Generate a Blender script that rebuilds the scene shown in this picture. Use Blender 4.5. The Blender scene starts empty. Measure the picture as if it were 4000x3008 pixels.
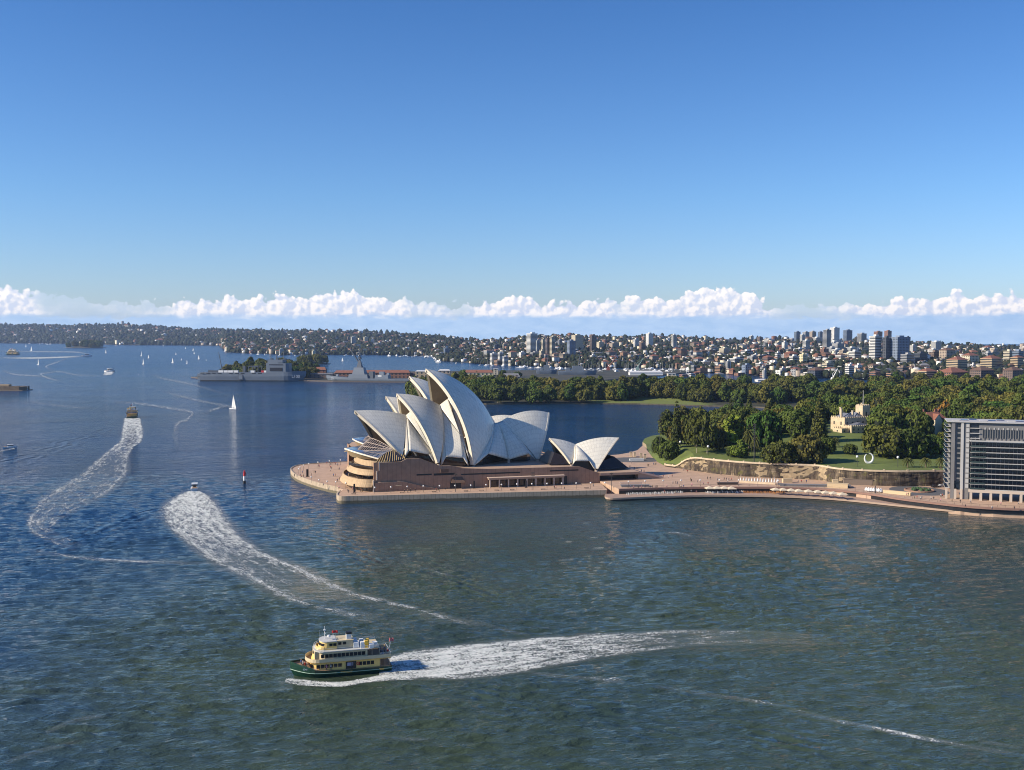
import bpy, bmesh, math, random
import numpy as np
from mathutils import Vector, Matrix, geometry
random.seed(7); RNG = np.random.default_rng(7)
SC = bpy.context.scene
COL = SC.collection
R = math.radians

# ------------------------------------------------------------------ camera
FPX, CAMH, HOR = 4150.0, 87.0, 1300.0            # focal length in picture pixels (4000 wide), eye height, horizon row
PITCH = math.atan((1504 - HOR) / FPX)
cam = bpy.data.cameras.new('camera'); camo = bpy.data.objects.new('camera', cam); COL.objects.link(camo)
cam.sensor_fit = 'HORIZONTAL'; cam.sensor_width = 36; cam.lens = 36 * FPX / 4000
cam.clip_start = 1; cam.clip_end = 60000
camo.location = (0, 0, CAMH); camo.rotation_euler = (math.pi / 2 - PITCH, 0, 0)
SC.camera = camo

# ------------------------------------------------------------------ light
SUN_EL, SUN_AZ = 29.0, 104.0      # azimuth measured from the view direction (+Y) towards the left (-X)
sd = Vector((-math.sin(R(SUN_AZ)) * math.cos(R(SUN_EL)), math.cos(R(SUN_AZ)) * math.cos(R(SUN_EL)), math.sin(R(SUN_EL))))
sun = bpy.data.lights.new('sun', 'SUN'); sun.energy = 5.0; sun.angle = R(0.53); sun.color = (1.0, 0.88, 0.70)
suno = bpy.data.objects.new('sun', sun); COL.objects.link(suno)
suno.rotation_euler = (-sd).to_track_quat('-Z', 'Y').to_euler(); suno.location = (-100, 0, 300)
SC.view_settings.view_transform = 'Standard'; SC.view_settings.look = 'None'
SC.view_settings.gamma = 1; SC.view_settings.exposure = 0.45
SC.cycles.pixel_filter_type = 'BLACKMAN_HARRIS'; SC.cycles.filter_width = 1.05
SC.cycles.max_bounces = 5; SC.cycles.diffuse_bounces = 2; SC.cycles.glossy_bounces = 3
SC.cycles.transmission_bounces = 3; SC.cycles.transparent_max_bounces = 10; SC.cycles.volume_bounces = 0
SC.cycles.caustics_reflective = False; SC.cycles.caustics_refractive = False

# ------------------------------------------------------------------ node helpers
class NT:
    def __init__(s, tree): s.t = tree; s.n = tree.nodes; s.l = tree.links
    def new(s, typ, **kw):
        n = s.n.new(typ)
        for k, v in kw.items(): setattr(n, k, v)
        return n
    def put(s, sock, v):
        if v is None: return
        if isinstance(v, bpy.types.NodeSocket): s.l.new(v, sock)
        else: sock.default_value = v
    def math(s, op, a, b=None, c=None, clamp=False):
        n = s.new('ShaderNodeMath', operation=op); n.use_clamp = clamp
        s.put(n.inputs[0], a); s.put(n.inputs[1], b)
        if c is not None: s.put(n.inputs[2], c)
        return n.outputs[0]
    def vmath(s, op, a, b=None, scale=None):
        n = s.new('ShaderNodeVectorMath', operation=op)
        s.put(n.inputs[0], a); s.put(n.inputs[1], b)
        if scale is not None: s.put(n.inputs['Scale'], scale)
        return n
    def mix(s, fac, a, b, blend='MIX'):
        n = s.new('ShaderNodeMix', data_type='RGBA', blend_type=blend)
        s.put(n.inputs[0], fac); s.put(n.inputs[6], a); s.put(n.inputs[7], b)
        return n.outputs[2]
    def ramp(s, fac, stops, interp='LINEAR'):
        n = s.new('ShaderNodeValToRGB'); n.color_ramp.interpolation = interp
        e = n.color_ramp.elements
        while len(e) > 1: e.remove(e[-1])
        e[0].position = stops[0][0]; e[0].color = stops[0][1]
        for p, c in stops[1:]:
            q = e.new(p); q.color = c
        s.put(n.inputs[0], fac); return n.outputs[0]
    def mapr(s, v, a, b, c=0.0, d=1.0, smooth=False):
        n = s.new('ShaderNodeMapRange'); n.interpolation_type = 'SMOOTHSTEP' if smooth else 'LINEAR'
        for i, q in enumerate((v, a, b, c, d)): s.put(n.inputs[i], q)
        return n.outputs[0]
    def noise(s, vec, scale, detail=2, rough=0.5, dist=0.0, dim='3D'):
        n = s.new('ShaderNodeTexNoise', noise_dimensions=dim)
        s.put(n.inputs['Vector'], vec); s.put(n.inputs['Scale'], scale)
        n.inputs['Detail'].default_value = detail; n.inputs['Roughness'].default_value = rough
        n.inputs['Distortion'].default_value = dist
        return n.outputs[0]
    def scalev(s, vec, xyz):
        return s.vmath('MULTIPLY', vec, xyz).outputs[0]

def g4(c, k=1.0): return (c[0] * k, c[1] * k, c[2] * k, 1)

def world():
    w = bpy.data.worlds.new('World'); SC.world = w; w.use_nodes = True
    t = NT(w.node_tree); t.n.clear()
    out = t.new('ShaderNodeOutputWorld'); bg = t.new('ShaderNodeBackground'); t.l.new(bg.outputs[0], out.inputs[0])
    sky = t.new('ShaderNodeTexSky', sky_type='NISHITA'); sky.sun_disc = False
    sky.sun_elevation = R(SUN_EL); sky.sun_rotation = math.atan2(sd.x, sd.y)
    sky.altitude = 0; sky.air_density = 1.0; sky.dust_density = 0.2; sky.ozone_density = 3.0
    STR = 0.098
    tc = t.new('ShaderNodeTexCoord'); d = tc.outputs['Generated']
    sp = t.new('ShaderNodeSeparateXYZ'); t.l.new(d, sp.inputs[0]); x, y, z = sp.outputs
    az = t.math('ARCTAN2', x, y)                       # 0 ahead, + right
    r = t.math('SQRT', t.math('ADD', t.math('MULTIPLY', x, x), t.math('MULTIPLY', y, y)))
    el = t.math('DIVIDE', z, r)
    cv = t.new('ShaderNodeCombineXYZ'); t.put(cv.inputs[0], az); t.put(cv.inputs[1], el)
    vec = cv.outputs[0]
    # height of the cloud bank against the azimuth
    prof = [(-500,1150),(0,1140),(100,1150),(330,1180),(640,1188),(800,1172),(950,1160),(1100,1164),(1270,1147),(1350,1142),(1440,1158),(1560,1172),(1700,1184),(1860,1188),
            (1900,1176),(2000,1160),(2070,1148),(2110,1176),(2200,1188),(2330,1172),(2450,1160),(2640,1160),(2720,1140),(2745,1126),(2850,1132),(2930,1146),(2975,1182),(3060,1200),
            (3200,1200),(3420,1182),(3520,1178),(3620,1176),(3680,1158),(3745,1146),(3800,1176),(3880,1160),(4000,1152),(4500,1160)]
    fc = t.new('ShaderNodeFloatCurve'); c = fc.mapping.curves[0]
    pts = [((px + 500) / 5000, (1220 - py) / 100) for px, py in prof]
    while len(c.points) < len(pts): c.points.new(0.5, 0.5)
    for q, (a, b) in zip(c.points, pts): q.location = (a, b); q.handle_type = 'VECTOR'
    fc.mapping.update()
    px = t.math('ADD', t.math('MULTIPLY', t.math('TANGENT', az), FPX / 5000), 0.5)
    t.put(fc.inputs['Value'], px); fc.inputs[0].default_value = 1
    top = t.mapr(fc.outputs[0], 0, 1, (HOR - 1220) / FPX, (HOR - 1120) / FPX)
    f2 = t.new('ShaderNodeFloatCurve'); c = f2.mapping.curves[0]
    st = [(-500,.5),(0,.75),(90,.7),(190,.3),(420,.2),(640,.35),(800,.9),(1100,.85),(1350,1),(1480,.9),(1600,.45),(1800,.25),(1880,.8),(2100,.9),(2300,.6),(2550,.75),(2700,.95),(2960,1),(3010,.35),(3150,.15),(3330,.5),(3480,.85),(3700,1),(4000,1),(4500,.7)]
    while len(c.points) < len(st): c.points.new(.5, .5)
    for q, (a, b) in zip(c.points, st): q.location = ((a + 500) / 5000, b); q.handle_type = 'VECTOR'
    f2.mapping.update(); t.put(f2.inputs['Value'], px); f2.inputs[0].default_value = 1; S = f2.outputs[0]
    def bil(v_):
        wv = t.vmath('ADD', v_, t.vmath('SCALE', t.vmath('SUBTRACT', noise_c(v_), (.5, .5, .5)).outputs[0], scale=.006).outputs[0]).outputs[0]; o_ = None
        for sc_, w_ in ((80, .62), (190, .38)):
            vn = t.new('ShaderNodeTexVoronoi', feature='F1', voronoi_dimensions='2D'); t.put(vn.inputs['Vector'], wv); vn.inputs['Scale'].default_value = sc_; q_ = t.math('MULTIPLY', t.math('SUBTRACT', 1.0, vn.outputs['Distance']), w_); o_ = q_ if o_ is None else t.math('ADD', o_, q_)
        return o_
    def noise_c(v_):
        n_ = t.new('ShaderNodeTexNoise'); t.put(n_.inputs['Vector'], v_); n_.inputs['Scale'].default_value = 110; n_.inputs['Detail'].default_value = 2; n_.noise_dimensions = '2D'; return n_.outputs['Color']
    n1 = t.noise(vec, 48, 4, 0.5, 0.3); n2 = bil(vec)
    puff = t.math('ADD', t.math('MULTIPLY', t.math('SUBTRACT', n1, 0.5), 0.016), t.math('MULTIPLY', t.math('SUBTRACT', n2, 0.6), 0.0125))
    edge = t.math('SUBTRACT', t.math('ADD', top, puff), el)
    a_top = t.mapr(edge, -0.0002, 0.0016, smooth=True)
    # sunlit relief of the billows
    off = t.vmath('ADD', vec, (-0.0030, 0.0030, 0)).outputs[0]
    n1b = t.noise(off, 48, 4, 0.5, 0.3); n2b = bil(off)
    rel = t.math('ADD', t.math('SUBTRACT', n1, n1b), t.math('MULTIPLY', t.math('SUBTRACT', n2, n2b), 0.55))
    lit = t.mapr(rel, -0.10, 0.10, 0.0, 1.0)
    # white above, grey-blue flat base below with ragged border
    n3 = t.noise(t.scalev(vec, (1, 3.2, 1)), 42, 4, 0.6, 0.4)
    low = t.math('ADD', el, t.math('MULTIPLY', t.math('SUBTRACT', n3, 0.5), 0.011))
    # sky light seen through the thin hazy parts
    white = t.mapr(low, 0.0125, 0.0185, smooth=True)
    ccol = t.mix(lit, (5.6, 6.1, 7.3, 1), (9.0, 8.5, 8.2, 1))
    gap = t.noise(t.scalev(vec, (1, 2.5, 1)), 14, 4, 0.55)
    S2 = t.mapr(t.math('ADD', S, t.math('MULTIPLY', t.math('SUBTRACT', gap, .5), 1.6)), .15, .7, 0, 1, True)
    ccol = t.mix(S2, (5.3, 6.3, 7.7, 1), ccol)
    base = t.mix(t.mapr(n3, 0.3, 0.7), (3.4, 5.0, 7.2, 1), (4.7, 6.1, 7.9, 1))
    cl = t.mix(white, base, ccol)
    skyc = sky.outputs[0]
    # colour trim of the clear sky so it sits at the photograph's blue
    skyc = t.mix(1.0, skyc, t.ramp(t.mapr(el, 0, 0.42), [(0, (0.74, 0.84, 1.15, 1)), (0.3, (0.56, 0.80, 1.12, 1)), (0.7, (0.38, 0.66, 1.02, 1)), (1, (0.32, 0.60, 0.98, 1))]), 'MULTIPLY')
    a_all = t.math('MULTIPLY', a_top, 1.0)
    a_all = t.math('MULTIPLY', a_all, t.math('MAXIMUM', t.mapr(S2, 0, 1, .45, 1), t.mapr(white, 0, .5, 1, 0)))
    ahead = t.mapr(t.math('ABSOLUTE', az), 0.7, 1.0, 1, 0.5)
    a_all = t.math('MULTIPLY', a_all, ahead)
    fin = t.mix(a_all, skyc, cl)
    t.put(bg.inputs[0], fin); bg.inputs[1].default_value = STR
world()

# ------------------------------------------------------------------ picture-to-place helpers
def ray(px, py):
    u = (px - 2000) / FPX; v = (1504 - py) / FPX
    return np.array([u, math.cos(PITCH) + v * math.sin(PITCH), -math.sin(PITCH) + v * math.cos(PITCH)])
def G(px, py, z=0.0):
    d = ray(px, py); k = (z - CAMH) / d[2]; return np.array([d[0] * k, d[1] * k, z])
def G2(px, py, z=0.0): return tuple(G(px, py, z)[:2])
def at(px, py, Y):
    d = ray(px, py); k = Y / d[1]; return np.array([0, 0, CAMH]) + d * k
def zat(py, Y): return at(2000, py, Y)[2]
def inpoly(x, y, poly):
    x = np.asarray(x, float); y = np.asarray(y, float); r = np.zeros(x.shape, bool)
    n = len(poly)
    for i in range(n):
        x0, y0 = poly[i]; x1, y1 = poly[(i + 1) % n]
        if y0 == y1: continue
        c = ((y0 > y) != (y1 > y)) & (x < (x1 - x0) * (y - y0) / (y1 - y0) + x0)
        r ^= c
    return r
def linedist(x, y, pts, closed=False):
    x = np.asarray(x, float); y = np.asarray(y, float); best = np.full(x.shape, 1e9)
    n = len(pts)
    for i in range(n if closed else n - 1):
        x0, y0 = pts[i][:2]; x1, y1 = pts[(i + 1) % n][:2]
        dx, dy = x1 - x0, y1 - y0; L = dx * dx + dy * dy + 1e-9
        k = np.clip(((x - x0) * dx + (y - y0) * dy) / L, 0, 1)
        best = np.minimum(best, np.hypot(x - x0 - k * dx, y - y0 - k * dy))
    return best
def sstep(v, a, b):
    t = np.clip((v - a) / (b - a), 0, 1); return t * t * (3 - 2 * t)

# ------------------------------------------------------------------ objects
def tag(o, label=None, cat=None, group=None, kind=None):
    if label: o['label'] = label
    if cat: o['category'] = cat
    if group: o['group'] = group
    if kind: o['kind'] = kind
    return o
def empty(name, loc=(0, 0, 0), rz=0.0, label=None, cat=None, group=None, parent=None):
    o = bpy.data.objects.new(name, None); COL.objects.link(o); o.empty_display_size = 1
    o.location = loc; o.rotation_euler = (0, 0, rz)
    if parent: o.parent = parent
    return tag(o, label, cat, group)
def copy_tree(o, loc=None, rz=None, sc=None, label=None, group=None, parent=None):
    c = o.copy(); COL.objects.link(c)
    if parent is not None: c.parent = parent
    if loc is not None: c.location = loc
    if rz is not None: c.rotation_euler = (0, 0, rz)
    if sc is not None: c.scale = sc if hasattr(sc, '__len__') else (sc,) * 3
    if label: c['label'] = label
    if group: c['group'] = group
    for ch in KIDS.get(o.name, []): copy_tree(ch, parent=c)
    if o.name in KIDS and parent is not None: pass
    return c
KIDS = {}

class MB:
    """collects shapes, then links them as one mesh object"""
    def __init__(s): s.v = []; s.f = []; s.m = []; s.uv = {}
    def add(s, vs, fs, m=0):
        b = len(s.v); s.v.extend([tuple(map(float, q)) for q in vs])
        for f in fs: s.f.append(tuple(b + i for i in f)); s.m.append(m)
        return b
    def box(s, c, d, rz=0, m=0, taper=1.0):
        x, y, z = c; a, b, h = d[0] / 2, d[1] / 2, d[2] / 2; cs, sn = math.cos(rz), math.sin(rz); vs = []
        for zz in (-h, h):
            k = 1 if zz < 0 else taper
            for sx, sy in ((-1, -1), (1, -1), (1, 1), (-1, 1)):
                vs.append((x + sx * a * k * cs - sy * b * k * sn, y + sx * a * k * sn + sy * b * k * cs, z + zz))
        s.add(vs, [(3, 2, 1, 0), (4, 5, 6, 7), (0, 1, 5, 4), (1, 2, 6, 5), (2, 3, 7, 6), (3, 0, 4, 7)], m); return s
    def prism(s, poly, z0, z1, m=0, mtop=None, bottom=True):
        n = len(poly)
        if sum(poly[i][0] * poly[(i + 1) % n][1] - poly[(i + 1) % n][0] * poly[i][1] for i in range(n)) < 0: poly = poly[::-1]
        zt = z1 if hasattr(z1, '__len__') else [z1] * n
        vs = [(p[0], p[1], z0) for p in poly] + [(p[0], p[1], zt[i]) for i, p in enumerate(poly)]
        s.add(vs, [(i, (i + 1) % n, n + (i + 1) % n, n + i) for i in range(n)], m)
        tri = geometry.tessellate_polygon([[Vector((p[0], p[1], 0)) for p in poly]])
        tri = [t if Vector((poly[t[1]][0] - poly[t[0]][0], poly[t[1]][1] - poly[t[0]][1])).cross(Vector((poly[t[2]][0] - poly[t[0]][0], poly[t[2]][1] - poly[t[0]][1]))) > 0 else t[::-1] for t in tri]
        s.add([(p[0], p[1], zt[i]) for i, p in enumerate(poly)], tri, m if mtop is None else mtop)
        if bottom: s.add([(p[0], p[1], z0) for p in poly], [t[::-1] for t in tri], m)
        return s
    def tube(s, p0, p1, r0, r1=None, n=8, m=0, caps=True):
        r1 = r0 if r1 is None else r1
        p0 = Vector(p0); p1 = Vector(p1); d = (p1 - p0).normalized()
        u = d.orthogonal().normalized(); w = d.cross(u)
        vs = [p0 + (u * math.cos(2 * math.pi * i / n) + w * math.sin(2 * math.pi * i / n)) * r0 for i in range(n)]
        vs += [p1 + (u * math.cos(2 * math.pi * i / n) + w * math.sin(2 * math.pi * i / n)) * r1 for i in range(n)]
        fs = [(i, (i + 1) % n, n + (i + 1) % n, n + i) for i in range(n)]
        if caps: fs += [tuple(range(n))[::-1], tuple(range(n, 2 * n))]
        s.add(vs, fs, m); return s
    def lathe(s, c, prof, n=16, m=0):
        x, y, z = c; vs = []; k = len(prof)
        for r, h in prof:
            for i in range(n): vs.append((x + r * math.cos(2 * math.pi * i / n), y + r * math.sin(2 * math.pi * i / n), z + h))
        fs = [(j * n + i, j * n + (i + 1) % n, (j + 1) * n + (i + 1) % n, (j + 1) * n + i) for j in range(k - 1) for i in range(n)]
        fs += [tuple(range(n))[::-1], tuple(range((k - 1) * n, k * n))]
        s.add(vs, fs, m); return s
    def grid(s, P, m=0, closed=False):
        """P[j][i] rows of points"""
        h = len(P); w = len(P[0]); vs = [q for r in P for q in r]
        fs = []
        for j in range(h - 1):
            for i in range(w if closed else w - 1):
                i2 = (i + 1) % w; fs.append((j * w + i, j * w + i2, (j + 1) * w + i2, (j + 1) * w + i))
        s.add(vs, fs, m); return s
    def mesh(s, name, mats, smooth=False):
        me = bpy.data.meshes.new(name); me.from_pydata(s.v, [], s.f)
        for q in (mats if isinstance(mats, (list, tuple)) else [mats]): me.materials.append(q)
        if s.f: me.polygons.foreach_set('material_index', s.m)
        if smooth: me.polygons.foreach_set('use_smooth', [True] * len(s.f))
        me.update(); return me
    def build(s, name, mats, parent=None, smooth=False, loc=None, rz=None):
        o = bpy.data.objects.new(name, s.mesh(name, mats, smooth)); COL.objects.link(o)
        if parent:
            o.parent = parent; KIDS.setdefault(parent.name, []).append(o)
        if loc is not None: o.location = loc
        if rz is not None: o.rotation_euler = (0, 0, rz)
        return o
def put(name, me, parent=None, loc=None):
    o = bpy.data.objects.new(name, me); COL.objects.link(o)
    if parent: o.parent = parent; KIDS.setdefault(parent.name, []).append(o)
    if loc is not None: o.location = loc
    return o
def fast_mesh(name, V, F, mats, smooth=False, mi=None):
    """numpy verts (n,3), faces (m,k)"""
    V = np.ascontiguousarray(V, dtype=np.float32); F = np.ascontiguousarray(F, dtype=np.int32); k = F.shape[1]
    me = bpy.data.meshes.new(name); me.vertices.add(len(V)); me.vertices.foreach_set('co', V.ravel())
    me.loops.add(F.size); me.loops.foreach_set('vertex_index', F.ravel())
    me.polygons.add(len(F)); me.polygons.foreach_set('loop_start', np.arange(0, F.size, k, dtype=np.int32))
    try: me.polygons.foreach_set('loop_total', np.full(len(F), k, dtype=np.int32))
    except Exception: pass
    for q in (mats if isinstance(mats, (list, tuple)) else [mats]): me.materials.append(q)
    if mi is not None: me.polygons.foreach_set('material_index', np.asarray(mi, dtype=np.int32))
    if smooth: me.polygons.foreach_set('use_smooth', np.ones(len(F), bool))
    me.update(calc_edges=True); me.validate(); return me

# ------------------------------------------------------------------ materials
MATS = {}
def mat(name, col, rough=0.6, metal=0.0, var=0.0, vscale=1.0, bump=0.0, bscale=8.0, spec=0.5, emit=None):
    if name in MATS: return MATS[name]
    m = bpy.data.materials.new(name); m.use_nodes = True; t = NT(m.node_tree); b = t.n['Principled BSDF']
    b.inputs['Roughness'].default_value = rough; b.inputs['Metallic'].default_value = metal
    b.inputs['Specular IOR Level'].default_value = spec
    tc = t.new('ShaderNodeTexCoord').outputs['Object']
    if var:
        n = t.noise(tc, vscale, 5, 0.6)
        t.put(b.inputs['Base Color'], t.mix(t.mapr(n, 0.3, 0.7), g4(col, 1 - var), g4(col, 1 + var)))
    else: b.inputs['Base Color'].default_value = g4(col)
    if bump:
        bp = t.new('ShaderNodeBump'); bp.inputs['Strength'].default_value = 0.6; bp.inputs['Distance'].default_value = bump
        t.put(bp.inputs['Height'], t.noise(tc, bscale, 4, 0.6)); t.l.new(bp.outputs[0], b.inputs['Normal'])
    MATS[name] = m; return m
# ================================================================== WATER
def make_water():
    m = bpy.data.materials.new('harbour_water'); m.use_nodes = True; t = NT(m.node_tree); b = t.n['Principled BSDF']
    geo = t.new('ShaderNodeNewGeometry'); P = geo.outputs['Position']
    sp = t.new('ShaderNodeSeparateXYZ'); t.l.new(P, sp.inputs[0]); X, Y, _ = sp.outputs
    big = t.noise(P, 0.006, 3, 0.5); mid = t.noise(P, 0.03, 3, 0.5)
    # base colour: turbid green inside the cove, bluer out in the fairway
    cx, cy = 70.0, 420.0
    dx = t.math('DIVIDE', t.math('SUBTRACT', X, 95.0), 255.0); dy = t.math('DIVIDE', t.math('SUBTRACT', Y, 300.0), 300.0)
    rr = t.math('SQRT', t.math('ADD', t.math('MULTIPLY', dx, dx), t.math('MULTIPLY', dy, dy)))
    rr = t.math('ADD', rr, t.math('MULTIPLY', t.math('SUBTRACT', mid, 0.5), 0.5))
    turb = t.mapr(rr, 0.55, 1.35, 1, 0, smooth=True)
    col = t.mix(turb, (0.007, 0.044, 0.130, 1), (0.056, 0.076, 0.036, 1))
    col = t.mix(t.mapr(big, 0.35, 0.65), col, t.mix(0.55, col, (0.010, 0.036, 0.060, 1)))
    t.put(b.inputs['Base Color'], col)
    b.inputs['IOR'].default_value = 1.333
    dist = t.vmath('LENGTH', P).outputs['Value']
    t.put(b.inputs['Roughness'], t.mapr(dist, 200, 3000, 0.05, 0.20))
    # ripples: wind chop in several sizes, calmer patches, long wake ridges
    rot = t.new('ShaderNodeVectorRotate', rotation_type='Z_AXIS'); rot.inputs['Angle'].default_value = R(-12); t.put(rot.inputs['Vector'], P)
    Q = rot.outputs[0]
    wp = t.vmath('ADD', t.scalev(Q, (0.40, 1, 1)), t.scalev(t.vmath('SUBTRACT', t.new('ShaderNodeTexNoise').outputs['Color'], (0.5, 0.5, 0.5)).outputs[0], (0, 0, 0))).outputs[0]
    h = t.math('MULTIPLY', t.noise(wp, 0.42, 3, 0.55, 0.4), 0.85)
    h = t.math('ADD', h, t.math('MULTIPLY', t.noise(wp, 1.25, 3, 0.6, 0.5), 0.45))
    h = t.math('ADD', h, t.math('MULTIPLY', t.noise(wp, 0.17, 3, 0.5, 0.2), 1.5))
    calm = t.mapr(t.noise(P, 0.011, 3, 0.55, 0.5), 0.38, 0.62, 0.62, 1.15)
    shel = t.math('MULTIPLY', t.math('MULTIPLY', t.mapr(X, -150, -60, 0, 1, True), t.mapr(Y, 330, 470, 0, 1, True)), t.mapr(Y, 570, 620, 1, 0)); calm = t.math('MULTIPLY', calm, t.mapr(shel, 0, 1, 1, .45))
    h = t.math('MULTIPLY', h, calm)
    patchy = t.noise(P, .045, 4, .6, .4)
    def train(h, p0, p1, lam, width, amp, w1=None):
        """parallel ridges along the line p0-p1"""
        p0 = np.array(p0[:2]); p1 = np.array(p1[:2]); L = float(np.linalg.norm(p1 - p0)); e = (p1 - p0) / L; nn = np.array([-e[1], e[0]])
        a = t.math('ADD', t.math('ADD', t.math('MULTIPLY', X, e[0]), t.math('MULTIPLY', Y, e[1])), -float(p0 @ e))
        q = t.math('ADD', t.math('ADD', t.math('MULTIPLY', X, nn[0]), t.math('MULTIPLY', Y, nn[1])), -float(p0 @ nn))
        q = t.math('ADD', q, t.math('MULTIPLY', t.math('SUBTRACT', mid, 0.5), lam * 3.2))
        w = t.mapr(a, 0, L, width, w1 or width * 2)
        g = t.math('EXPONENT', t.math('MULTIPLY', t.math('POWER', t.math('ABSOLUTE', t.math('DIVIDE', q, w)), 2), -1))
        win = t.math('MULTIPLY', t.mapr(a, 0, L * .08, 0, 1, True), t.mapr(a, L * .6, L, 1, 0, True))
        s = t.math('MULTIPLY', t.math('SINE', t.math('MULTIPLY', q, 2 * math.pi / lam)), t.mapr(patchy, .42, .62, .1, 1.0))
        return t.math('ADD', h, t.math('MULTIPLY', t.math('MULTIPLY', s, t.math('MULTIPLY', g, win)), amp))
    h = train(h, G(470, 1660), G(-500, 1990), 9, 10, 0.55, 20)
    h = train(h, G(650, 1985), G(100, 2190), 6, 6, 0.45, 15)
    h = train(h, G(1125, 2610), G(700, 2250), 4.5, 6, 0.10, 15)
    h = train(h, G(1500, 2660), G(4300, 3060), 4.4, 6, 0.36, 20)
    h = train(h, G(1700, 2540), G(4100, 2290), 5.0, 8, 0.22, 22)
    h = train(h, G(870, 2000), G(2300, 2420), 5.0, 7, 0.22, 16)
    h = train(h, G(1000, 2900), G(-400, 2650), 5.0, 10, 0.18, 26)
    h = train(h, G(2300, 2050), G(3900, 2600), 7.0, 22, 0.16, 40)
    bp = t.new('ShaderNodeBump'); t.put(bp.inputs['Height'], h); bp.inputs['Distance'].default_value = 3.2
    t.put(bp.inputs['Strength'], t.mapr(dist, 250, 750, 0.42, 0.95)); t.l.new(bp.outputs[0], b.inputs['Normal'])
    for n in [n for n in t.n if n.type == 'TEX_NOISE' and not n.inputs['Vector'].is_linked]: pass
    # the near water is really wavy: a fine sheet displaced by a wind sea, calmer inside the churned wakes
    ys = [203.0]
    while ys[-1] < 700: ys.append(ys[-1] + .55 * (ys[-1] / 250) ** 1.6)
    ys = np.array(ys); nx = 760; S = np.linspace(-.60, .60, nx); X_ = (S[None] * ys[:, None]); Y_ = np.repeat(ys[:, None], nx, 1)
    g = np.random.default_rng(12); Z_ = np.zeros_like(X_)
    for i in range(46):
        lam = 2.2 * (8.0 / 2.2) ** g.random(); th = R(g.normal(-9, 17)); kx, ky = math.sin(th) * 2 * math.pi / lam, math.cos(th) * 2 * math.pi / lam
        env = 1 + .55 * np.sin(X_ * g.uniform(.01, .05) + Y_ * g.uniform(-.03, .03) + g.uniform(0, 6)); Z_ += .0062 * lam * env * np.sin(kx * X_ + ky * Y_ + g.uniform(0, 6.3) + 1.2 * np.sin(X_ * g.uniform(.02, .07) + g.uniform(0, 6)))
    Z_ = Z_ + .25 * np.abs(Z_) * Z_ / .1
    Z_ *= (1 - .6 * sstep(X_, -150, -60) * sstep(Y_, 330, 470)) * (.6 + .55 * sstep(np.sin(X_ * .019 + Y_ * .011 + 2 * np.sin(Y_ * .013)) + .6 * np.sin(X_ * .043 - Y_ * .021), -.6, .9))
    for (p0, p1, lam, wd, w1, am) in TRAINS:
        p0 = G(*p0)[:2]; p1 = G(*p1)[:2]; L = np.linalg.norm(p1 - p0); e = (p1 - p0) / L; a_ = (X_ - p0[0]) * e[0] + (Y_ - p0[1]) * e[1]; q_ = -(X_ - p0[0]) * e[1] + (Y_ - p0[1]) * e[0]; q_ = q_ + 1.5 * np.sin(a_ * .06) + .8 * np.sin(a_ * .17 + 1)
        w_ = wd + (w1 - wd) * np.clip(a_ / L, 0, 1); Z_ += am * np.sin(2 * math.pi * q_ / lam) * np.exp(-(q_ / w_) ** 2) * sstep(a_, 0, L * .1) * (1 - sstep(a_, L * .65, L)) * (.55 + .45 * np.sin(a_ * .21 + q_ * .3))
    Z_ *= (1 - sstep(Y_, 500, 695)) * sstep(Y_, 203, 206) * (1 - sstep(np.abs(S)[None] * np.ones_like(Y_), .57, .60)) * .58
    calm_m = np.zeros_like(X_)
    for poly in CALM:
        P_ = [G2(*q) for q in poly]; d_ = linedist(X_, Y_, P_, True); ins = inpoly(X_, Y_, P_); calm_m = np.maximum(calm_m, np.where(ins, 1, 1 - sstep(d_, 0, 4)))
    Z_ = Z_ * (1 - .93 * calm_m)
    V = np.stack([X_, Y_, Z_], -1).reshape(-1, 3); idx = np.arange(V.shape[0]).reshape(X_.shape); F = np.stack([idx[:-1, :-1], idx[:-1, 1:], idx[1:, 1:], idx[1:, :-1]], -1).reshape(-1, 4)
    yl = [float(ys[0]), float(ys[-1])]; ex = [(-9000, -160, 0), (9000, -160, 0), (9000, yl[0], 0), (-9000, yl[0], 0), (.6 * yl[0], yl[0], 0), (9000, yl[1], 0), (.6 * yl[1], yl[1], 0), (-.6 * yl[0], yl[0], 0), (-9000, yl[1], 0), (-.6 * yl[1], yl[1], 0), (9000, 8200, 0), (-9000, 8200, 0), (-1100, 8200, 0), (-1300, 9800, 0), (-9000, 9800, 0)]
    b0 = len(V); V = np.concatenate([V, np.array(ex, float)]); F = np.concatenate([F, b0 + np.array([(0, 1, 2, 3), (4, 2, 5, 6), (3, 7, 9, 8), (8, 5, 10, 11), (11, 12, 13, 14)])])
    o = put('water', fast_mesh('water', V, F, m, True)); tag(o, kind='structure', label='choppy blue-green harbour water')
TRAINS = [((470, 1660), (-500, 1990), 9, 10, 20, .45), ((650, 1985), (100, 2190), 6, 6, 14, .35), ((1500, 2665), (4300, 3060), 4.4, 6, 18, .24), ((1700, 2535), (4100, 2290), 5, 7, 20, .2), ((860, 1990), (2300, 2420), 5, 6, 14, .22), ((1125, 2625), (-300, 2420), 5, 6, 18, .2), ((800, 2300), (100, 2900), 5.5, 9, 22, .14), ((2000, 2200), (3900, 2420), 6, 9, 22, .10)]
CALM = [[(1100, 2645), (1490, 2570), (1750, 2520), (2100, 2485), (2700, 2455), (3150, 2470), (3150, 2530), (2500, 2555), (2100, 2620), (1750, 2660), (1500, 2668), (1110, 2690)],
        [(722, 1915), (635, 1965), (625, 2020), (680, 2085), (814, 2195), (959, 2268), (1085, 2340), (1500, 2340), (1176, 2210), (975, 2110), (890, 2020), (800, 1915)]]
make_water()

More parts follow.
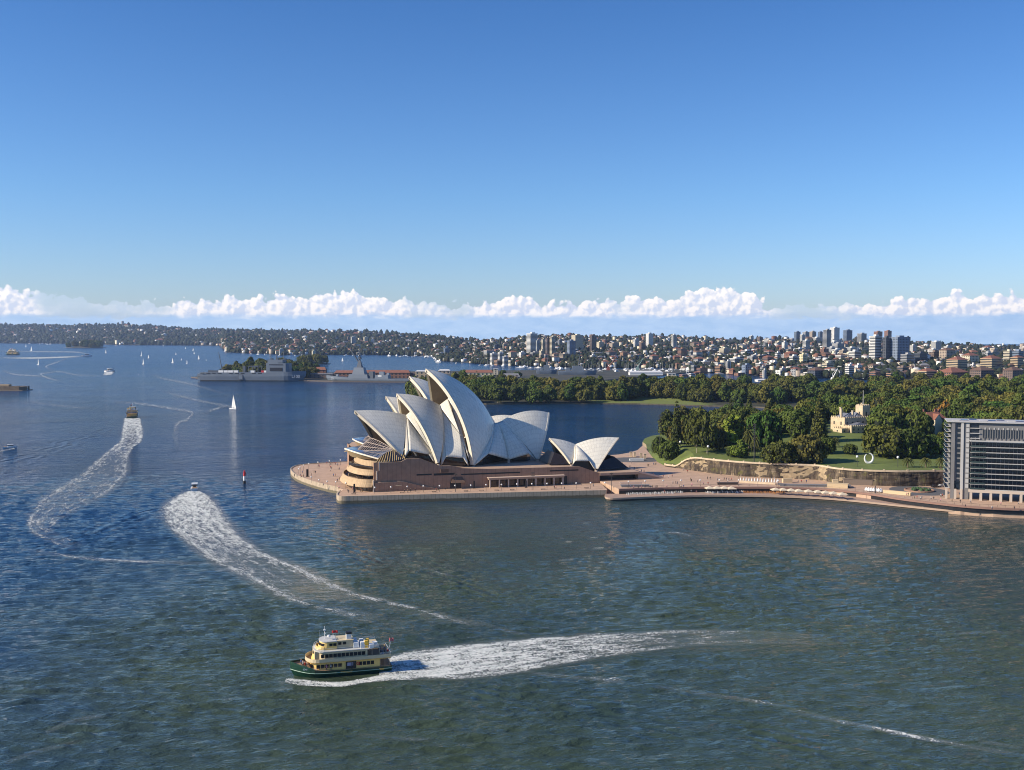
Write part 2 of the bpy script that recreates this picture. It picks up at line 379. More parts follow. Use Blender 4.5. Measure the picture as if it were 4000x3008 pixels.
# ================================================================== TERRAIN
def interp(tab, x): return np.interp(x, [a for a, _ in tab], [b for _, b in tab])
SHORE = [(-600,1338),(0,1341),(230,1342),(500,1348),(700,1349),(860,1350),(885,1376),(960,1380),(1060,1383),(1100,1388),(1150,1386),(1300,1386),(1550,1388),(1690,1392),(1712,1410),(1800,1416),(1900,1424),(2000,1429),(2150,1434),
         (2300,1440),(2500,1439),(2650,1441),(2700,1452),(2850,1462),(3000,1472),(3200,1478),(3500,1490),(4000,1500),(4600,1510)]
SKY = [(-600,1278),(0,1272),(130,1272),(280,1275),(420,1270),(520,1272),(640,1281),(760,1290),(880,1293),(1100,1297),(1300,1299),(1450,1303),(1600,1311),(1700,1319),(1800,1329),(1900,1331),(1980,1325),
       (2060,1314),(2180,1311),(2300,1318),(2440,1316),(2530,1310),(2640,1316),(2760,1324),(2900,1328),(3000,1326),(3100,1322),(3400,1328),(3550,1337),(3700,1344),(3850,1350),(4000,1356),(4600,1360)]
RIDGE = [(-600,11200),(0,11000),(600,10500),(880,9500),(1300,8000),(1700,6500),(1850,5600),(2060,4900),(2400,5400),(2700,5400),(3100,5000),(3500,5000),(4600,5000)]
def zw(py, D): return CAMH - (py - HOR) * D / FPX
def far_cols(x, y): return 2000 + FPX * x / np.maximum(y, 1)
def far_z(x, y):
    """height of the far shores; negative where it is water"""
    x = np.asarray(x, float); y = np.asarray(y, float)
    c = far_cols(x, y)
    D0 = CAMH * FPX / (interp(SHORE, c) - HOR); D1 = interp(RIDGE, c); zr = np.maximum(zw(interp(SKY, c), D1), 25)
    u = (y - D0) / (D1 - D0)
    z = zr * np.where(u > 0, np.minimum(u, 1.0) ** 0.85, 0) + 1.5
    k = sstep(c, 2600, 3000) + 0.45 * sstep(c, 1950, 2100) * (1 - sstep(c, 2350, 2500))
    z = z + k * 20 * np.exp(-((u - 0.16) / 0.10) ** 2) * (u > 0)
    z = z + (np.sin(x * .006 + y * .003) * 4 + np.sin(x * .013 - y * .007) * 3) * sstep(u, 0.05, 0.3) * (1 - sstep(u, 0.85, 1))
    z = np.where(u > 1, zr - (u - 1) * 60, z)
    return np.where(u <= 0, -3.0 + np.maximum(u, -1) * 2, z)
def hit(px, py, zf, y0, y1, n=240):
    d = ray(px, py); ys = np.geomspace(y0, y1, n); X = d[0] / d[1] * ys; Z = CAMH + d[2] / d[1] * ys
    h = zf(X, ys); k = np.nonzero(Z <= h)[0]
    if not len(k): return None
    i = k[0]; return float(X[i]), float(ys[i]), float(h[i])

GRASS = mat('grass', (0.115, 0.150, 0.030), 0.9, var=0.30, vscale=0.06)
def ground_mat(name, a, b, scale):
    m = bpy.data.materials.new(name); m.use_nodes = True; t = NT(m.node_tree); q = t.n['Principled BSDF']
    P = t.new('ShaderNodeNewGeometry').outputs['Position']
    t.put(q.inputs['Base Color'], t.mix(t.mapr(t.noise(P, scale, 5, 0.65), 0.35, 0.65), g4(a), g4(b))); q.inputs['Roughness'].default_value = 0.95
    return m
M_hill = ground_mat('bush_ground', (0.020, 0.030, 0.018), (0.07, 0.06, 0.045), 0.02)
def make_hills():
    cols = np.arange(-620, 4640, 18.0); U = np.concatenate([[-.004], np.linspace(0, 1, 46), [1.08, 1.3]])
    V = []
    for c in cols:
        D0 = CAMH * FPX / (interp(SHORE, c) - HOR); D1 = interp(RIDGE, c)
        for u in U:
            y = D0 + u * (D1 - D0); V.append(((c - 2000) / FPX * y, y, 0))
    V = np.array(V); V[:, 2] = far_z(V[:, 0], V[:, 1])
    n = len(U); m = len(cols); idx = np.arange(n * m).reshape(m, n)
    F = np.stack([idx[:-1, :-1], idx[1:, :-1], idx[1:, 1:], idx[:-1, 1:]], -1).reshape(-1, 4)
    o = put('hills', fast_mesh('hills', V, F, M_hill, True)); tag(o, kind='structure', label='wooded suburban hills across the harbour')
make_hills()

# --- the near land: promenade and forecourt, garden above the cliff, headland across the cove, navy island
Z_P, Z_F, Z_L = 3.5, 4.5, 1.8
A0 = G(1460, 1921, Z_P); B0 = G(2344, 1886, Z_P)           # foot of the podium's long wall
OD = (B0 - A0) / np.linalg.norm(B0 - A0); ON = np.array([-OD[1], OD[0], 0]); ORZ = math.atan2(OD[1], OD[0])
def OW(s, t, z=0.0): return (A0[0] + OD[0] * s + ON[0] * t, A0[1] + OD[1] * s + ON[1] * t, z)
M_pave = bpy.data.materials.new('granite_paving')
def pave_mat(m, base, line, ang, wid, lw):
    m.use_nodes = True; t = NT(m.node_tree); q = t.n['Principled BSDF']; P = t.new('ShaderNodeNewGeometry').outputs['Position']
    rot = t.new('ShaderNodeVectorRotate', rotation_type='Z_AXIS'); rot.inputs['Angle'].default_value = ang; t.put(rot.inputs['Vector'], P)
    sp = t.new('ShaderNodeSeparateXYZ'); t.l.new(rot.outputs[0], sp.inputs[0])
    f = t.math('FRACT', t.math('DIVIDE', sp.outputs[0], wid)); ln = t.mapr(f, lw, lw * 1.6, 1, 0)
    n = t.noise(P, 0.25, 6, 0.65)
    c = t.mix(t.mapr(n, 0.3, 0.7), g4(base, .86), g4(base, 1.12)); c = t.mix(t.math('MULTIPLY', ln, 0.75), c, g4(line))
    t.put(q.inputs['Base Color'], c); q.inputs['Roughness'].default_value = 0.75
pave_mat(M_pave, (0.50, 0.34, 0.235), (0.26, 0.17, 0.12), -ORZ - R(62), 6.2, 0.05)
M_wall = bpy.data.materials.new('concrete_seawall')
def panel_mat(m, base, dark, wid, stain=(0.10, 0.085, 0.045), zst=1.3, gap=0.05):
    """precast panels with vertical joints at even steps along the wall and a tide stain at its foot"""
    m.use_nodes = True; t = NT(m.node_tree); q = t.n['Principled BSDF']
    uv = t.new('ShaderNodeUVMap').outputs[0]; sp = t.new('ShaderNodeSeparateXYZ'); t.l.new(uv, sp.inputs[0])
    f = t.math('FRACT', t.math('DIVIDE', sp.outputs[0], wid)); ln = t.mapr(t.math('ABSOLUTE', t.math('SUBTRACT', f, 0.5)), 0.5 - gap, 0.5 - gap * .4, 0, 1)
    P = t.new('ShaderNodeNewGeometry').outputs['Position']
    n = t.noise(P, 0.35, 6, 0.65); c = t.mix(t.mapr(n, 0.3, 0.7), g4(base, .82), g4(base, 1.12)); c = t.mix(ln, c, g4(dark))
    if stain:
        s2 = t.new('ShaderNodeSeparateXYZ'); t.l.new(P, s2.inputs[0])
        k = t.mapr(t.math('ADD', s2.outputs[2], t.math('MULTIPLY', t.noise(P, 0.6, 4), -0.9)), zst - .5, zst - 0.1, 1, 0)
        c = t.mix(t.math('MULTIPLY', k, 0.85), c, g4(stain))
    t.put(q.inputs['Base Color'], c); q.inputs['Roughness'].default_value = 0.8
    return m
panel_mat(M_wall, (0.47, 0.37, 0.26), (0.17, 0.12, 0.085), 1.9)

def wall_strip(mb, pts, z0, z1, m=0, closed=False):
    """vertical faces with metre UVs along the run; pts in plan, counter-clockwise outwards"""
    n = len(pts); zt = z1 if hasattr(z1, '__len__') else [z1] * n; zb = z0 if hasattr(z0, '__len__') else [z0] * n
    b = len(mb.v); d = 0; k = n if closed else n - 1
    for i in range(k):
        j = (i + 1) % n; L = math.hypot(pts[j][0] - pts[i][0], pts[j][1] - pts[i][1])
        mb.add([(pts[i][0], pts[i][1], zb[i]), (pts[j][0], pts[j][1], zb[j]), (pts[j][0], pts[j][1], zt[j]), (pts[i][0], pts[i][1], zt[i])], [(0, 1, 2, 3)], m)
        mb.uv[len(mb.f) - 1] = [(d, zb[i]), (d + L, zb[j]), (d + L, zt[j]), (d, zt[i])]
        d += L
def set_uv(o, mb):
    me = o.data; uv = me.uv_layers.new(name='UVMap')
    for p in me.polygons:
        if p.index in mb.uv:
            for li, c in zip(p.loop_indices, mb.uv[p.index]): uv.data[li].uv = c
        else:
            for li in p.loop_indices: c = me.vertices[me.loops[li].vertex_index].co; uv.data[li].uv = (c.x, c.y)
def smooth_line(pts, n=6, closed=False):
    """Catmull-Rom through plan points"""
    out = []; N = len(pts); P = [np.array(p[:2], float) for p in pts]
    for i in range(N if closed else N - 1):
        p0 = P[(i - 1) % N] if closed or i > 0 else P[0]; p1 = P[i]; p2 = P[(i + 1) % N]; p3 = P[(i + 2) % N] if closed or i + 2 < N else P[-1]
        for k in range(n):
            t = k / n; out.append(tuple(0.5 * ((2 * p1) + (-p0 + p2) * t + (2 * p0 - 5 * p1 + 4 * p2 - p3) * t * t + (-p0 + 3 * p1 - 3 * p2 + p3) * t ** 3)))
    if not closed: out.append(tuple(P[-1]))
    return out

# rounded north end (a slightly raised drum) and the long west promenade
NB = smooth_line([G2(1322, 1905, Z_P), G2(1265, 1893, Z_P), G2(1205, 1876, Z_P), G2(1158, 1857, Z_P), G2(1137, 1839, Z_P), G2(1138, 1829, Z_P), G2(1160, 1819, Z_P), G2(1205, 1813, Z_P), G2(1270, 1809, Z_P), OW(2, 134), OW(20, 136)], 8)
EAST = [OW(60, 137), OW(110, 134), OW(128, 126), G2(2160, 1778, Z_P), G2(2376, 1784, Z_P), G2(2417, 1781, Z_P), G2(2457, 1774, Z_P), G2(2490, 1764, Z_P)]
COVE = [G2(2512, 1750, 2.4), G2(2524, 1738, 2.4), G2(2510, 1727, 2.4), G2(2518, 1713, 2.4), G2(2547, 1702, 2.4), G2(2590, 1696, 2.4), G2(2700, 1680, 2.4), G2(2850, 1655, 2.4), G2(3000, 1638, 2.4), G2(3150, 1622, 2.4), G2(3300, 1610, 2.4)]
CLIFF = [G2(2600, 1822, Z_F), G2(2652, 1829, Z_F), G2(2707, 1838, Z_F), G2(2780, 1848, Z_F), G2(2870, 1857, Z_F), G2(2967, 1864, Z_F), G2(3080, 1869, Z_F), G2(3195, 1874, Z_F), G2(3279, 1888, Z_F), G2(3400, 1896, Z_F), G2(3544, 1899, Z_F), G2(3690, 1897, Z_F), G2(4100, 1905, Z_F)]
LOWER = [G2(2372, 1916, Z_P), G2(2418, 1910, Z_F), G2(2560, 1905, Z_F), G2(2772, 1902, Z_F), G2(2910, 1902, Z_F), G2(3060, 1903, Z_F), G2(3195, 1907, Z_F), G2(3328, 1919, Z_F), G2(3420, 1931, Z_F), G2(3511, 1946, Z_F), G2(3640, 1962, Z_F), G2(3751, 1974, Z_F), G2(3880, 1983, Z_F), G2(4060, 1990, Z_F)]
WATERLINE = smooth_line([G2(2366, 1930, Z_L), G2(2362, 1936, Z_L), G2(2375, 1944, Z_L), G2(2430, 1944, Z_L), G2(2590, 1938, Z_L), G2(2750, 1934, Z_L), G2(2910, 1934, Z_L), G2(3060, 1937, Z_L), G2(3195, 1943, Z_L), G2(3328, 1953, Z_L), G2(3511, 1972, Z_L), G2(3700, 1991, Z_L), G2(3850, 2001, Z_L), G2(4080, 2006, Z_L)], 4)
WEDGE = [G2(1323, 1926, Z_P), G2(1316, 1933, Z_P), G2(1320, 1938, Z_P), G2(1340, 1940, Z_P), G2(2368, 1916, Z_P)]      # west promenade edge (rounded nose first)

def make_front():
    mb = MB()
    # main sheet: drum + promenade + forecourt + east side up to the cliff
    poly = [G2(1340, 1912, Z_P)] + list(NB) + EAST[:]
    poly = poly + [OW(150, 90), OW(150, 20)]
    poly += [OW(126, 6), OW(126, -1.0), G2(2372, 1911, Z_P)] + WEDGE[::-1]
    mb.prism(poly, -2.5, Z_P, 0, 0)
    # forecourt (a little higher), reaches the cliff foot and the round-about
    fc = [OW(126.3, -1.2), OW(126.3, 6), OW(150.3, 20), OW(150.3, 90), EAST[4], EAST[5], EAST[6], EAST[7], COVE[0], G2(2560, 1800, Z_F)] + [(x, y + 3) for x, y in CLIFF] + LOWER[::-1][:-1]
    mb.prism(fc, -2.5, Z_F, 0, 0)
    o = mb.build('promenade', [M_pave]); tag(o, kind='structure', label='pink granite promenade and forecourt around the sail-roofed hall')
    # seawall faces proud of the slab
    w = MB(); W2 = WEDGE
    wall_strip(w, [G2(1330, 1906, Z_P)] + [(x, y) for x, y in NB], -2, Z_P + 0.35, 0)
    inner = [((x - 0.0), (y)) for x, y in NB]
    c = np.mean(np.array(NB), 0)
    def ins(p, k=0.5):
        v = c - np.array(p); v = v / np.linalg.norm(v); return (p[0] + v[0] * k, p[1] + v[1] * k)
    outr = [ins(p, -0.06) for p in NB]; inn = [ins(p, .55) for p in NB]
    w.f.clear(); w.v.clear(); w.m.clear(); w.uv.clear()
    wall_strip(w, outr, -2, Z_P + .4); wall_strip(w, inn[::-1], Z_P, Z_P + .4)
    b = len(w.v); n = len(outr); w.add([(x, y, Z_P + .4) for x, y in outr] + [(x, y, Z_P + .4) for x, y in inn], [(i, i + 1, n + i + 1, n + i) for i in range(n - 1)], 1)
    M_cop = mat('seawall_coping', (0.50, 0.40, 0.30), 0.8)
    o = w.build('seawall', [M_wall, M_cop]); set_uv(o, w); tag(o, 'cream ribbed concrete seawall curving round the promenade tip', 'seawall')
    w = MB(); nose = smooth_line([G2(1328, 1917, Z_P), G2(1317, 1928, Z_P), G2(1318, 1936, Z_P), G2(1332, 1940.5, Z_P), G2(1372, 1940, Z_P)], 6) + [G2(1700, 1932.3, Z_P), G2(2100, 1922.8, Z_P), G2(2368, 1916.6, Z_P)]
    def outw(L, k):
        o_ = []
        for i, p in enumerate(L):
            a = np.array(L[max(i - 1, 0)]); b_ = np.array(L[min(i + 1, len(L) - 1)]); d = (b_ - a) / np.linalg.norm(b_ - a); o_.append((p[0] + d[1] * k, p[1] - d[0] * k))
        return o_
    o1 = outw(nose, 0.25); i1 = outw(nose, -0.5)
    wall_strip(w, o1, -2, Z_P + .35); wall_strip(w, i1[::-1], Z_P, Z_P + .35); n = len(o1)
    w.add([(x, y, Z_P + .35) for x, y in o1] + [(x, y, Z_P + .35) for x, y in i1], [(i, i + 1, n + i + 1, n + i) for i in range(n - 1)], 1)
    o = w.build('seawall', [M_wall, M_cop]); set_uv(o, w); tag(o, 'long straight seawall in shade under the west promenade', 'seawall')
    # lower concourse deck
    d = MB(); low = list(WATERLINE) + [(p[0] + .3, p[1] + .4) for p in LOWER[::-1]]
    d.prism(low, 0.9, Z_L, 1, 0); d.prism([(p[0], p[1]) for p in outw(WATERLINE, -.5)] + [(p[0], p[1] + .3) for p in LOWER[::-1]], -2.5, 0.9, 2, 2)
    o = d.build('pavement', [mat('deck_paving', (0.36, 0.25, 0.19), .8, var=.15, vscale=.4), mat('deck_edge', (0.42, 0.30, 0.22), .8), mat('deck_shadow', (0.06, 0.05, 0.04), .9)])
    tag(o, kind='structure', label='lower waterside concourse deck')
make_front()

def cdt_land(name, outline, zf, step, m, skirt=-3.0, inner=[]):
    """a land sheet with a clean outline and interior points on a grid, heights from zf"""
    xs = [p[0] for p in outline]; ys = [p[1] for p in outline]
    gx, gy = np.meshgrid(np.arange(min(xs), max(xs), step), np.arange(min(ys), max(ys), step))
    gx = gx.ravel() + RNG.uniform(-.2, .2, gx.size) * step; gy = gy.ravel() + RNG.uniform(-.2, .2, gy.size) * step
    k = inpoly(gx, gy, outline) & (linedist(gx, gy, outline, True) > step * .45)
    pts = [Vector((p[0], p[1])) for p in outline] + [Vector((a, b)) for a, b in zip(gx[k], gy[k])]
    n = len(outline)
    vs, es, fs, *_ = geometry.delaunay_2d_cdt(pts, [(i, (i + 1) % n) for i in range(n)], [], 1, 1e-4)
    V = np.array([(v.x, v.y) for v in vs]); Z = zf(V[:, 0], V[:, 1]); P = [(a[0], a[1], z) for a, z in zip(V, Z)]
    mb = MB(); fl = []
    for f in fs:
        a, b, c = [V[i] for i in f[:3]]
        fl.append(tuple(f) if (b[0] - a[0]) * (c[1] - a[1]) - (b[1] - a[1]) * (c[0] - a[0]) > 0 else tuple(f)[::-1])
    mb.add(P, fl, 0)
    zo = zf(np.array(xs), np.array(ys)); area = sum(xs[i] * ys[(i + 1) % n] - xs[(i + 1) % n] * ys[i] for i in range(n))
    ol = list(zip(xs, ys, zo)); ol = ol if area > 0 else ol[::-1]
    for i in range(n):
        a = ol[i]; b = ol[(i + 1) % n]
        mb.add([(a[0], a[1], skirt), (b[0], b[1], skirt), (b[0], b[1], b[2]), (a[0], a[1], a[2])], [(0, 1, 2, 3)], min(1, len(m) - 1) if isinstance(m, list) else 0)
    return mb.build(name, m, smooth=False)
GARDEN = [(x, y) for x, y in CLIFF] + [(420, 620), (640, 1000), (560, 1130)] + [G2(3700, 1590, 2.4), G2(3450, 1598, 2.4)] + COVE[::-1][:-1] + [G2(2530, 1772, 3.6), G2(2566, 1806, 4.4)]
_cv = COVE + [G2(3450, 1598, 2.4)]
def garden_z(x, y):
    x = np.asarray(x, float); y = np.asarray(y, float)
    dc = linedist(x, y, _cv); dk = linedist(x, y, CLIFF); dl = linedist(x, y, [G2(2530, 1772, 3.6), G2(2566, 1806, 4.4), CLIFF[0]])
    z = 2.4 + 10.0 * sstep(dc, 8, 75)
    z = z + 7.5 * np.exp(-(((x - 215) / 70) ** 2 + ((y - 735) / 70) ** 2)) + sstep(y, 900, 1100) * sstep(x, 300, 450) * 6
    zc = 12.2 * sstep(np.clip((x - CLIFF[0][0]) / 16, 0, 1), 0, 1) * 0.62 + 4.5
    z = np.where(dk < 25, z * sstep(dk, 0, 25) + np.minimum(zc, 12.1) * (1 - sstep(dk, 0, 25)), z)
    z = np.where(dl < 18, z * sstep(dl, 0, 18) + 4.2 * (1 - sstep(dl, 0, 18)), z)
    return z
cdt = cdt_land('grass_ground', GARDEN, garden_z, 9.0, [GRASS, mat('sandstone_edge', (.34, .26, .16), .9, var=.3, vscale=.5)])
cdt.name = 'ground'; tag(cdt, kind='structure', label='lawns of the garden above the sandstone cliff')
# headland across the cove
HEAD = [G2(x, y, 1.5) for x, y in [(1608, 1546), (1640, 1556), (1720, 1566), (1830, 1574), (1900, 1576), (2100, 1574), (2300, 1574), (2500, 1576), (2681, 1581), (2825, 1585), (2952, 1588), (3042, 1594), (3169, 1596), (3240, 1600), (3330, 1601), (3460, 1600)]] + \
       [(560, 1145), (1200, 1500), (1250, 1800), (700, 1800), (330, 1800), (60, 1620), (-80, 1560)]
def head_z(x, y):
    d = linedist(x, y, HEAD[:16]); d2 = linedist(x, y, HEAD, True)
    return 1.6 + 0.9 * sstep(d2, 0, 3) + (2.0 + 11.0 * np.exp(-((x - 110) / 160) ** 2)) * sstep(d, 12, 90) * sstep(d2, 0, 60)
M_scrub = bpy.data.materials.new('headland_ground'); M_scrub.use_nodes = True
def _scrub():
    t = NT(M_scrub.node_tree); q = t.n['Principled BSDF']; P = t.new('ShaderNodeNewGeometry').outputs['Position']; sp = t.new('ShaderNodeSeparateXYZ'); t.l.new(P, sp.inputs[0])
    lawn = t.math('MULTIPLY', t.mapr(sp.outputs[0], 85, 110, 0, 1), t.mapr(sp.outputs[0], 225, 245, 1, 0)); n = t.noise(P, .05, 5, .6)
    c = t.mix(t.mapr(n, .4, .6), (.018, .024, .012, 1), (.045, .042, .022, 1)); c = t.mix(lawn, c, (.14, .17, .04, 1)); t.put(q.inputs['Base Color'], c); q.inputs['Roughness'].default_value = .95
_scrub()
hd = cdt_land('ground', HEAD, head_z, 22.0, [M_scrub, mat('headland_seawall', (.10, .085, .06), .9, var=.4, vscale=.3)]); tag(hd, kind='structure', label='wooded headland across the cove')
# navy island, low quay with a wooded hill
NAVY = [G2(x, y, 2) for x, y in [(800, 1478), (1000, 1484), (1200, 1485), (1300, 1488), (1600, 1491), (1850, 1494), (2300, 1490)]] + [(500, 2500), (150, 2450), (-250, 2330), (-420, 2260), (-560, 2180), (-620, 2050)]
def navy_z(x, y):
    d2 = linedist(x, y, NAVY, True)
    c = 2000 + FPX * np.asarray(x) / np.asarray(y)
    return 2.2 + 20 * np.exp(-(((c - 1040) / 120) ** 2)) * sstep(d2, 20, 90)
nv = cdt_land('ground', NAVY, navy_z, 30.0, [M_hill, mat('quay_wall', (.12, .10, .09), .9)]); tag(nv, kind='structure', label='navy quay island behind the grey ships')
# small wooded islands / points
def islet(px0, px1, py, depth, h, label):
    x0, y0 = G2(px0, py, 0); x1, y1 = G2(px1, py, 0); cx, cy = (x0 + x1) / 2, y0 + depth / 2; a = (x1 - x0) / 2
    P = [(cx + a * math.cos(t_), cy + depth / 2 * math.sin(t_)) for t_ in np.linspace(0, 2 * math.pi, 22)[:-1]]
    f = lambda x, y: 1.0 + h * sstep(1 - np.hypot((x - cx) / a, (y - cy) / (depth / 2)), 0, .8)
    o = cdt_land('ground', P, f, max(14, a / 8), [M_hill, mat('rock_shore', (.22, .17, .12), .9, var=.4, vscale=.05)]); tag(o, kind='structure', label=label); return P, f
# ================================================================== OPERA HOUSE  (local frame: x south along the podium, y east, z up)
def tile_mat(name, nribs, base=(0.83, 0.785, 0.67)):
    m = bpy.data.materials.new(name); m.use_nodes = True; t = NT(m.node_tree); q = t.n['Principled BSDF']
    uv = t.new('ShaderNodeUVMap').outputs[0]; sp = t.new('ShaderNodeSeparateXYZ'); t.l.new(uv, sp.inputs[0]); u, v = sp.outputs[0], sp.outputs[1]
    ru = t.math('MULTIPLY', u, nribs); fu = t.math('FRACT', ru)
    # chevron tile lids: the joint steps up towards the middle of each rib
    chev = t.math('ABSOLUTE', t.math('SUBTRACT', fu, 0.5))
    fv = t.math('FRACT', t.math('SUBTRACT', t.math('DIVIDE', v, 2.9), t.math('MULTIPLY', chev, 0.55)))
    lv = t.mapr(t.math('ABSOLUTE', t.math('SUBTRACT', fv, 0.5)), 0.43, 0.47, 0, 1)
    lu = t.mapr(chev, 0.41, 0.46, 0, 1)
    ln = t.math('MAXIMUM', lv, t.math('MULTIPLY', lu, 0.8))
    P = t.new('ShaderNodeNewGeometry').outputs['Position']
    # every lid a touch different
    wn = t.new('ShaderNodeTexWhiteNoise', noise_dimensions='2D'); cv = t.new('ShaderNodeCombineXYZ')
    t.put(cv.inputs[0], t.math('FLOOR', ru)); t.put(cv.inputs[1], t.math('FLOOR', t.math('DIVIDE', v, 2.9))); t.l.new(cv.outputs[0], wn.inputs['Vector'])
    c = t.mix(wn.outputs[0], g4(base, .955), g4(base, 1.03)); c = t.mix(t.mapr(t.noise(P, 0.12, 5), .3, .7), t.mix(1, c, (.96, .95, .93, 1), 'MULTIPLY'), c)
    c = t.mix(t.math('MULTIPLY', ln, 0.42), c, (0.36, 0.33, 0.27, 1))
    t.put(q.inputs['Base Color'], c); t.put(q.inputs['Roughness'], t.mapr(wn.outputs[0], 0, 1, .24, .40)); q.inputs['Specular IOR Level'].default_value = 0.5
    bp = t.new('ShaderNodeBump'); bp.inputs['Distance'].default_value = 0.05; bp.inputs['Strength'].default_value = .5
    t.put(bp.inputs['Height'], t.math('SUBTRACT', 1, ln)); t.l.new(bp.outputs[0], q.inputs['Normal'])
    return m
M_tile = tile_mat('ceramic_roof_tile', 16); M_tile_s = tile_mat('ceramic_roof_tile_small', 12)
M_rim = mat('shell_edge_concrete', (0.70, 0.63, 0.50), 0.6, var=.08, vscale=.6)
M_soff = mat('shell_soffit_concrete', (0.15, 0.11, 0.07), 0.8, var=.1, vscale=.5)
M_bronze = mat('bronze_louvre', (0.16, 0.105, 0.06), 0.5, metal=.2, var=.25, vscale=.8)
M_glass = mat('dark_topaz_glass', (0.030, 0.022, 0.016), 0.08, spec=.8)
M_granite = bpy.data.materials.new('podium_granite')
panel_mat(M_granite, (0.37, 0.222, 0.142), (0.16, 0.095, 0.06), 2.45, stain=None, gap=.03)
M_gran2 = mat('podium_paving', (0.42, 0.29, 0.20), .8, var=.12, vscale=.3)
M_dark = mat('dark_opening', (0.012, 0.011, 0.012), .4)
OH = empty('opera_house', tuple(OW(0, 0, 0)), ORZ, 'large concert hall with white sail-like tiled roofs on a pink granite podium', 'concert hall')
OX = lambda s, t, z: (s, t, z)

def sph_center(F, Rr, T, rad, sign):
    F, Rr, T = map(lambda q: np.array(q, float), (F, Rr, T)); u = Rr - F; v = T - F; nn = np.cross(u, v)
    cc = F + (np.cross(nn, u) * (v @ v) + np.cross(v, nn) * (u @ u)) / (2 * (nn @ nn)); rc = np.linalg.norm(cc - F)
    k = math.sqrt(max(rad * rad - rc * rc, 0)); nn = nn / np.linalg.norm(nn); a, b = cc + nn * k, cc - nn * k
    return (a if a[1] * sign > b[1] * sign else b), max(rad, rc)
def slerp(a, b, c, k):
    u = a - c; v = b - c; r = np.linalg.norm(u); u = u / r; v = v / np.linalg.norm(v); w = math.acos(max(-1, min(1, u @ v)))
    if w < 1e-6: return a
    return c + r * (math.sin((1 - k) * w) * u + math.sin(k * w) * v) / math.sin(w)
def half_shell(F, Rr, T, sgn, rad=70, nu=20, nv=22, foot=1.0):
    """points P[i][j]: i over the ribs (ridge start -> mouth), j from the foot up to the ridge; a piece of one sphere"""
    c, rad = sph_center(F, Rr, T, rad, sgn); F = np.array(F, float)
    r = math.sqrt(max(rad * rad - (c[1] - Rr[1]) ** 2, 1)); a0 = math.atan2(Rr[2] - c[2], Rr[0] - c[0]); a1 = math.atan2(T[2] - c[2], T[0] - c[0])
    da = (a1 - a0 + math.pi) % (2 * math.pi) - math.pi
    P = []
    for i in range(nu + 1):
        a = a0 + da * i / nu; q = np.array([c[0] + r * math.cos(a), Rr[1], c[2] + r * math.sin(a)])
        j0 = foot / max(np.linalg.norm(q - F), 1)
        P.append([slerp(F, q, c, j0 + (1 - j0) * j / nv) for j in range(nv + 1)])
    return np.array(P), c
def thick(P, c, th):
    """offset towards the sphere centre"""
    d = c - P; return P + d / np.linalg.norm(d, axis=2, keepdims=True) * th
def emit_surface(mb, P, m=0, uvs=None, flip=False):
    h, w = P.shape[:2]; b = len(mb.v); mb.v.extend([tuple(q) for q in P.reshape(-1, 3)])
    for i in range(h - 1):
        for j in range(w - 1):
            f = (b + i * w + j, b + (i + 1) * w + j, b + (i + 1) * w + j + 1, b + i * w + j + 1)
            cs = [(i, j), (i + 1, j), (i + 1, j + 1), (i, j + 1)]
            if flip: f = f[::-1]; cs = cs[::-1]
            mb.f.append(f); mb.m.append(m)
            if uvs is not None: mb.uv[len(mb.f) - 1] = [uvs(a, c_) for a, c_ in cs]
def main_shell(Fw, Rr, T, axis, parent, rad=70, th=1.5, label=None, nu=20, mtile=None, rim=1.3, hall=True):
    """one roof vault: two mirrored spherical halves meeting in a ridge, with a thick edge round the mouth"""
    mb = MB(); rm = MB(); halves = []
    for sg in (1, -1):
        F = (Fw[0], Fw[1] if sg == 1 else 2 * axis - Fw[1], Fw[2])
        P, c = half_shell(F, Rr, T, sg, rad, nu)
        I = thick(P, c, th); halves.append((P, I))
        L = np.linalg.norm(P[nu // 2, -1] - P[nu // 2, 0]); nv = P.shape[1] - 1; off = 0.0 if sg == 1 else 0.37
        up = np.cross(P[1, nv // 2] - P[0, nv // 2], P[0, nv // 2 + 1] - P[0, nv // 2]) @ (P[0, nv // 2] - c) > 0
        emit_surface(mb, P, 0, lambda i, j: (i / nu + off * 0, j / nv * L + off), not up)
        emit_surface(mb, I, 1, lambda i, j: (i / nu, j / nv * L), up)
        for k in (0, nu):      # edge faces
            A = P[k]; B = I[k]; S = np.stack([A, B]); emit_surface(mb, S, 2, lambda i, j: (0, j), k == 0)
        # projecting rim along the mouth rib
        e = P[nu] - P[nu - 1]; e = e / np.linalg.norm(e, axis=1, keepdims=True)
        o_ = P[nu] + e * rim * .45 + (P[nu] - c) / np.linalg.norm(P[nu] - c, axis=1, keepdims=True) * 0.18
        i_ = I[nu] + e * rim * .30 + (c - P[nu]) / np.linalg.norm(P[nu] - c, axis=1, keepdims=True) * 0.5
        bo = P[nu] - e * .35 + (P[nu] - c) / np.linalg.norm(P[nu] - c, axis=1, keepdims=True) * 0.18; bi = I[nu] - e * .9
        ring = [bo, o_, i_, bi]
        for a in range(4): emit_surface(rm, np.stack([ring[a], ring[(a + 1) % 4]]), 0, None, sg == -1)
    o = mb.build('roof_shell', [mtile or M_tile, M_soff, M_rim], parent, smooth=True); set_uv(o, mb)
    if label: o['label'] = label
    rm.build('shell_rim', M_rim, o, smooth=False)
    if axis == 0 and hall: to_hall(o)
    return o, halves
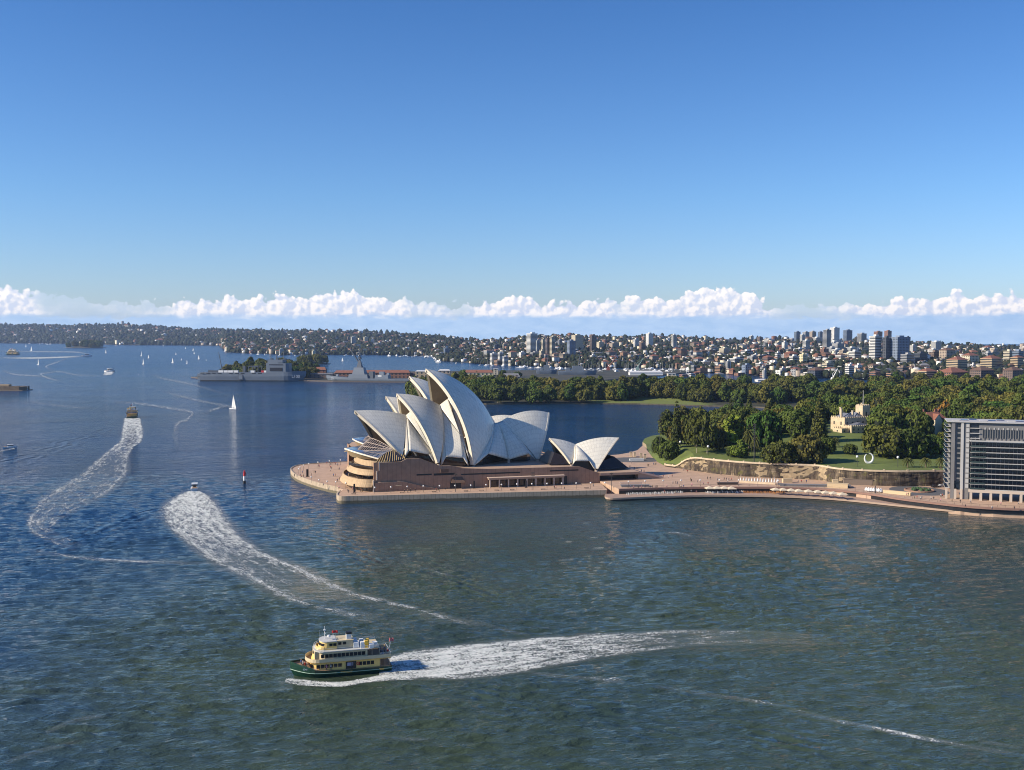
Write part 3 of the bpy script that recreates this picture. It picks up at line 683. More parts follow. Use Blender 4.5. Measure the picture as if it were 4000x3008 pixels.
def patch(A, B, C_, D, bulge, nrm, nu=10, nv=12):
    """four-cornered sheet A-B (bottom) D-C (top), pushed outwards along nrm"""
    A, B, C_, D, nrm = [np.array(q, float) for q in (A, B, C_, D, nrm)]; P = np.zeros((nu + 1, nv + 1, 3))
    for i in range(nu + 1):
        for j in range(nv + 1):
            a, b = i / nu, j / nv
            P[i, j] = (1 - b) * ((1 - a) * A + a * B) + b * ((1 - a) * D + a * C_) + nrm * bulge * 4 * (b * (1 - b)) * (0.55 + 0.45 * 4 * a * (1 - a))
    return P
def side_shell(Ff, bf, br, tail, L_, Vp, Up, parent, axis, label=None):
    """the smaller vault closing the gap between two main vaults: a lower panel bf-br-L-Vp over the side opening, a strip turning back
    to the front vault, a tail down to the rear foot, and an upper panel fanning from L to its own ridge Vp-Up"""
    mb = MB()
    for sg in (1, -1):
        M = lambda q: np.array([q[0], q[1] if sg == 1 else 2 * axis - q[1], q[2]], float)
        out = np.array([0, -sg * 1.0, 0.3])
        P = patch(M(bf), M(br), M(L_), M(Vp), 1.0, out); emit_surface(mb, P, 0, lambda i, j: (i / 10 * .5, j / 12 * 30), sg == -1)
        P = patch(M(Ff), M(bf), M(Vp), M(Vp) + np.array([-.9, 0, .2]), .9, out, 3, 12); emit_surface(mb, P, 1, lambda i, j: (i / 10, j), sg == -1)
        P = patch(M(br), M(tail), M(L_) + np.array([.3, 0, 0]), M(L_), .3, out, 3, 8); emit_surface(mb, P, 0, lambda i, j: (i / 16, j * 2), sg == -1)
        F2 = M(L_); c, rad = sph_center(F2, M(Vp), M(Up), 40, sg); nu = 8; nv = 14; Q = np.zeros((nu + 1, nv + 1, 3))
        for i in range(nu + 1):
            r_ = M(Vp) * (1 - i / nu) + M(Up) * (i / nu) * 1.0
            for j in range(nv + 1): Q[i, j] = slerp(F2, r_, c, 0.02 + 0.98 * j / nv)
        emit_surface(mb, Q, 0, lambda i, j: (i / 20, j / nv * 30), sg == -1)
        U2 = M(Up) + np.array([2.6, -sg * .8, 3.0]); P = patch(M(L_) , M(tail) + np.array([.8, 0, 2.5]), U2, M(Up), .8, out, 3, 12); emit_surface(mb, P, 0, lambda i, j: (i / 20, j * 2.4), sg == -1)
    o = mb.build('side_shell', [M_tile, M_rim], parent, smooth=True); set_uv(o, mb)
    if label: o['label'] = label
    sol = o.modifiers.new('t', 'SOLIDIFY'); sol.thickness = 0.4; sol.offset = 0; to_hall(o)
    return o
def infill(Fw, T, Rr, axis, parent, halves, back, zb, cols=16, frac=0.90, zlo=None, smat=None):
    """glass and louvre wall hung inside a vault's mouth: dark glass with standing bronze mullions"""
    (P, I), (P2, I2) = halves; nu = P.shape[0] - 1; k = int(nu * (1 - back)); gl = MB(); mu = MB()
    L = I[k]; Rt = I2[k]; h = L.shape[0]
    pts_l = [q for q in L if q[2] > zb]; pts_r = [q for q in Rt if q[2] > zb]
    n = min(len(pts_l), len(pts_r)); pts_l = pts_l[-n:]; pts_r = pts_r[-n:]
    V = []; 
    for a, b in zip(pts_l, pts_r): V.append([tuple(a * (1 - s) + b * s) for s in np.linspace(0, 1, 9)])
    low = [tuple(np.array([q[0], q[1], zb])) for q in V[0]]
    gl.grid([low] + V)
    o = gl.build('glass_wall', M_glass, parent); to_hall(o)
    # mullions: vertical members from the bottom line up to the vault
    y0 = pts_l[0][1]; y1 = pts_r[0][1]
    for i in range(1, cols):
        y = y0 + (y1 - y0) * i / cols
        side = pts_l if (y - axis) * (y0 - axis) > 0 else pts_r
        zz = [q[2] for q in side]; yy = [abs(q[1] - axis) for q in side]; xx = [q[0] for q in side]
        d = abs(y - axis); order = np.argsort(yy); zt = float(np.interp(d, np.array(yy)[order], np.array(zz)[order])); xt = float(np.interp(d, np.array(yy)[order], np.array(xx)[order]))
        xb = pts_l[0][0]
        ox = -1.0 if T[0] < Rr[0] else 1.0
        mu.tube((xb + ox * .35, y, zb), (xt + ox * .35, y, zt - .2), 0.34, 0.22, 4)
    mu.build('mullion', smat or M_bronze, o); MUL.append(o)
    return o
MUL = []

# ---- the nearer, larger hall: its own frame, x along the hall axis (south), origin on the ridge line
HALL = {1: ((60.0, 41.0, 0), .18), 2: ((60.0, 91.0, 0), -.04)}; CUR = [1]
def to_hall(o):
    o.location = HALL[CUR[0]][0]; o.rotation_euler = (0, 0, HALL[CUR[0]][1])
AX = 0.0
SH = {'A': ((-47.0, -20.5, 19.9), (-37.3, 0, 41.0), (-66.9, 0, 44.3)), 'B': ((-28.0, -25.6, 15.3), (-16.8, 0, 45.8), (-42.5, 0, 53.0)),
      'C': ((-8.0, -27.2, 13.3), (16.7, 0, 34.3), (-25.1, 0, 66.6)), 'D': ((37.7, -15.2, 13.0), (21.7, 0, 35.5), (52.9, 0, 39.3))}
lab = {'A': 'lowest north roof shell over the bronze glass foyer', 'B': 'middle north-facing roof shell', 'C': 'tallest roof shell', 'D': 'south-facing roof shell'}
HV = {}
for k, (F, r_, T) in SH.items():
    o, HV[k] = main_shell(F, r_, T, AX, OH, rad={'A': 125, 'B': 62, 'C': 62, 'D': 56}[k], label=lab[k])
side_shell((-45.8, -20.6, 19.6), (-42.6, -19, 22.9), (-31.5, -19.5, 20.4), (-29.0, -22, 15.8), (-28.4, -16.5, 21.5), (-37.5, 0, 40.6), (-34.4, 0, 42.8), OH, AX)
side_shell((-26.4, -25.6, 15.0), (-23.5, -25, 19.5), (-14.1, -27, 18.3), (-11.8, -28.5, 14.3), (-12.4, -19, 30.3), (-17.4, 0, 45.5), (-12.0, 0, 49.2), OH, AX)
# southern pair between the tallest and the south-facing shell: they meet on a foot between the two
def rear_side(parent, axis, Rc, Rd, c1, mid, c2, Fd):
    mb = MB()
    for sg in (1, -1):
        M = lambda q: np.array([q[0], q[1] if sg == 1 else 2 * axis - q[1], q[2]], float); out = np.array([0, -sg * 1.0, .35])
        tm = (M(Rc) + M(Rd)) / 2 + np.array([0, 0, -.2])
        P = patch(M(c1), M(mid), tm, M(Rc), 2.4, out, 8, 14); emit_surface(mb, P, 0, lambda i, j: (i / 8 * .4, j / 14 * 30), sg == -1)
        P = patch(M(mid), M(c2), M(Rd), tm, 2.4, out, 8, 14); emit_surface(mb, P, 0, lambda i, j: (i / 8 * .4 + .4, j / 14 * 30), sg == -1)
        a0 = M(c1) + (M(Rc) - M(c1)) * .0; P = patch(M((c1[0] - 9.0, c1[1] - 2.6, 14.4)), M(c1), M(Rc), M(Rc) + np.array([-1.5, 0, -.4]), 2.6, out, 4, 14); emit_surface(mb, P, 0, lambda i, j: (i / 16, j * 2), sg == -1)
        P = patch(M(c2), M((Fd[0] - .8, Fd[1], Fd[2] + .2)), M(Rd) + np.array([1.0, 0, .2]), M(Rd), 1.4, out, 4, 14); emit_surface(mb, P, 0, lambda i, j: (i / 16, j * 2), sg == -1)
    o = mb.build('side_shell', [M_tile, M_rim], parent, smooth=True); set_uv(o, mb); to_hall(o)
    sol = o.modifiers.new('t', 'SOLIDIFY'); sol.thickness = 0.4; sol.offset = 0
    sp_ = MB(); sp_.tube((mid[0], mid[1] + .5, 13), (mid[0], mid[1] + .3, mid[2] + .6), 1.0, .5, 8); to_hall(sp_.build('pedestal', mat('pedestal_concrete', (.42, .34, .27), .7), parent))
rear_side(OH, AX, (17.0, 0, 34.1), (21.9, 0, 35.4), (1.9, -25.0, 19.7), (17.9, -18.0, 14.9), (30.4, -18.5, 17.6), (37.7, -15.2, 13.0))
# glass and louvres in the mouths
infill(SH['A'][0], SH['A'][2], SH['A'][1], AX, OH, HV['A'], 0.14, 24.5, 26)
M_gold = mat('golden_louvre_wall', (0.34, 0.24, 0.10), 0.55, var=.3, vscale=.5)
def louvre_wall(halves, back, zb, parent, axis, strips):
    """solid louvred wall in the upper mouths, with pale upright ribs"""
    (P, I), (P2, I2) = halves; nu = P.shape[0] - 1; k = int(nu * (1 - back)); L = [q for q in I[k] if q[2] > zb]; Rr_ = [q for q in I2[k] if q[2] > zb]
    n = min(len(L), len(Rr_)); mb = MB(); mb.grid([[tuple(a * (1 - s) + b * s) for s in np.linspace(0, 1, 13)] for a, b in zip(L[-n:], Rr_[-n:])])
    o = mb.build('louvre_wall', M_gold, parent); to_hall(o); rb = MB()
    a = L[-n]; b = Rr_[-n]; tp = L[-1]
    for s in strips:
        y = a[1] * (1 - s) + b[1] * s; side = L if s < .5 else Rr_
        yy = np.array([abs(q[1] - axis) for q in side]); zz = np.array([q[2] for q in side]); xx = np.array([q[0] for q in side]); od = np.argsort(yy)
        zt = float(np.interp(abs(y - axis), yy[od], zz[od])); xt = float(np.interp(abs(y - axis), yy[od], xx[od]))
        rb.tube((a[0] - .5, y, a[2]), (xt - .5, y, zt), .32, .28, 5)
    rb.build('louvre_rib', M_rim, o)
louvre_wall(HV['B'], .26, 38.0, OH, AX, (.4, .55)); louvre_wall(HV['C'], .26, 41.0, OH, AX, (.33, .5, .62))
gn = MB(); 
# ---- the farther, slightly smaller hall
CUR[0] = 2; AX2 = 0.0
S2 = {'A': ((-40.0, -15.5, 18.8), (-33.5, 0, 35.0), (-53.5, 0, 36.8)), 'B': ((-23.5, -20, 15.0), (-16.5, 0, 41.0), (-39.3, 0, 48.0)),
      'C': ((-6.0, -24, 13.6), (13.5, 0, 30.6), (-24.7, 0, 60.2)), 'D': ((31.0, -14.0, 14.0), (16.5, 0, 30.8), (45.0, 0, 33.6))}
HV2 = {}
for k, (F, r_, T) in S2.items(): o, HV2[k] = main_shell(F, r_, T, 0.0, OH, rad={'A': 70, 'B': 62, 'C': 58, 'D': 46}[k], rim=1.0)
side_shell((-39, -15.6, 18.6), (-36, -15, 22.0), (-26.4, -17, 19.4), (-24.5, -19.5, 15.4), (-24, -14.5, 20.6), (-33.5, 0, 34.6), (-30.5, 0, 36.8), OH, 0.0)
side_shell((-22.0, -20, 14.8), (-19.5, -20.5, 18.6), (-11.6, -23.4, 17.8), (-9.4, -24.8, 14.4), (-9.6, -16.5, 27.0), (-16.9, 0, 40.6), (-12.6, 0, 43.8), OH, 0.0)
rear_side(OH, 0.0, (13.8, 0, 30.4), (16.8, 0, 30.7), (1.5, -21.5, 18.6), (14.0, -15.0, 14.9), (24.8, -16, 17.2), (31.0, -14.0, 14.0))
infill(S2['A'][0], S2['A'][2], S2['A'][1], 0.0, OH, HV2['A'], 0.14, 22.0, 20)
louvre_wall(HV2['B'], .26, 36.0, OH, 0.0, (.4, .6)); louvre_wall(HV2['C'], .26, 38.5, OH, 0.0, (.35, .6)); CUR[0] = 1
# ---- restaurant
AX3 = 22.0
M3 = dict(parent=OH, rad=60, th=.9, mtile=M_tile_s, rim=.9)
r1, hr1 = main_shell((112.4, 8.5, 13.1), (119.1, AX3, 23.1), (103.7, AX3, 27.0), AX3, label='small restaurant shell facing north', **M3)
r2, hr2 = main_shell((126.1, 5.4, 9.9), (119.4, AX3, 23.1), (145.6, AX3, 26.1), AX3, label='small restaurant shell facing south', **M3)
mb = MB()
for sg in (1, -1):
    M = lambda q: np.array([q[0], q[1] if sg == 1 else 2 * AX3 - q[1], q[2]], float)
    P = patch(M((114.5, 8.2, 15.1)), M((122.9, 8.0, 14.9)), M((119.6, AX3, 22.8)), M((119.2, AX3, 22.9)), 1.6, (0, -sg, .35)); emit_surface(mb, P, 0, lambda i, j: (i / 20, j), sg == -1)
    P = patch(M((113.0, 8.3, 13.1)), M((114.5, 8.2, 15.1)), M((119.2, AX3, 22.9)), M((118.8, AX3, 22.9)), 1.5, (0, -sg, .35), 3, 12); emit_surface(mb, P, 1, lambda i, j: (i, j), sg == -1)
    P = patch(M((122.9, 8.0, 14.9)), M((125.3, 5.4, 10.0)), M((120.0, AX3, 23.0)), M((119.6, AX3, 22.8)), .8, (0, -sg, .35), 3, 12); emit_surface(mb, P, 0, lambda i, j: (i, j), sg == -1)
o = mb.build('side_shell', [M_tile_s, M_rim], OH, smooth=True); set_uv(o, mb); sol = o.modifiers.new('t', 'SOLIDIFY'); sol.thickness = .35; sol.offset = 0
def skirt_glass(pts_hi, pts_lo, parent, m=None, bars=10):
    mb = MB(); mb.grid([pts_lo, pts_hi]); o = mb.build('glass_wall', m or M_glass, parent)
    return o
# sloping dark glass skirts of the restaurant
for (xa, xb, x2, z0) in ((104.5, 100.2, 113.0, 13.1), (140.5, 147.5, 127.5, 9.6)):
    sx = 1 if xa < x2 else -1
    skirt_glass([(x2, 11.5, z0 + 3.0), (xa, 15.5, z0 + 6.4), (xa, 2 * AX3 - 15.5, z0 + 6.4), (x2, 2 * AX3 - 11.5, z0 + 3.0)], [(x2 - sx * 1, 9.6, z0 + .1), (xb, 10.5, z0 + .1), (xb, 2 * AX3 - 10.5, z0 + .1), (x2 - sx * 1, 2 * AX3 - 9.6, z0 + .1)], OH)
bx = MB(); bx.box((118.5, AX3, 11.8), (13, 24, 5.6)); bx.build('inner_wall', M_dark, OH)
# dark glazed walls behind the open edges of the side shells
for hn, k in ((1, 1.0), (2, .85)):
    CUR[0] = hn; bx = MB(); pr_ = [(-43, -17), (-30, -19), (-12, -24), (0, -21), (17, -9), (32, -13), (36, -9)]; pr_ = [(a * (1 if hn == 1 else .9), b * k) for a, b in pr_]
    bx.prism(pr_ + [(a, -b) for a, b in pr_[::-1]], 12.6, 19.6); to_hall(bx.build('glazed_lobby', M_glass, OH))
CUR[0] = 1
hp = lambda u, w: (60 + u * math.cos(.18) - w * math.sin(.18), 41 + u * math.sin(.18) + w * math.cos(.18))
for (x, y, z, h) in (hp(-47, -20.2) + (18.8, 1.3), hp(-28, -25.3) + (14.0, 1.5), hp(-8, -26.9) + (12.2, 1.4), hp(37.7, -15) + (12.4, 1.2), (112.5, 8.8, 12.2, .9), (126.0, 5.8, 9.0, .9)):
    pd = MB(); pd.tube((x, y, z - 1), (x, y, z + h), 1.3, .8, 8); pd.build('pedestal', mat('pedestal_concrete', (.42, .34, .27), .7), OH)
# ---- podium: long granite block with the swooping parapet
WT = [(0, 18.7), (2.4, 18.7), (14.5, 18.9), (17.5, 20.4), (24.5, 20.4), (27, 19.4), (35.5, 16.0), (41, 16.0), (48.5, 14.3), (62, 13.5), (97, 13.2), (112, 13.2), (114.2, 13.1), (120, 11.0), (126.1, 9.0)]
mb = MB(); wall_strip(mb, [(s, 0) for s, z in WT], Z_P - .1, [z for s, z in WT])
T0 = [(s, 0, z) for s, z in WT]; T1 = [(s, .8, z) for s, z in WT]
mb.grid([T0, T1], 1)
# roof deck behind the parapet
RD = [(0, 17.0), (14, 17.2), (20, 18.6), (26, 18.2), (36, 14.3), (48, 13.4), (62, 13.2), (112, 12.6), (120, 10.4), (126.1, 8.6)]
mb.grid([[(s, .8, z) for s, z in RD], [(s, 14, z) for s, z in RD], [(s, 112, z) for s, z in RD]], 1)
wall_strip(mb, [(s, .8) for s, z in WT][::-1], [z - 3 for s, z in WT][::-1], [z for s, z in WT][::-1], 0)
wall_strip(mb, [(126.1, 0), (126.1, 112), (120, 126), (20, 128), (0, 120), (0, 112)], Z_P - .1, [9, 9, 12, 14, 17, 17])
wall_strip(mb, [(14, 112), (14, 60), (0, 53), (0, 0)], Z_P - .1, [17, 17, 18.7, 18.7])
mb.grid([[(s, 112, z) for s, z in RD], [(max(min(s, 120), 4), 128, z) for s, z in RD]], 1)
pod = mb.build('podium', [M_granite, M_gran2], OH); set_uv(pod, mb)
# recessed slots, doors and hoods in the long wall
for s0, s1, z0, z1 in ((22.8, 31.0, 11.2, 12.0), (32.2, 43.5, 10.9, 12.0), (47.0, 80.0, 10.6, 11.3), (97.0, 113.5, 10.8, 11.5)):
    sl = MB(); sl.box(((s0 + s1) / 2, -.02, (z0 + z1) / 2), (s1 - s0, .1, z1 - z0)); sl.build('window_slot', M_dark, pod)
for s0, s1, z0, z1 in ((11.7, 14.3, 3.5, 6.4), (104.0, 107.0, 3.5, 8.0), (41.0, 47.0, 3.6, 7.2)):
    d = MB(); d.box(((s0 + s1) / 2, -.03, (z0 + z1) / 2), (s1 - s0, .12, z1 - z0)); d.build('door', M_dark, pod)
hd_ = MB(); hd_.add([(11.4, 0, 8.3), (14.6, 0, 8.3), (14.6, -1.5, 6.5), (11.4, -1.5, 6.5)], [(0, 1, 2, 3)][::1]); hd_.add([(11.4, 0, 6.4), (14.6, 0, 6.4), (14.6, -1.5, 6.3), (11.4, -1.5, 6.3)], [(3, 2, 1, 0)])
hd_.add([(11.4, 0, 8.3), (11.4, -1.5, 6.5), (11.4, -1.5, 6.3), (11.4, 0, 6.4)], [(0, 1, 2, 3)]); hd_.add([(14.6, 0, 8.3), (14.6, -1.5, 6.5), (14.6, -1.5, 6.3), (14.6, 0, 6.4)], [(3, 2, 1, 0)])
hd_.build('door_hood', mat('hood_concrete', (.55, .42, .28), .7), pod)
h2 = MB(); h2.add([(42.5, 0, 9.9), (47.5, 0, 9.9), (49.0, -2.2, 6.8), (41.2, -2.2, 6.8)], [(0, 3, 2, 1)]); h2.add([(42.5, 0, 9.9), (41.2, -2.2, 6.8), (41.2, 0, 6.8)], [(0, 1, 2), (2, 1, 0)]); h2.add([(47.5, 0, 9.9), (49, -2.2, 6.8), (49, 0, 6.8)], [(2, 1, 0), (0, 1, 2)]); h2.build('wall_hood', M_granite, pod)
h3 = MB(); h3.box((37.8, -.5, 13.4), (4.4, 1.0, 1.9)); h3.build('wall_hood', M_granite, pod)
# raised stair wedge against the wall: a lower block stepping down southward
mb = MB(); ws = [(0.5, 8.4), (15.8, 8.4), (25, 5.9), (29.5, 4.9), (34.0, 4.1)]
wall_strip(mb, [(s, -1.3) for s, z in ws], Z_P, [z for s, z in ws]); mb.grid([[(s, -1.3, z) for s, z in ws], [(s, 0, z) for s, z in ws]], 1); wall_strip(mb, [(.5, 0), (.5, -1.3)], Z_P, 8.4)
o = mb.build('stair_wall', [M_granite, M_gran2], pod); set_uv(o, mb)
# colonnade with a pale cornice
cl = MB(); cl.box((83.0, -1.6, 8.25), (42.5, 3.2, .9)); cl.box((83.0, -1.7, 8.85), (43.5, 3.6, .3), m=1); cl.build('canopy', [M_gran2, mat('pale_cornice', (.60, .45, .35), .7)], pod)
for i in range(9):
    c_ = MB(); c_.box((62.4 + i * 5.15, -2.7, (Z_P + 7.8) / 2), (.55, .6, 7.8 - Z_P)); c_.build('column', mat('column_stone', (.62, .50, .40), .7), pod)
bk = MB(); bk.box((83, -.1, 5.7), (41.6, .16, 4.2)); bk.build('window', M_glass, pod)

# ---- curved north terraces: three stacked sunhood bands, each with a window strip below
def arc(cy, half, x0, dep, n=26):
    """convex front from (x0,cy-half) bulging to -x by dep"""
    return [(x0 - dep * math.cos(math.pi * .5 * t_) ** .9 if abs(t_) < 1 else x0, cy + half * math.sin(math.pi / 2 * t_)) for t_ in np.linspace(-1, 1, n)]
M_band = bpy.data.materials.new('sunhood_precast'); panel_mat(M_band, (0.50, 0.35, 0.20), (0.26, 0.17, 0.09), 1.15, stain=None, gap=.06)
def terraces(cy, half, x0, parent, levels):
    for (dx, dep, hf, z0, z1, flare) in levels:
        a_ = arc(cy, hf, x0 + dx, dep); c0 = np.array([x0 + 20, cy])
        def off(p, k): v = np.array(p) - c0; v = v / np.linalg.norm(v); return (p[0] + v[0] * k, p[1] + v[1] * k)
        mb = MB(); lo = [off(p, flare) for p in a_]; mi = [off(p, flare * .25) for p in a_]; hi = a_
        zs = [(lo, z0), (lo, z0 + .25), (mi, z0 + (z1 - z0) * .55), (hi, z1), ([off(p, -.45) for p in a_], z1), ([off(p, -.45) for p in a_], z1 - 1.4)]
        b = 0; rows = [[(q[0], q[1], z) for q in L_] for L_, z in zs]; P = np.array(rows)
        d = [0]
        for i in range(1, len(a_)): d.append(d[-1] + math.hypot(a_[i][0] - a_[i - 1][0], a_[i][1] - a_[i - 1][1]))
        emit_surface(mb, P, 0, lambda i, j: (d[j], i), False)
        bt = np.array([[(q[0], q[1], z0) for q in lo], [(q[0], q[1], z0 + .1) for q in [off(p, -2.2) for p in a_]]]); emit_surface(mb, bt, 0, lambda i, j: (d[j], i), False)
        o = mb.build('sunhood', M_band, parent); set_uv(o, mb)
        e = MB()
        for q, qi in ((a_[0], 1), (a_[-1], -1)):
            l_ = off(q, flare); e.add([(l_[0] - .1, l_[1], z0), (x0 + dx + 4, q[1], z0 - 3.2), (x0 + dx + 4, q[1], z1), (q[0] - .1, q[1], z1)], [(0, 1, 2, 3), (3, 2, 1, 0)])
        # walkway floor behind the hood
        fl = MB(); pl = [off(p, -.4) for p in a_]; n = len(pl)
        fl.add([(p[0], p[1], z1 - 1.3) for p in pl] + [(x0 + 8, cy + hf * .9, z1 - 1.3), (x0 + 8, cy - hf * .9, z1 - 1.3)], [tuple(range(n + 2))]); fl.build('terrace_floor', M_gran2, o)
        # window strip under the hood
        wn = MB(); wl = [off(p, -2.0) for p in a_]; wn.grid([[(q[0], q[1], z0 - 3.4) for q in wl], [(q[0], q[1], z0 + .2) for q in wl]]); w = wn.build('window_strip', M_glass, o)
        for i in range(0, len(wl), 2): mu = MB(); mu.tube((wl[i][0] - .1, wl[i][1], z0 - 3.4), (wl[i][0] - .1, wl[i][1], z0 + .1), .16, .16, 4); mu.build('mullion', M_band, o)
LV = lambda H_: [(0.0, 12.8, H_, 6.0, 10.0, 1.7), (2.0, 11.6, H_ - 1.5, 11.9, 14.9, 1.2), (3.5, 9.8, H_ - 2.5, 16.5, 19.4, .25)]
terraces(26.5, 26.5, 0.0, pod, LV(26.5)); terraces(92.0, 23, 14.0, pod, LV(23))
# end fins (pale thin walls where the hoods meet the long wall)
fn = MB()
fn.box((-.25, -.9, 6.55), (.5, 1.6, 6.1)); fn.box((1.6, -.35, 11.9), (.5, 1.0, 4.6)); fn.box((3.0, -.2, 16.9), (.5, .8, 4.6)); fn.build('end_fin', mat('pale_fin', (.62, .52, .42), .7), pod)
cr = MB(); cr.prism([(0.5, .3), (-10, 26.5), (0.5, 52), (22, 52), (22, .8)], Z_P, 16.4); cr.prism([(14.5, 69), (5, 92), (14.5, 115), (26, 115), (26, 69)], Z_P, 16.4); cr.build('terrace_core', M_glass, pod)
# ---- lens roof and folded glass of the foyers under shell A
M_lens = mat('foyer_glass_roof', (0.10, 0.13, 0.20), 0.10, spec=.9)
M_gfr = mat('glass_frame', (.45, .36, .30), .5)
def foyer(k, dx, dz, parent):
    """overhanging curved glass skirt: flat lens roof, folded fan of mullioned glass above it, raking gold glass below"""
    n = 25; T_ = np.linspace(-1, 1, n)
    rim = [(dx - 71.8 + 10.5 * abs(t_) ** 2.2, 23 * k * t_, dz + 23.3 - 3.3 * t_ * t_) for t_ in T_]
    inn = [(dx - 65 + 13.2 * abs(t_) ** 1.8, 18.5 * k * t_, dz + 22.3 + 1.6 * t_ * t_) for t_ in T_]
    top = [(dx - 58 + 6.2 * abs(t_) ** 1.5, 18.5 * k * t_, dz + 28.6 - 4.8 * t_ * t_) for t_ in T_]
    m = MB(); m.grid([rim, [((a[0] + b[0]) / 2, (a[1] + b[1]) / 2, (a[2] + b[2]) / 2 + .7) for a, b in zip(rim, inn)], inn]); o = m.build('foyer_roof', M_lens, parent, smooth=True); to_hall(o)
    e = MB()
    e.grid([[(p[0], p[1], p[2] + .25) for p in rim], [(p[0] - .2, p[1], p[2] - .45) for p in rim], [(p[0] + .5, p[1], p[2] - .45) for p in rim]]); e.build('roof_edge', M_rim, o)
    g_ = MB(); g_.grid([inn, top]); o2 = g_.build('foyer_glass', M_glass, parent); to_hall(o2); f = MB()
    up = lambda q, d=.12: (q[0] - d, q[1], q[2] + d)
    for a, b in zip(inn, top): f.tube(up(a), up(b), .16, .16, 4)
    for kk in (0, .33, .66, 1):
        L = [up(tuple(np.array(a) * (1 - kk) + np.array(b) * kk)) for a, b in zip(inn, top)]; f.grid([L, [(q[0], q[1], q[2] + .32) for q in L]])
    for sg in (1, -1):
        idx = [i for i in range(n) if sg * T_[i] < -.5]
        for i in idx: f.tube(up(rim[i], .5), up(inn[i], .6), .13, .13, 4)
        for kk in (.35, .7): L = [up(tuple(np.array(rim[i]) * (1 - kk) + np.array(inn[i]) * kk), .75) for i in idx]; f.grid([L, [(q[0] + .25, q[1], q[2] + .1) for q in L]])
    f.build('glass_frame', M_gfr, o2)
    lo = [(dx - 68.8 + 8.5 * abs(t_) ** 2.2, 21 * k * t_, dz + 19.0) for t_ in T_]
    w = MB(); w.grid([lo, [(q[0] + .3, q[1], q[2] - .4) for q in rim]]); to_hall(w.build('lower_glass', mat('lower_glass_tan', (.38, .28, .15), .5), parent))
    for sg in ((-1, 1)):
        A = [(dx - 61.3, sg * 23 * k, dz + 20.0), (dx - 51.6, sg * 18.5 * k, dz + 23.9), (dx - 47.0, sg * 21.5 * k, dz + 20.8)]; B = [(dx - 65.0, sg * 28.6 * k, dz + 18.6), (dx - 56, sg * 29.4 * k, dz + 18.7), (dx - 48.8, sg * 29.9 * k, dz + 19.9)]
        s_ = MB(); s_.grid([A, B]); o3 = s_.build('side_glass', M_glass, parent); to_hall(o3); f = MB()
        for q in np.linspace(0.02, .98, 13):
            q2 = q * 2; i = min(int(q2), 1); a = np.array(A[i]) * (1 - q2 + i) + np.array(A[i + 1]) * (q2 - i); b = np.array(B[i]) * (1 - q2 + i) + np.array(B[i + 1]) * (q2 - i); f.tube(tuple(a + np.array([0, 0, .3])), tuple(b + np.array([0, 0, .3])), .22, .22, 4)
        f.build('glass_frame', mat('golden_frame', (.55, .40, .18), .5), o3)
foyer(1.0, 0, 0, OH); CUR[0] = 2; foyer(.82, 12, -.8, OH); CUR[0] = 1
# ---- grand steps south of the podium
st = MB(); n = 30
for i in range(n):
    s0 = 149.5 + i * .48; z = 8.9 - i * .15; st.box((s0 + .24, 45, (z + 3.0) / 2), (.48, 88, z - 3.0))
st.box((137.9, 46, 8.65), (23.4, 92, .6), m=1); st.box((137.8, -.2, 8.2), (23.4, .5, 1.3), m=1)
st.build('grand_steps', [mat('step_granite', (.40, .29, .225), .8), M_gran2], OH)
un = MB(); un.box((137.8, 6.0, 5.9), (23.2, .3, 4.6)); un.build('undercroft', M_dark, OH)
sw = MB(); sw.add([(149.5, 0.4, 9.3), (149.5, .4, 8.2), (164.2, .4, 4.6), (164.2, .4, 5.6)], [(0, 1, 2, 3)]); sw.add([(149.5, 0.4, 9.3), (164.2, .4, 5.6), (164.2, 1.0, 5.6), (149.5, 1.0, 9.3)], [(0, 1, 2, 3)]); sw.build('stair_parapet', mat('pale_cornice', (.60, .45, .35), .7), OH)
# ================================================================== VEGETATION
def inside(zf, poly): return lambda x, y: np.where(inpoly(x, y, poly), zf(x, y), -3.0)
garden_h = inside(garden_z, GARDEN); head_h = inside(head_z, HEAD); navy_h = inside(navy_z, NAVY)
def leaf_mat(name, stops, rough=0.85):
    m = bpy.data.materials.new(name); m.use_nodes = True; t = NT(m.node_tree); q = t.n['Principled BSDF']
    oi = t.new('ShaderNodeObjectInfo'); at_ = t.new('ShaderNodeAttribute'); at_.attribute_name = 'tone'
    base = t.ramp(oi.outputs['Random'], stops)
    tc = t.new('ShaderNodeTexCoord').outputs['Object']
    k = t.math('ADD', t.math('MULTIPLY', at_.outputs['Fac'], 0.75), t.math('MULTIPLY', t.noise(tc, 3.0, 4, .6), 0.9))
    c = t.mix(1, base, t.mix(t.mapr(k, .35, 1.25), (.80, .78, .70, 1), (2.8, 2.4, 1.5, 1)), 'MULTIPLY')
    t.put(q.inputs['Base Color'], c); q.inputs['Roughness'].default_value = rough; q.inputs['Specular IOR Level'].default_value = .25
    return m
G_ = lambda *a: (*a, 1)
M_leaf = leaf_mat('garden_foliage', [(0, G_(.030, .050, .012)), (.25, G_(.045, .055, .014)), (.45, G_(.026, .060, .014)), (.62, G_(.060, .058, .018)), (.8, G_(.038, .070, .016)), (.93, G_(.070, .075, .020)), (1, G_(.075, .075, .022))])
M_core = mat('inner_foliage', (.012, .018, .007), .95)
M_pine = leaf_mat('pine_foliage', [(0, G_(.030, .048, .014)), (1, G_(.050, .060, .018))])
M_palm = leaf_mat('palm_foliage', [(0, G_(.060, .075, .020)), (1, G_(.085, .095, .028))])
M_bright = leaf_mat('bright_foliage', [(0, G_(.060, .095, .018)), (1, G_(.085, .120, .022))])
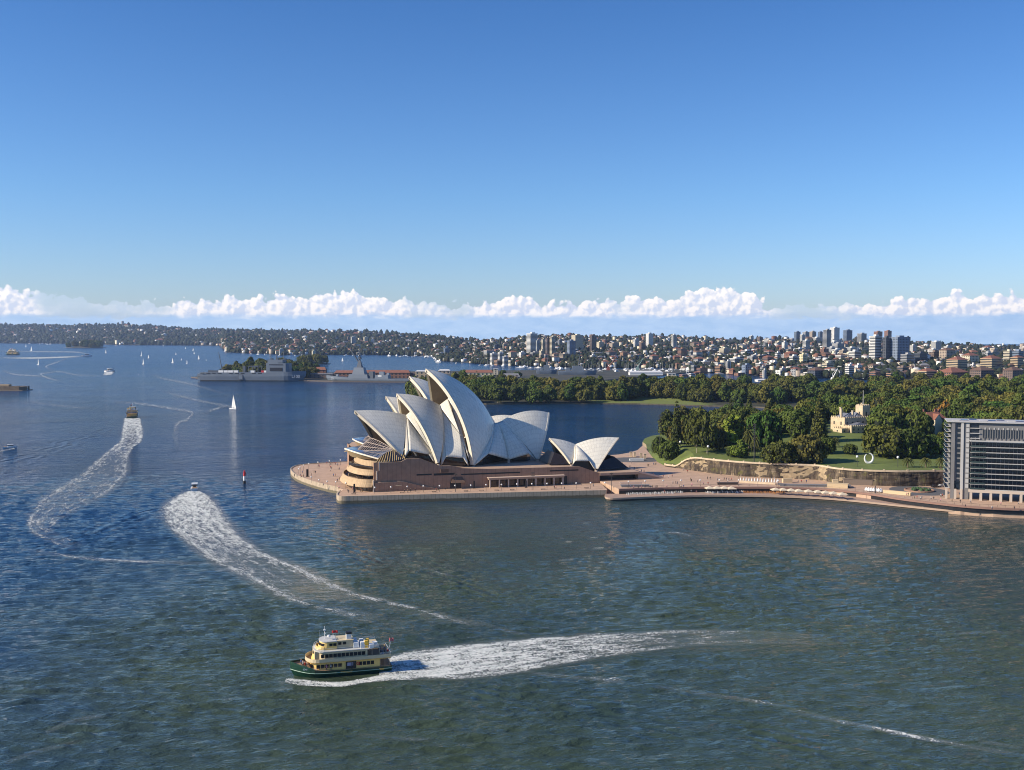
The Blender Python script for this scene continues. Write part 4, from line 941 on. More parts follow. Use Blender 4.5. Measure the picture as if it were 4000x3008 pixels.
M_rust = leaf_mat('rust_foliage', [(0, G_(.16, .085, .02)), (1, G_(.11, .08, .03))])
M_bark = mat('bark', (.16, .12, .085), .9, var=.3, vscale=2); M_palebark = mat('pale_bark', (.45, .38, .30), .8, var=.2, vscale=1)
M_twig = mat('bare_twigs', (.20, .14, .105), .9)

def blob(V, F, c, r, seed, sub=1):
    """a lumpy low-poly ball appended to V, F (triangles)"""
    V0, F0 = ICO[sub]; g = np.random.default_rng(seed); s = 1 + (g.random(len(V0)) - .5) * .5
    b = sum(len(v) for v in V); V.append(V0 * s[:, None] * np.array(r) + np.array(c)); F.append(F0 + b)
def ico_mesh(sub):
    bm = bmesh.new(); bmesh.ops.create_icosphere(bm, subdivisions=sub, radius=1); bm.verts.ensure_lookup_table()
    V = np.array([v.co[:] for v in bm.verts]); F = np.array([[v.index for v in f.verts] for f in bm.faces]); bm.free(); return V, F
ICO = {1: ico_mesh(1), 2: ico_mesh(2)}
def leaf_cloud(lobes, n, size, seed, up=.25, squash=.8):
    """leaf clumps scattered over the lobes' outer skins. lobes: (x,y,z,r)"""
    g = np.random.default_rng(seed); L = np.array(lobes); w = L[:, 3] ** 2; idx = g.choice(len(L), n, p=w / w.sum())
    d = g.normal(size=(n, 3)); d[:, 2] += up; d /= np.linalg.norm(d, axis=1)[:, None]
    # clumps: gather directions around a few centres per lobe
    cc = g.normal(size=(len(L), 9, 3)); cc[:, :, 2] += .4; cc /= np.linalg.norm(cc, axis=2)[:, :, None]
    k = g.integers(0, 9, n); d = d * .75 + cc[idx, k] * .55; d /= np.linalg.norm(d, axis=1)[:, None]
    r = L[idx, 3] * g.uniform(.78, 1.10, n); c = L[idx, :3] + d * r[:, None] * np.array([1, 1, squash])
    nr = d + g.normal(size=(n, 3)) * .45; nr /= np.linalg.norm(nr, axis=1)[:, None]
    a = np.cross(nr, g.normal(size=(n, 3))); a /= np.linalg.norm(a, axis=1)[:, None]; b = np.cross(nr, a)
    s = size * g.uniform(.6, 1.4, n)[:, None]
    V = np.stack([c + a * s, c + b * s * .8, c - a * s * .9, c - b * s], 1).reshape(-1, 3); F = np.arange(4 * n).reshape(n, 4)
    tone = np.clip(g.random(len(L))[idx] * .5 + g.random((len(L), 9))[idx, k] * .35 + g.random(n) * .25, 0, 1)
    return V, F, tone
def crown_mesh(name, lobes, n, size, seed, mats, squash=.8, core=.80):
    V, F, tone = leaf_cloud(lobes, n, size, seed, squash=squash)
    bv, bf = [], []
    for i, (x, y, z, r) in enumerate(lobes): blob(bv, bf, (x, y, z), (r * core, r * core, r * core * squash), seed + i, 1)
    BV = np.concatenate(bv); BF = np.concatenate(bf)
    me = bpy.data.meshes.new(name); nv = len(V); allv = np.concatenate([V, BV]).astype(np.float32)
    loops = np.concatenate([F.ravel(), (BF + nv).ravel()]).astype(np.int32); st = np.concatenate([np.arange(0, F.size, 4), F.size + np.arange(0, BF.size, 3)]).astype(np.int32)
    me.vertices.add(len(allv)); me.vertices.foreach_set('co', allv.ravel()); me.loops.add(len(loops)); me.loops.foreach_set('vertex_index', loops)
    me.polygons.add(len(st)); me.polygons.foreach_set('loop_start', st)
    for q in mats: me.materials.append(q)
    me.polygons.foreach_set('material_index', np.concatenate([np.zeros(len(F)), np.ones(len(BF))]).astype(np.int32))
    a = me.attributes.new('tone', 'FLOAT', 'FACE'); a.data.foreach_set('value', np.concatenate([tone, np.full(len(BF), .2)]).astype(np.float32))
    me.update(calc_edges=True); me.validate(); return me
def broad_lobes(seed, n=15, flat=.55):
    g = np.random.default_rng(seed); L = [(0, 0, .52, .50)]
    for i in range(9):
        a = i * .698 + g.uniform(-.2, .2); L.append((.66 * math.cos(a), .66 * math.sin(a), .30 + g.uniform(-.05, .05), .30 * g.uniform(.85, 1.15)))
    for i in range(n):
        a = i * 2.399 + g.uniform(-.4, .4); rr = math.sqrt((i + .6) / n) * .78 * g.uniform(.85, 1.1); r = g.uniform(.24, .36) * (1.1 - .25 * rr)
        L.append((rr * math.cos(a), rr * math.sin(a), .40 + flat * (1 - rr ** 2) * g.uniform(.75, 1.05) * .75 + g.uniform(-.06, .06), r))
    return L
def tall_lobes(seed, n=13):
    g = np.random.default_rng(seed); L = []
    for i in range(n):
        h = i / (n - 1); w = .62 * math.sin(math.pi * (.18 + .78 * h)) ** .7; a = g.uniform(0, 6.28); L.append((w * .6 * math.cos(a), w * .6 * math.sin(a), .42 + 1.1 * h, .36 * (1.1 - .5 * h) * g.uniform(.85, 1.15)))
    return L
def trunk_mesh(name, h, r, m, limbs=4, seed=1, spread=.4):
    mb = MB(); g = random.Random(seed); mb.tube((0, 0, -.06), (0, 0, h), r, r * .65, 7)
    for i in range(limbs):
        a = i * 6.28 / limbs + g.uniform(-.4, .4); mb.tube((0, 0, h * .75), (spread * math.cos(a), spread * math.sin(a), h + .32 + g.uniform(0, .15)), r * .5, r * .2, 5)
    return mb.mesh(name, m)
TREEV = {}
def tree_kinds():
    T = TREEV; T['fig'] = []; T['tall'] = []; T['pine'] = []; T['palm'] = []; T['small'] = []
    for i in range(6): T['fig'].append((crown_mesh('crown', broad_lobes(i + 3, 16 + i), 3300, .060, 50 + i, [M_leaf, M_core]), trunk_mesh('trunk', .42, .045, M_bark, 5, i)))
    for i in range(3): T['tall'].append((crown_mesh('crown', tall_lobes(i + 30), 1900, .065, 80 + i, [M_leaf, M_core], 1.0), trunk_mesh('trunk', .5, .04, M_bark, 4, i, .25)))
    T['gum'] = [(crown_mesh('crown', [(x, y, z + .22, r * .92) for x, y, z, r in broad_lobes(i + 90, 11, .7)], 1700, .06, 120 + i, [M_leaf, M_core], .85, .72), trunk_mesh('trunk', .72, .03, M_palebark, 4, i, .4)) for i in range(2)]
    T['green'] = [(crown_mesh('crown', tall_lobes(200 + i), 1900, .065, 210 + i, [M_bright, M_core], .9), trunk_mesh('trunk', .4, .04, M_bark, 4, i, .25)) for i in range(2)]
    T['rust'] = [(crown_mesh('crown', broad_lobes(300, 14), 2000, .062, 301, [M_rust, M_core]), trunk_mesh('trunk', .42, .045, M_bark, 4, 3))]
    for i in range(2):          # Norfolk pine: tiers of level branches (unit height 1.6, radius ~ .42)
        L = []; g = random.Random(i)
        for t_ in range(13):
            h = .18 + 1.36 * t_ / 13; w = .40 * (1 - (t_ / 13.5) ** 1.6) + .03
            for b in range(7): a = b * .9 + t_ * .5; L.append((w * .62 * math.cos(a), w * .62 * math.sin(a), h + g.uniform(-.02, .02), w * .36 + .02))
        T['pine'].append((crown_mesh('crown', L, 2600, .034, 400 + i, [M_pine, M_core], .42, .7), trunk_mesh('trunk', 1.5, .022, M_bark, 0, i)))
    mb = MB(); g = random.Random(5); V = []; F = []; tone = []
    for k in range(46):
        a = k * 2.399; el = 1.25 - 1.9 * (k / 46); p = np.array([0, 0, .62]); d = np.array([math.cos(a) * math.cos(el), math.sin(a) * math.cos(el), math.sin(el)]); side = np.array([-math.sin(a), math.cos(a), 0]); w = .042; prev = None
        for s in range(7):
            q = p + d * (.5 * s / 6) + np.array([0, 0, -.34 * (s / 6) ** 2]); ww = w * (1 - .75 * (s / 6)) + .006
            row = [q - side * ww + np.array([0, 0, -.02]), q + np.array([0, 0, .012]), q + side * ww + np.array([0, 0, -.02])]
            if prev: 
                b = len(mb.v); mb.add([tuple(x) for x in prev + row], [(0, 1, 4, 3), (1, 2, 5, 4)])
            prev = row
    me = mb.mesh('crown', M_palm); T['palm'].append((me, trunk_mesh('trunk', .6, .045, M_bark, 0, 1)))
    # leafless tree
    bt = MB(); g = random.Random(11)
    def br(p, d, L, r, k):
        q = p + d * L; bt.tube(tuple(p), tuple(q), r, r * .65, 4 if k < 3 else 3, caps=False)
        if k < 5:
            for _ in range(3 if k < 4 else 4):
                nd = (d + Vector((g.uniform(-1, 1), g.uniform(-1, 1), g.uniform(-.15, .7))) * .62).normalized(); br(q, nd, L * .68, r * .58, k + 1)
    br(Vector((0, 0, 0)), Vector((0, 0, 1)), .36, .04, 0); T['bare'] = [(bt.mesh('crown', M_twig), trunk_mesh('trunk', .3, .042, M_twig, 0, 1))]
tree_kinds()
NAMES = {'fig': 'fig_tree', 'tall': 'broadleaf_tree', 'gum': 'gum_tree', 'green': 'broadleaf_tree', 'rust': 'broadleaf_tree', 'pine': 'norfolk_pine', 'palm': 'palm_tree', 'bare': 'bare_tree'}
NT_ = [0]; LASTE = [None]
def plant(kind, x, y, z, r, h, label, group=None, rz=None):
    """r crown radius, h full height; one Empty with its trunk and crown"""
    V = TREEV[kind]; cm, tm = V[NT_[0] % len(V)]; NT_[0] += 1
    top = {'fig': 1.10, 'tall': 1.75, 'gum': 1.25, 'green': 1.75, 'rust': 1.18, 'pine': 1.50, 'palm': .95, 'bare': 1.3}[kind]; wid = {'fig': 1.05, 'tall': .62, 'gum': 1.0, 'green': .62, 'rust': 1.05, 'pine': .42, 'palm': .52, 'bare': .75}[kind]
    e = empty(NAMES[kind], (x, y, z), RNG.uniform(0, 6.28) if rz is None else rz, label, 'palm' if kind == 'palm' else 'tree', group)
    e.scale = (r / wid, r / wid, h / top); LASTE[0] = e
    for nm, me in (('trunk', tm), ('crown', cm)):
        o = bpy.data.objects.new(nm, me); COL.objects.link(o); o.parent = e
    return e
def plant_px(kind, px, base, top, wpx, label, group=None, zf=garden_h):
    p = hit(px, base, zf, 450, 2600, 900)
    if p is None: return
    x, y, z = p; r = wpx / 2 * y / FPX; h = zat(top, y) - z; return plant(kind, x, y, z, r, max(h, 3), label, group)
LISTED = []
def lp(kind, px, base, top, w, label, group=None):
    e = plant_px(kind, px, base, top, w, label, group)
    if e: LISTED.append((e.location.x, e.location.y, w / 2 * e.location.y / FPX))
lp('fig', 2612, 1795, 1716, 95, 'dark rounded tree at the garden corner beside the forecourt wall')
lp('fig', 2575, 1776, 1700, 70, 'dark low tree hanging over the cove path')
lp('pine', 2642, 1752, 1564, 46, 'tall pine rising at the left edge of the garden trees')
lp('gum', 2722, 1769, 1640, 92, 'pale-trunked tree on the lawn left of its twin')
lp('gum', 2762, 1771, 1632, 96, 'pale-trunked tree on the lawn beside the lamp post')
lp('fig', 2716, 1745, 1597, 110, 'olive round-crowned tree behind the two pale trunks')
lp('green', 2862, 1752, 1614, 92, 'bright green tree in the middle of the garden')
lp('fig', 2800, 1760, 1660, 90, 'dark tree filling the gap left of the bright green one')
lp('fig', 2985, 1752, 1598, 165, 'broad dark fig tree behind the palms')
lp('green', 2890, 1789, 1716, 72, 'bright green rounded bush near the cliff edge')
lp('fig', 2858, 1786, 1740, 48, 'small dark shrub left of the bright bush')
lp('palm', 2925, 1780, 1655, 62, 'shaggy brown palm near the tall floodlight mast')
lp('palm', 2952, 1783, 1688, 44, 'slender palm just right of the floodlight mast')
lp('fig', 3010, 1738, 1675, 60, 'yellowish tree between the palms and the wide figs')
lp('tall', 3118, 1718, 1600, 78, 'upright green tree left of the second pine')
lp('pine', 3200, 1728, 1540, 66, 'broad pine left of the sandstone mansion')
lp('pine', 2852, 1672, 1560, 30, 'slim pine far back near the cove shore')
lp('pine', 2925, 1668, 1540, 36, 'pine behind the broad fig, near the cove wall')
lp('fig', 3040, 1811, 1718, 150, 'wide dark fig on the lawn above the cliff, left of its neighbour')
lp('fig', 3155, 1806, 1690, 165, 'wide dark fig on the lawn above the cliff, towards the mansion')
lp('fig', 3225, 1772, 1705, 90, 'shadowed tree left of the mansion terrace')
lp('palm', 3262, 1748, 1700, 40, 'bushy palm in front of the mansion wing')
lp('fig', 3322, 1775, 1730, 60, 'dark low tree below the mansion')
lp('fig', 3455, 1783, 1652, 200, 'huge olive fig tree behind the white ring sculpture')
lp('fig', 3540, 1786, 1665, 170, 'huge olive fig tree right of the ring sculpture')
lp('palm', 3546, 1826, 1780, 52, 'low palm, left one of three above the cliff')
lp('palm', 3616, 1826, 1780, 52, 'low palm, middle one of three above the cliff')
lp('palm', 3676, 1826, 1780, 52, 'low palm, right one of three above the cliff')
lp('fig', 3640, 1786, 1690, 110, 'dark tree below the red-roofed house')
lp('fig', 3690, 1770, 1680, 80, 'dark tree tucked against the apartment block')
lp('bare', 3672, 1893, 1836, 62, 'leafless tree at the cliff foot beside the apartment block')
lp('fig', 3296, 1655, 1572, 118, 'round olive tree right behind the mansion roofs')
lp('pine', 3470, 1650, 1502, 58, 'tall dark pine behind the mansion tower')
lp('fig', 3515, 1690, 1592, 100, 'dense green tree right of the mansion tower')
lp('bare', 3618, 1680, 1616, 80, 'pinkish leafless tree left of the red-roofed house')
lp('rust', 3690, 1668, 1560, 100, 'yellowish tree behind the red-roofed house')
lp('fig', 3590, 1660, 1560, 90, 'dark green tree behind the leafless one')
# the rest of the garden and the headland: scattered, each its own tree
occ = list(LISTED)
GHX, GHY = 0, 0
def scatter(n, pxr, pyr, zf, poly, rr, hh, label, group, kinds=('fig', 'fig', 'fig', 'tall'), gap=.72, y0=450, avoid=()):
    k = 0; tries = 0; g = random.Random(len(occ) + n)
    while k < n and tries < n * 60:
        tries += 1; px = g.uniform(*pxr); py = g.uniform(*pyr); p = hit(px, py, zf, y0, 2600, 500)
        if p is None or not bool(inpoly([p[0]], [p[1]], poly)[0]): continue
        if any(a[0] < px < a[1] and a[2] < py < a[3] for a in avoid): continue
        r = g.uniform(*rr)
        if any((p[0] - a) ** 2 + (p[1] - b) ** 2 < ((r + c) * gap) ** 2 for a, b, c in occ): continue
        kd = g.choice(kinds); nm_ = kd; kd = 'fig' if kd == 'shore' else kd; occ.append((p[0], p[1], r)); plant(kd, p[0], p[1], p[2], r * (.7 if kd == 'tall' else 1), g.uniform(*hh) * (1.15 if kd == 'tall' else 1), label, group); COL.objects; k += 1
        if nm_ == 'shore': bpy.context.view_layer; LASTE[0].name = 'broadleaf_tree'
LAWNS = [(2600, 2960, 1762, 1830), (3230, 3720, 1758, 1840), (3230, 3420, 1640, 1760), (3600, 3690, 1660, 1740), (2900, 3300, 1800, 1840), (2500, 2600, 1700, 1830), (3150, 3440, 1655, 1830)]
scatter(34, (2600, 3260), (1612, 1752), garden_h, GARDEN, (9, 13), (15, 21), 'dark broadleaf tree in the thick garden grove between the cove and the lawn', 'trees of the garden grove', avoid=LAWNS)
scatter(78, (3230, 4060), (1556, 1720), garden_h, GARDEN, (11, 17), (16, 23), 'green broadleaf tree in the wooded garden behind the mansion', 'trees behind the mansion', avoid=LAWNS, gap=.66)
scatter(64, (1620, 3400), (1553, 1580), head_h, HEAD, (10, 14), (16, 22), 'dark tree on the headland shore across the cove', 'trees along the headland shore', y0=900, gap=.42, avoid=[(2300, 2700, 1571, 1600)], kinds=('tall', 'shore', 'shore'))
scatter(80, (1612, 2750), (1536, 1562), head_h, HEAD, (11, 16), (19, 26), 'dense dark tree on the headland left of the city slope', 'trees of the headland, left part', y0=900, gap=.45, kinds=('shore', 'shore', 'tall'))
scatter(85, (2700, 4040), (1520, 1566), head_h, HEAD, (12, 18), (18, 25), 'dense dark tree on the wooded headland', 'trees of the wooded headland', y0=900, gap=.62)
# navy island's wooded hill
scatter(60, (862, 1235), (1436, 1477), navy_h, NAVY, (10, 14), (17, 23), 'dark tree on the wooded hill behind the grey supply ship', 'trees on the navy island', y0=1500, gap=.42)
scatter(14, (1740, 2050), (1470, 1490), navy_h, NAVY, (8, 12), (10, 15), 'brownish bare-looking tree beside the yellow navy building', 'trees beside the navy buildings', kinds=('bare', 'fig'), y0=1500, gap=.6)

# the woods of the far hillsides, read as one mass
def cast(px, py, zf, y0, y1, n=160):
    px = np.asarray(px, float); py = np.asarray(py, float); u = (px - 2000) / FPX; v = (1504 - py) / FPX
    dy = math.cos(PITCH) + v * math.sin(PITCH); dz = -math.sin(PITCH) + v * math.cos(PITCH)
    res = np.full(len(px), np.nan)
    for Y in np.geomspace(y0, y1, n):
        X = u / dy * Y; Z = CAMH + dz / dy * Y; h = zf(X, Y * np.ones_like(X)); k = np.isnan(res) & (h >= Z) & (h > 0.5); res[k] = Y
    ok = ~np.isnan(res); return (u / dy * res)[ok], res[ok], zf((u / dy * res)[ok], res[ok])
M_far = bpy.data.materials.new('far_foliage'); M_far.use_nodes = True
def _f():
    t = NT(M_far.node_tree); q = t.n['Principled BSDF']; P = t.new('ShaderNodeNewGeometry').outputs['Position']; 
    n = t.noise(P, .03, 5, .7); t.put(q.inputs['Base Color'], t.ramp(n, [(.3, G_(.014, .024, .014)), (.5, G_(.026, .036, .018)), (.62, G_(.048, .042, .024)), (.72, G_(.075, .06, .045))])); q.inputs['Roughness'].default_value = .9; q.inputs['Specular IOR Level'].default_value = .2
_f()
def wood(name, pxr, n, rr, label, seed, lowmax=1500):
    g = np.random.default_rng(seed); px = g.uniform(*pxr, n); top = interp(SKY, px); bot = interp(SHORE, px); py = top + (np.minimum(bot, lowmax) - top) * g.random(n) ** .85
    x, y, z = cast(px, py, far_z, 1700, 11500, 190); m = len(x); V0, F0 = ICO[1]
    y = y + g.uniform(-40, 40, m) * y / 6000; z = far_z(x, y); k = z > 1; x, y, z = x[k], y[k], z[k]; m = len(x)
    r = g.uniform(*rr, m) * np.clip(y / 5000, .75, 1.5); h = r * g.uniform(.8, 1.5, m)
    V = V0[None] * (1 + (g.random((m, 12, 1)) - .5) * .6) * np.stack([r, r, h], 1)[:, None] + np.stack([x, y, z + h * .55], 1)[:, None]
    F = (F0[None] + (np.arange(m) * 12)[:, None, None]).reshape(-1, 3); o = put(name, fast_mesh(name, V.reshape(-1, 3), F, M_far)); tag(o, label, 'woodland', kind='stuff')
wood('distant_woodland', (-300, 1800), 9000, (6, 12), 'dark suburban woods over the far left hills across the water', 1)
wood('distant_woodland', (1700, 4300), 7000, (5, 9.5), 'dark woods between the apartment towers on the right hills', 2, 1478)
# ================================================================== THE CITY ON THE HILLS
def skin(name, col, r=.7): return mat(name, col, r, var=.06, vscale=.05)
SK = {'white': skin('white_render', (.74, .72, .67)), 'cream': skin('cream_render', (.66, .58, .42)), 'tan': skin('tan_concrete', (.42, .34, .26)), 'brick': skin('red_brick', (.26, .13, .085)), 'brown': skin('brown_brick', (.17, .12, .095)),
      'grey': skin('grey_concrete', (.34, .34, .34)), 'blue': skin('blue_grey_cladding', (.20, .25, .33)), 'sand': skin('golden_sandstone', (.52, .40, .25)), 'yellow': skin('pale_yellow_render', (.72, .62, .38)), 'orange': skin('orange_brick', (.33, .20, .125)), 'dark': skin('dark_cladding', (.07, .08, .10))}
ROOFM = {'red': mat('terracotta_roof', (.24, .10, .065), .85, var=.2, vscale=.3), 'grey': mat('grey_roof', (.20, .20, .21), .7), 'white': mat('white_roof', (.66, .66, .66), .6), 'brown': mat('brown_roof', (.15, .09, .065), .85)}
def window_mat(key):
    nm = 'window_row_' + key
    if nm in MATS: return MATS[nm]
    m = bpy.data.materials.new(nm); m.use_nodes = True; t = NT(m.node_tree); q = t.n['Principled BSDF']; o = t.new('ShaderNodeTexCoord').outputs['Object']; sp = t.new('ShaderNodeSeparateXYZ'); t.l.new(o, sp.inputs[0])
    f = t.math('FRACT', t.math('DIVIDE', t.math('ADD', sp.outputs[0], sp.outputs[1]), 4.2)); k = t.mapr(f, .56, .60, 0, 1)
    base = SK[key].node_tree.nodes['Principled BSDF']
    cols = {'white': (.74, .72, .67), 'cream': (.66, .58, .42), 'tan': (.42, .34, .26), 'brick': (.26, .13, .085), 'brown': (.17, .12, .095), 'grey': (.34, .34, .34), 'blue': (.2, .25, .33), 'sand': (.58, .42, .22), 'yellow': (.72, .62, .38), 'orange': (.4, .2, .1), 'dark': (.07, .08, .1)}
    t.put(q.inputs['Base Color'], t.mix(k, (.025, .03, .04, 1), g4(cols[key]))); t.put(q.inputs['Roughness'], t.mapr(k, 0, 1, .15, .7)); MATS[nm] = m; return m
M_win = mat('window_band', (.035, .045, .06), .15, spec=.7)
def tower_mesh(w, d, h, key, style, roof):
    """rings of spandrel and recessed window going up, one continuous skin"""
    mb = MB(); fl = 3.3 if style != 'big' else 3.4; n = max(1, int(round(h / fl))); fl = h / n; a, b = w / 2, d / 2; rows = []; ms = []
    def ring(k, z): return [(-a - k, -b - k, z), (a + k, -b - k, z), (a + k, b + k, z), (-a - k, b + k, z)]
    if style in ('plain', 'vert'):
        rows = [ring(0, 0), ring(0, h)]; ms = [2 if style == 'plain' else 2]
    else:
        out = {'balc': .9, 'grid': .0, 'slab': .35}.get(style, .3); rec = {'balc': -.6, 'grid': -.25, 'slab': -.1}.get(style, -.2); fr = {'balc': .42, 'grid': .52, 'slab': .40}.get(style, .45)
        rows.append(ring(out, -2))
        for i in range(n):
            z = i * fl; rows += [ring(out, z + fl * fr), ring(rec, z + fl * fr), ring(rec, z + fl), ring(out, z + fl)]; ms += [0, 0, 2 if style == 'grid' else 1, 0]
        rows.append(ring(out, h + 1.2)); ms.append(0)
    base = len(mb.v); [mb.v.extend(r) for r in rows]
    for j in range(len(rows) - 1):
        for i in range(4): i2 = (i + 1) % 4; mb.f.append((base + j * 4 + i, base + j * 4 + i2, base + (j + 1) * 4 + i2, base + (j + 1) * 4 + i)); mb.m.append(ms[j])
    k = base + (len(rows) - 1) * 4; top = rows[-1][0][2]
    if roof in ('hip', 'hipred', 'hipbrown'):
        ov = 1.0; r = ring(ov, top); q = len(mb.v); mb.v.extend(r); rh = min(a, b) * .55; L = max(a - b, 0); Lb = max(b - a, 0); mb.v.extend([(-L, -Lb, top + rh), (L, Lb, top + rh)])
        if a >= b: F = [(0, 1, 5, 4), (1, 2, 5), (2, 3, 4, 5), (3, 0, 4)]
        else: F = [(0, 1, 4), (1, 2, 5, 4), (2, 3, 5), (3, 0, 4, 5)]
        for f in F: mb.f.append(tuple(q + i for i in f)); mb.m.append(3)
        mb.f.append((k, k + 1, k + 2, k + 3)); mb.m.append(3)
    else:
        mb.f.append((k, k + 1, k + 2, k + 3)); mb.m.append(3)
        # plant room standing in the middle of the roof: stitched as an inset step
        if h > 12: mb.box((w * .06, 0, top + 1.6), (w * .42, d * .45, 3.4), m=0)
    return mb
def tower(px, base, top, wpx, key, style, label, roof='flat', rz=None, name='apartment_tower', D=None, depth=None, group=None, zf=far_z, cat='building'):
    p = hit(px, base, zf, 1500, 9000, 700) if D is None else (at(px, base, D)[0], D, at(px, base, D)[2])
    if p is None: return
    x, y, z = p; h = zat(top, y) - z; W = wpx * y / FPX; rz = R(random.Random(int(px * 7)).uniform(24, 36)) if rz is None else R(rz)
    w = W / (math.cos(abs(rz)) + (.72 if depth is None else depth) * math.sin(abs(rz))); d = w * (.72 if depth is None else depth)
    rf = {'flat': ROOFM['grey'], 'hip': ROOFM['grey'], 'hipred': ROOFM['red'], 'hipbrown': ROOFM['brown'], 'white': ROOFM['white'], 'flatred': ROOFM['red']}[roof]
    o = tower_mesh(w, d, h, key, style, roof).build(name, [SK[key], M_win, window_mat(key), rf]); o.location = (x, y + d * .5, z); o.rotation_euler = (0, 0, rz)
    tag(o, label, cat, group); return o
T = tower
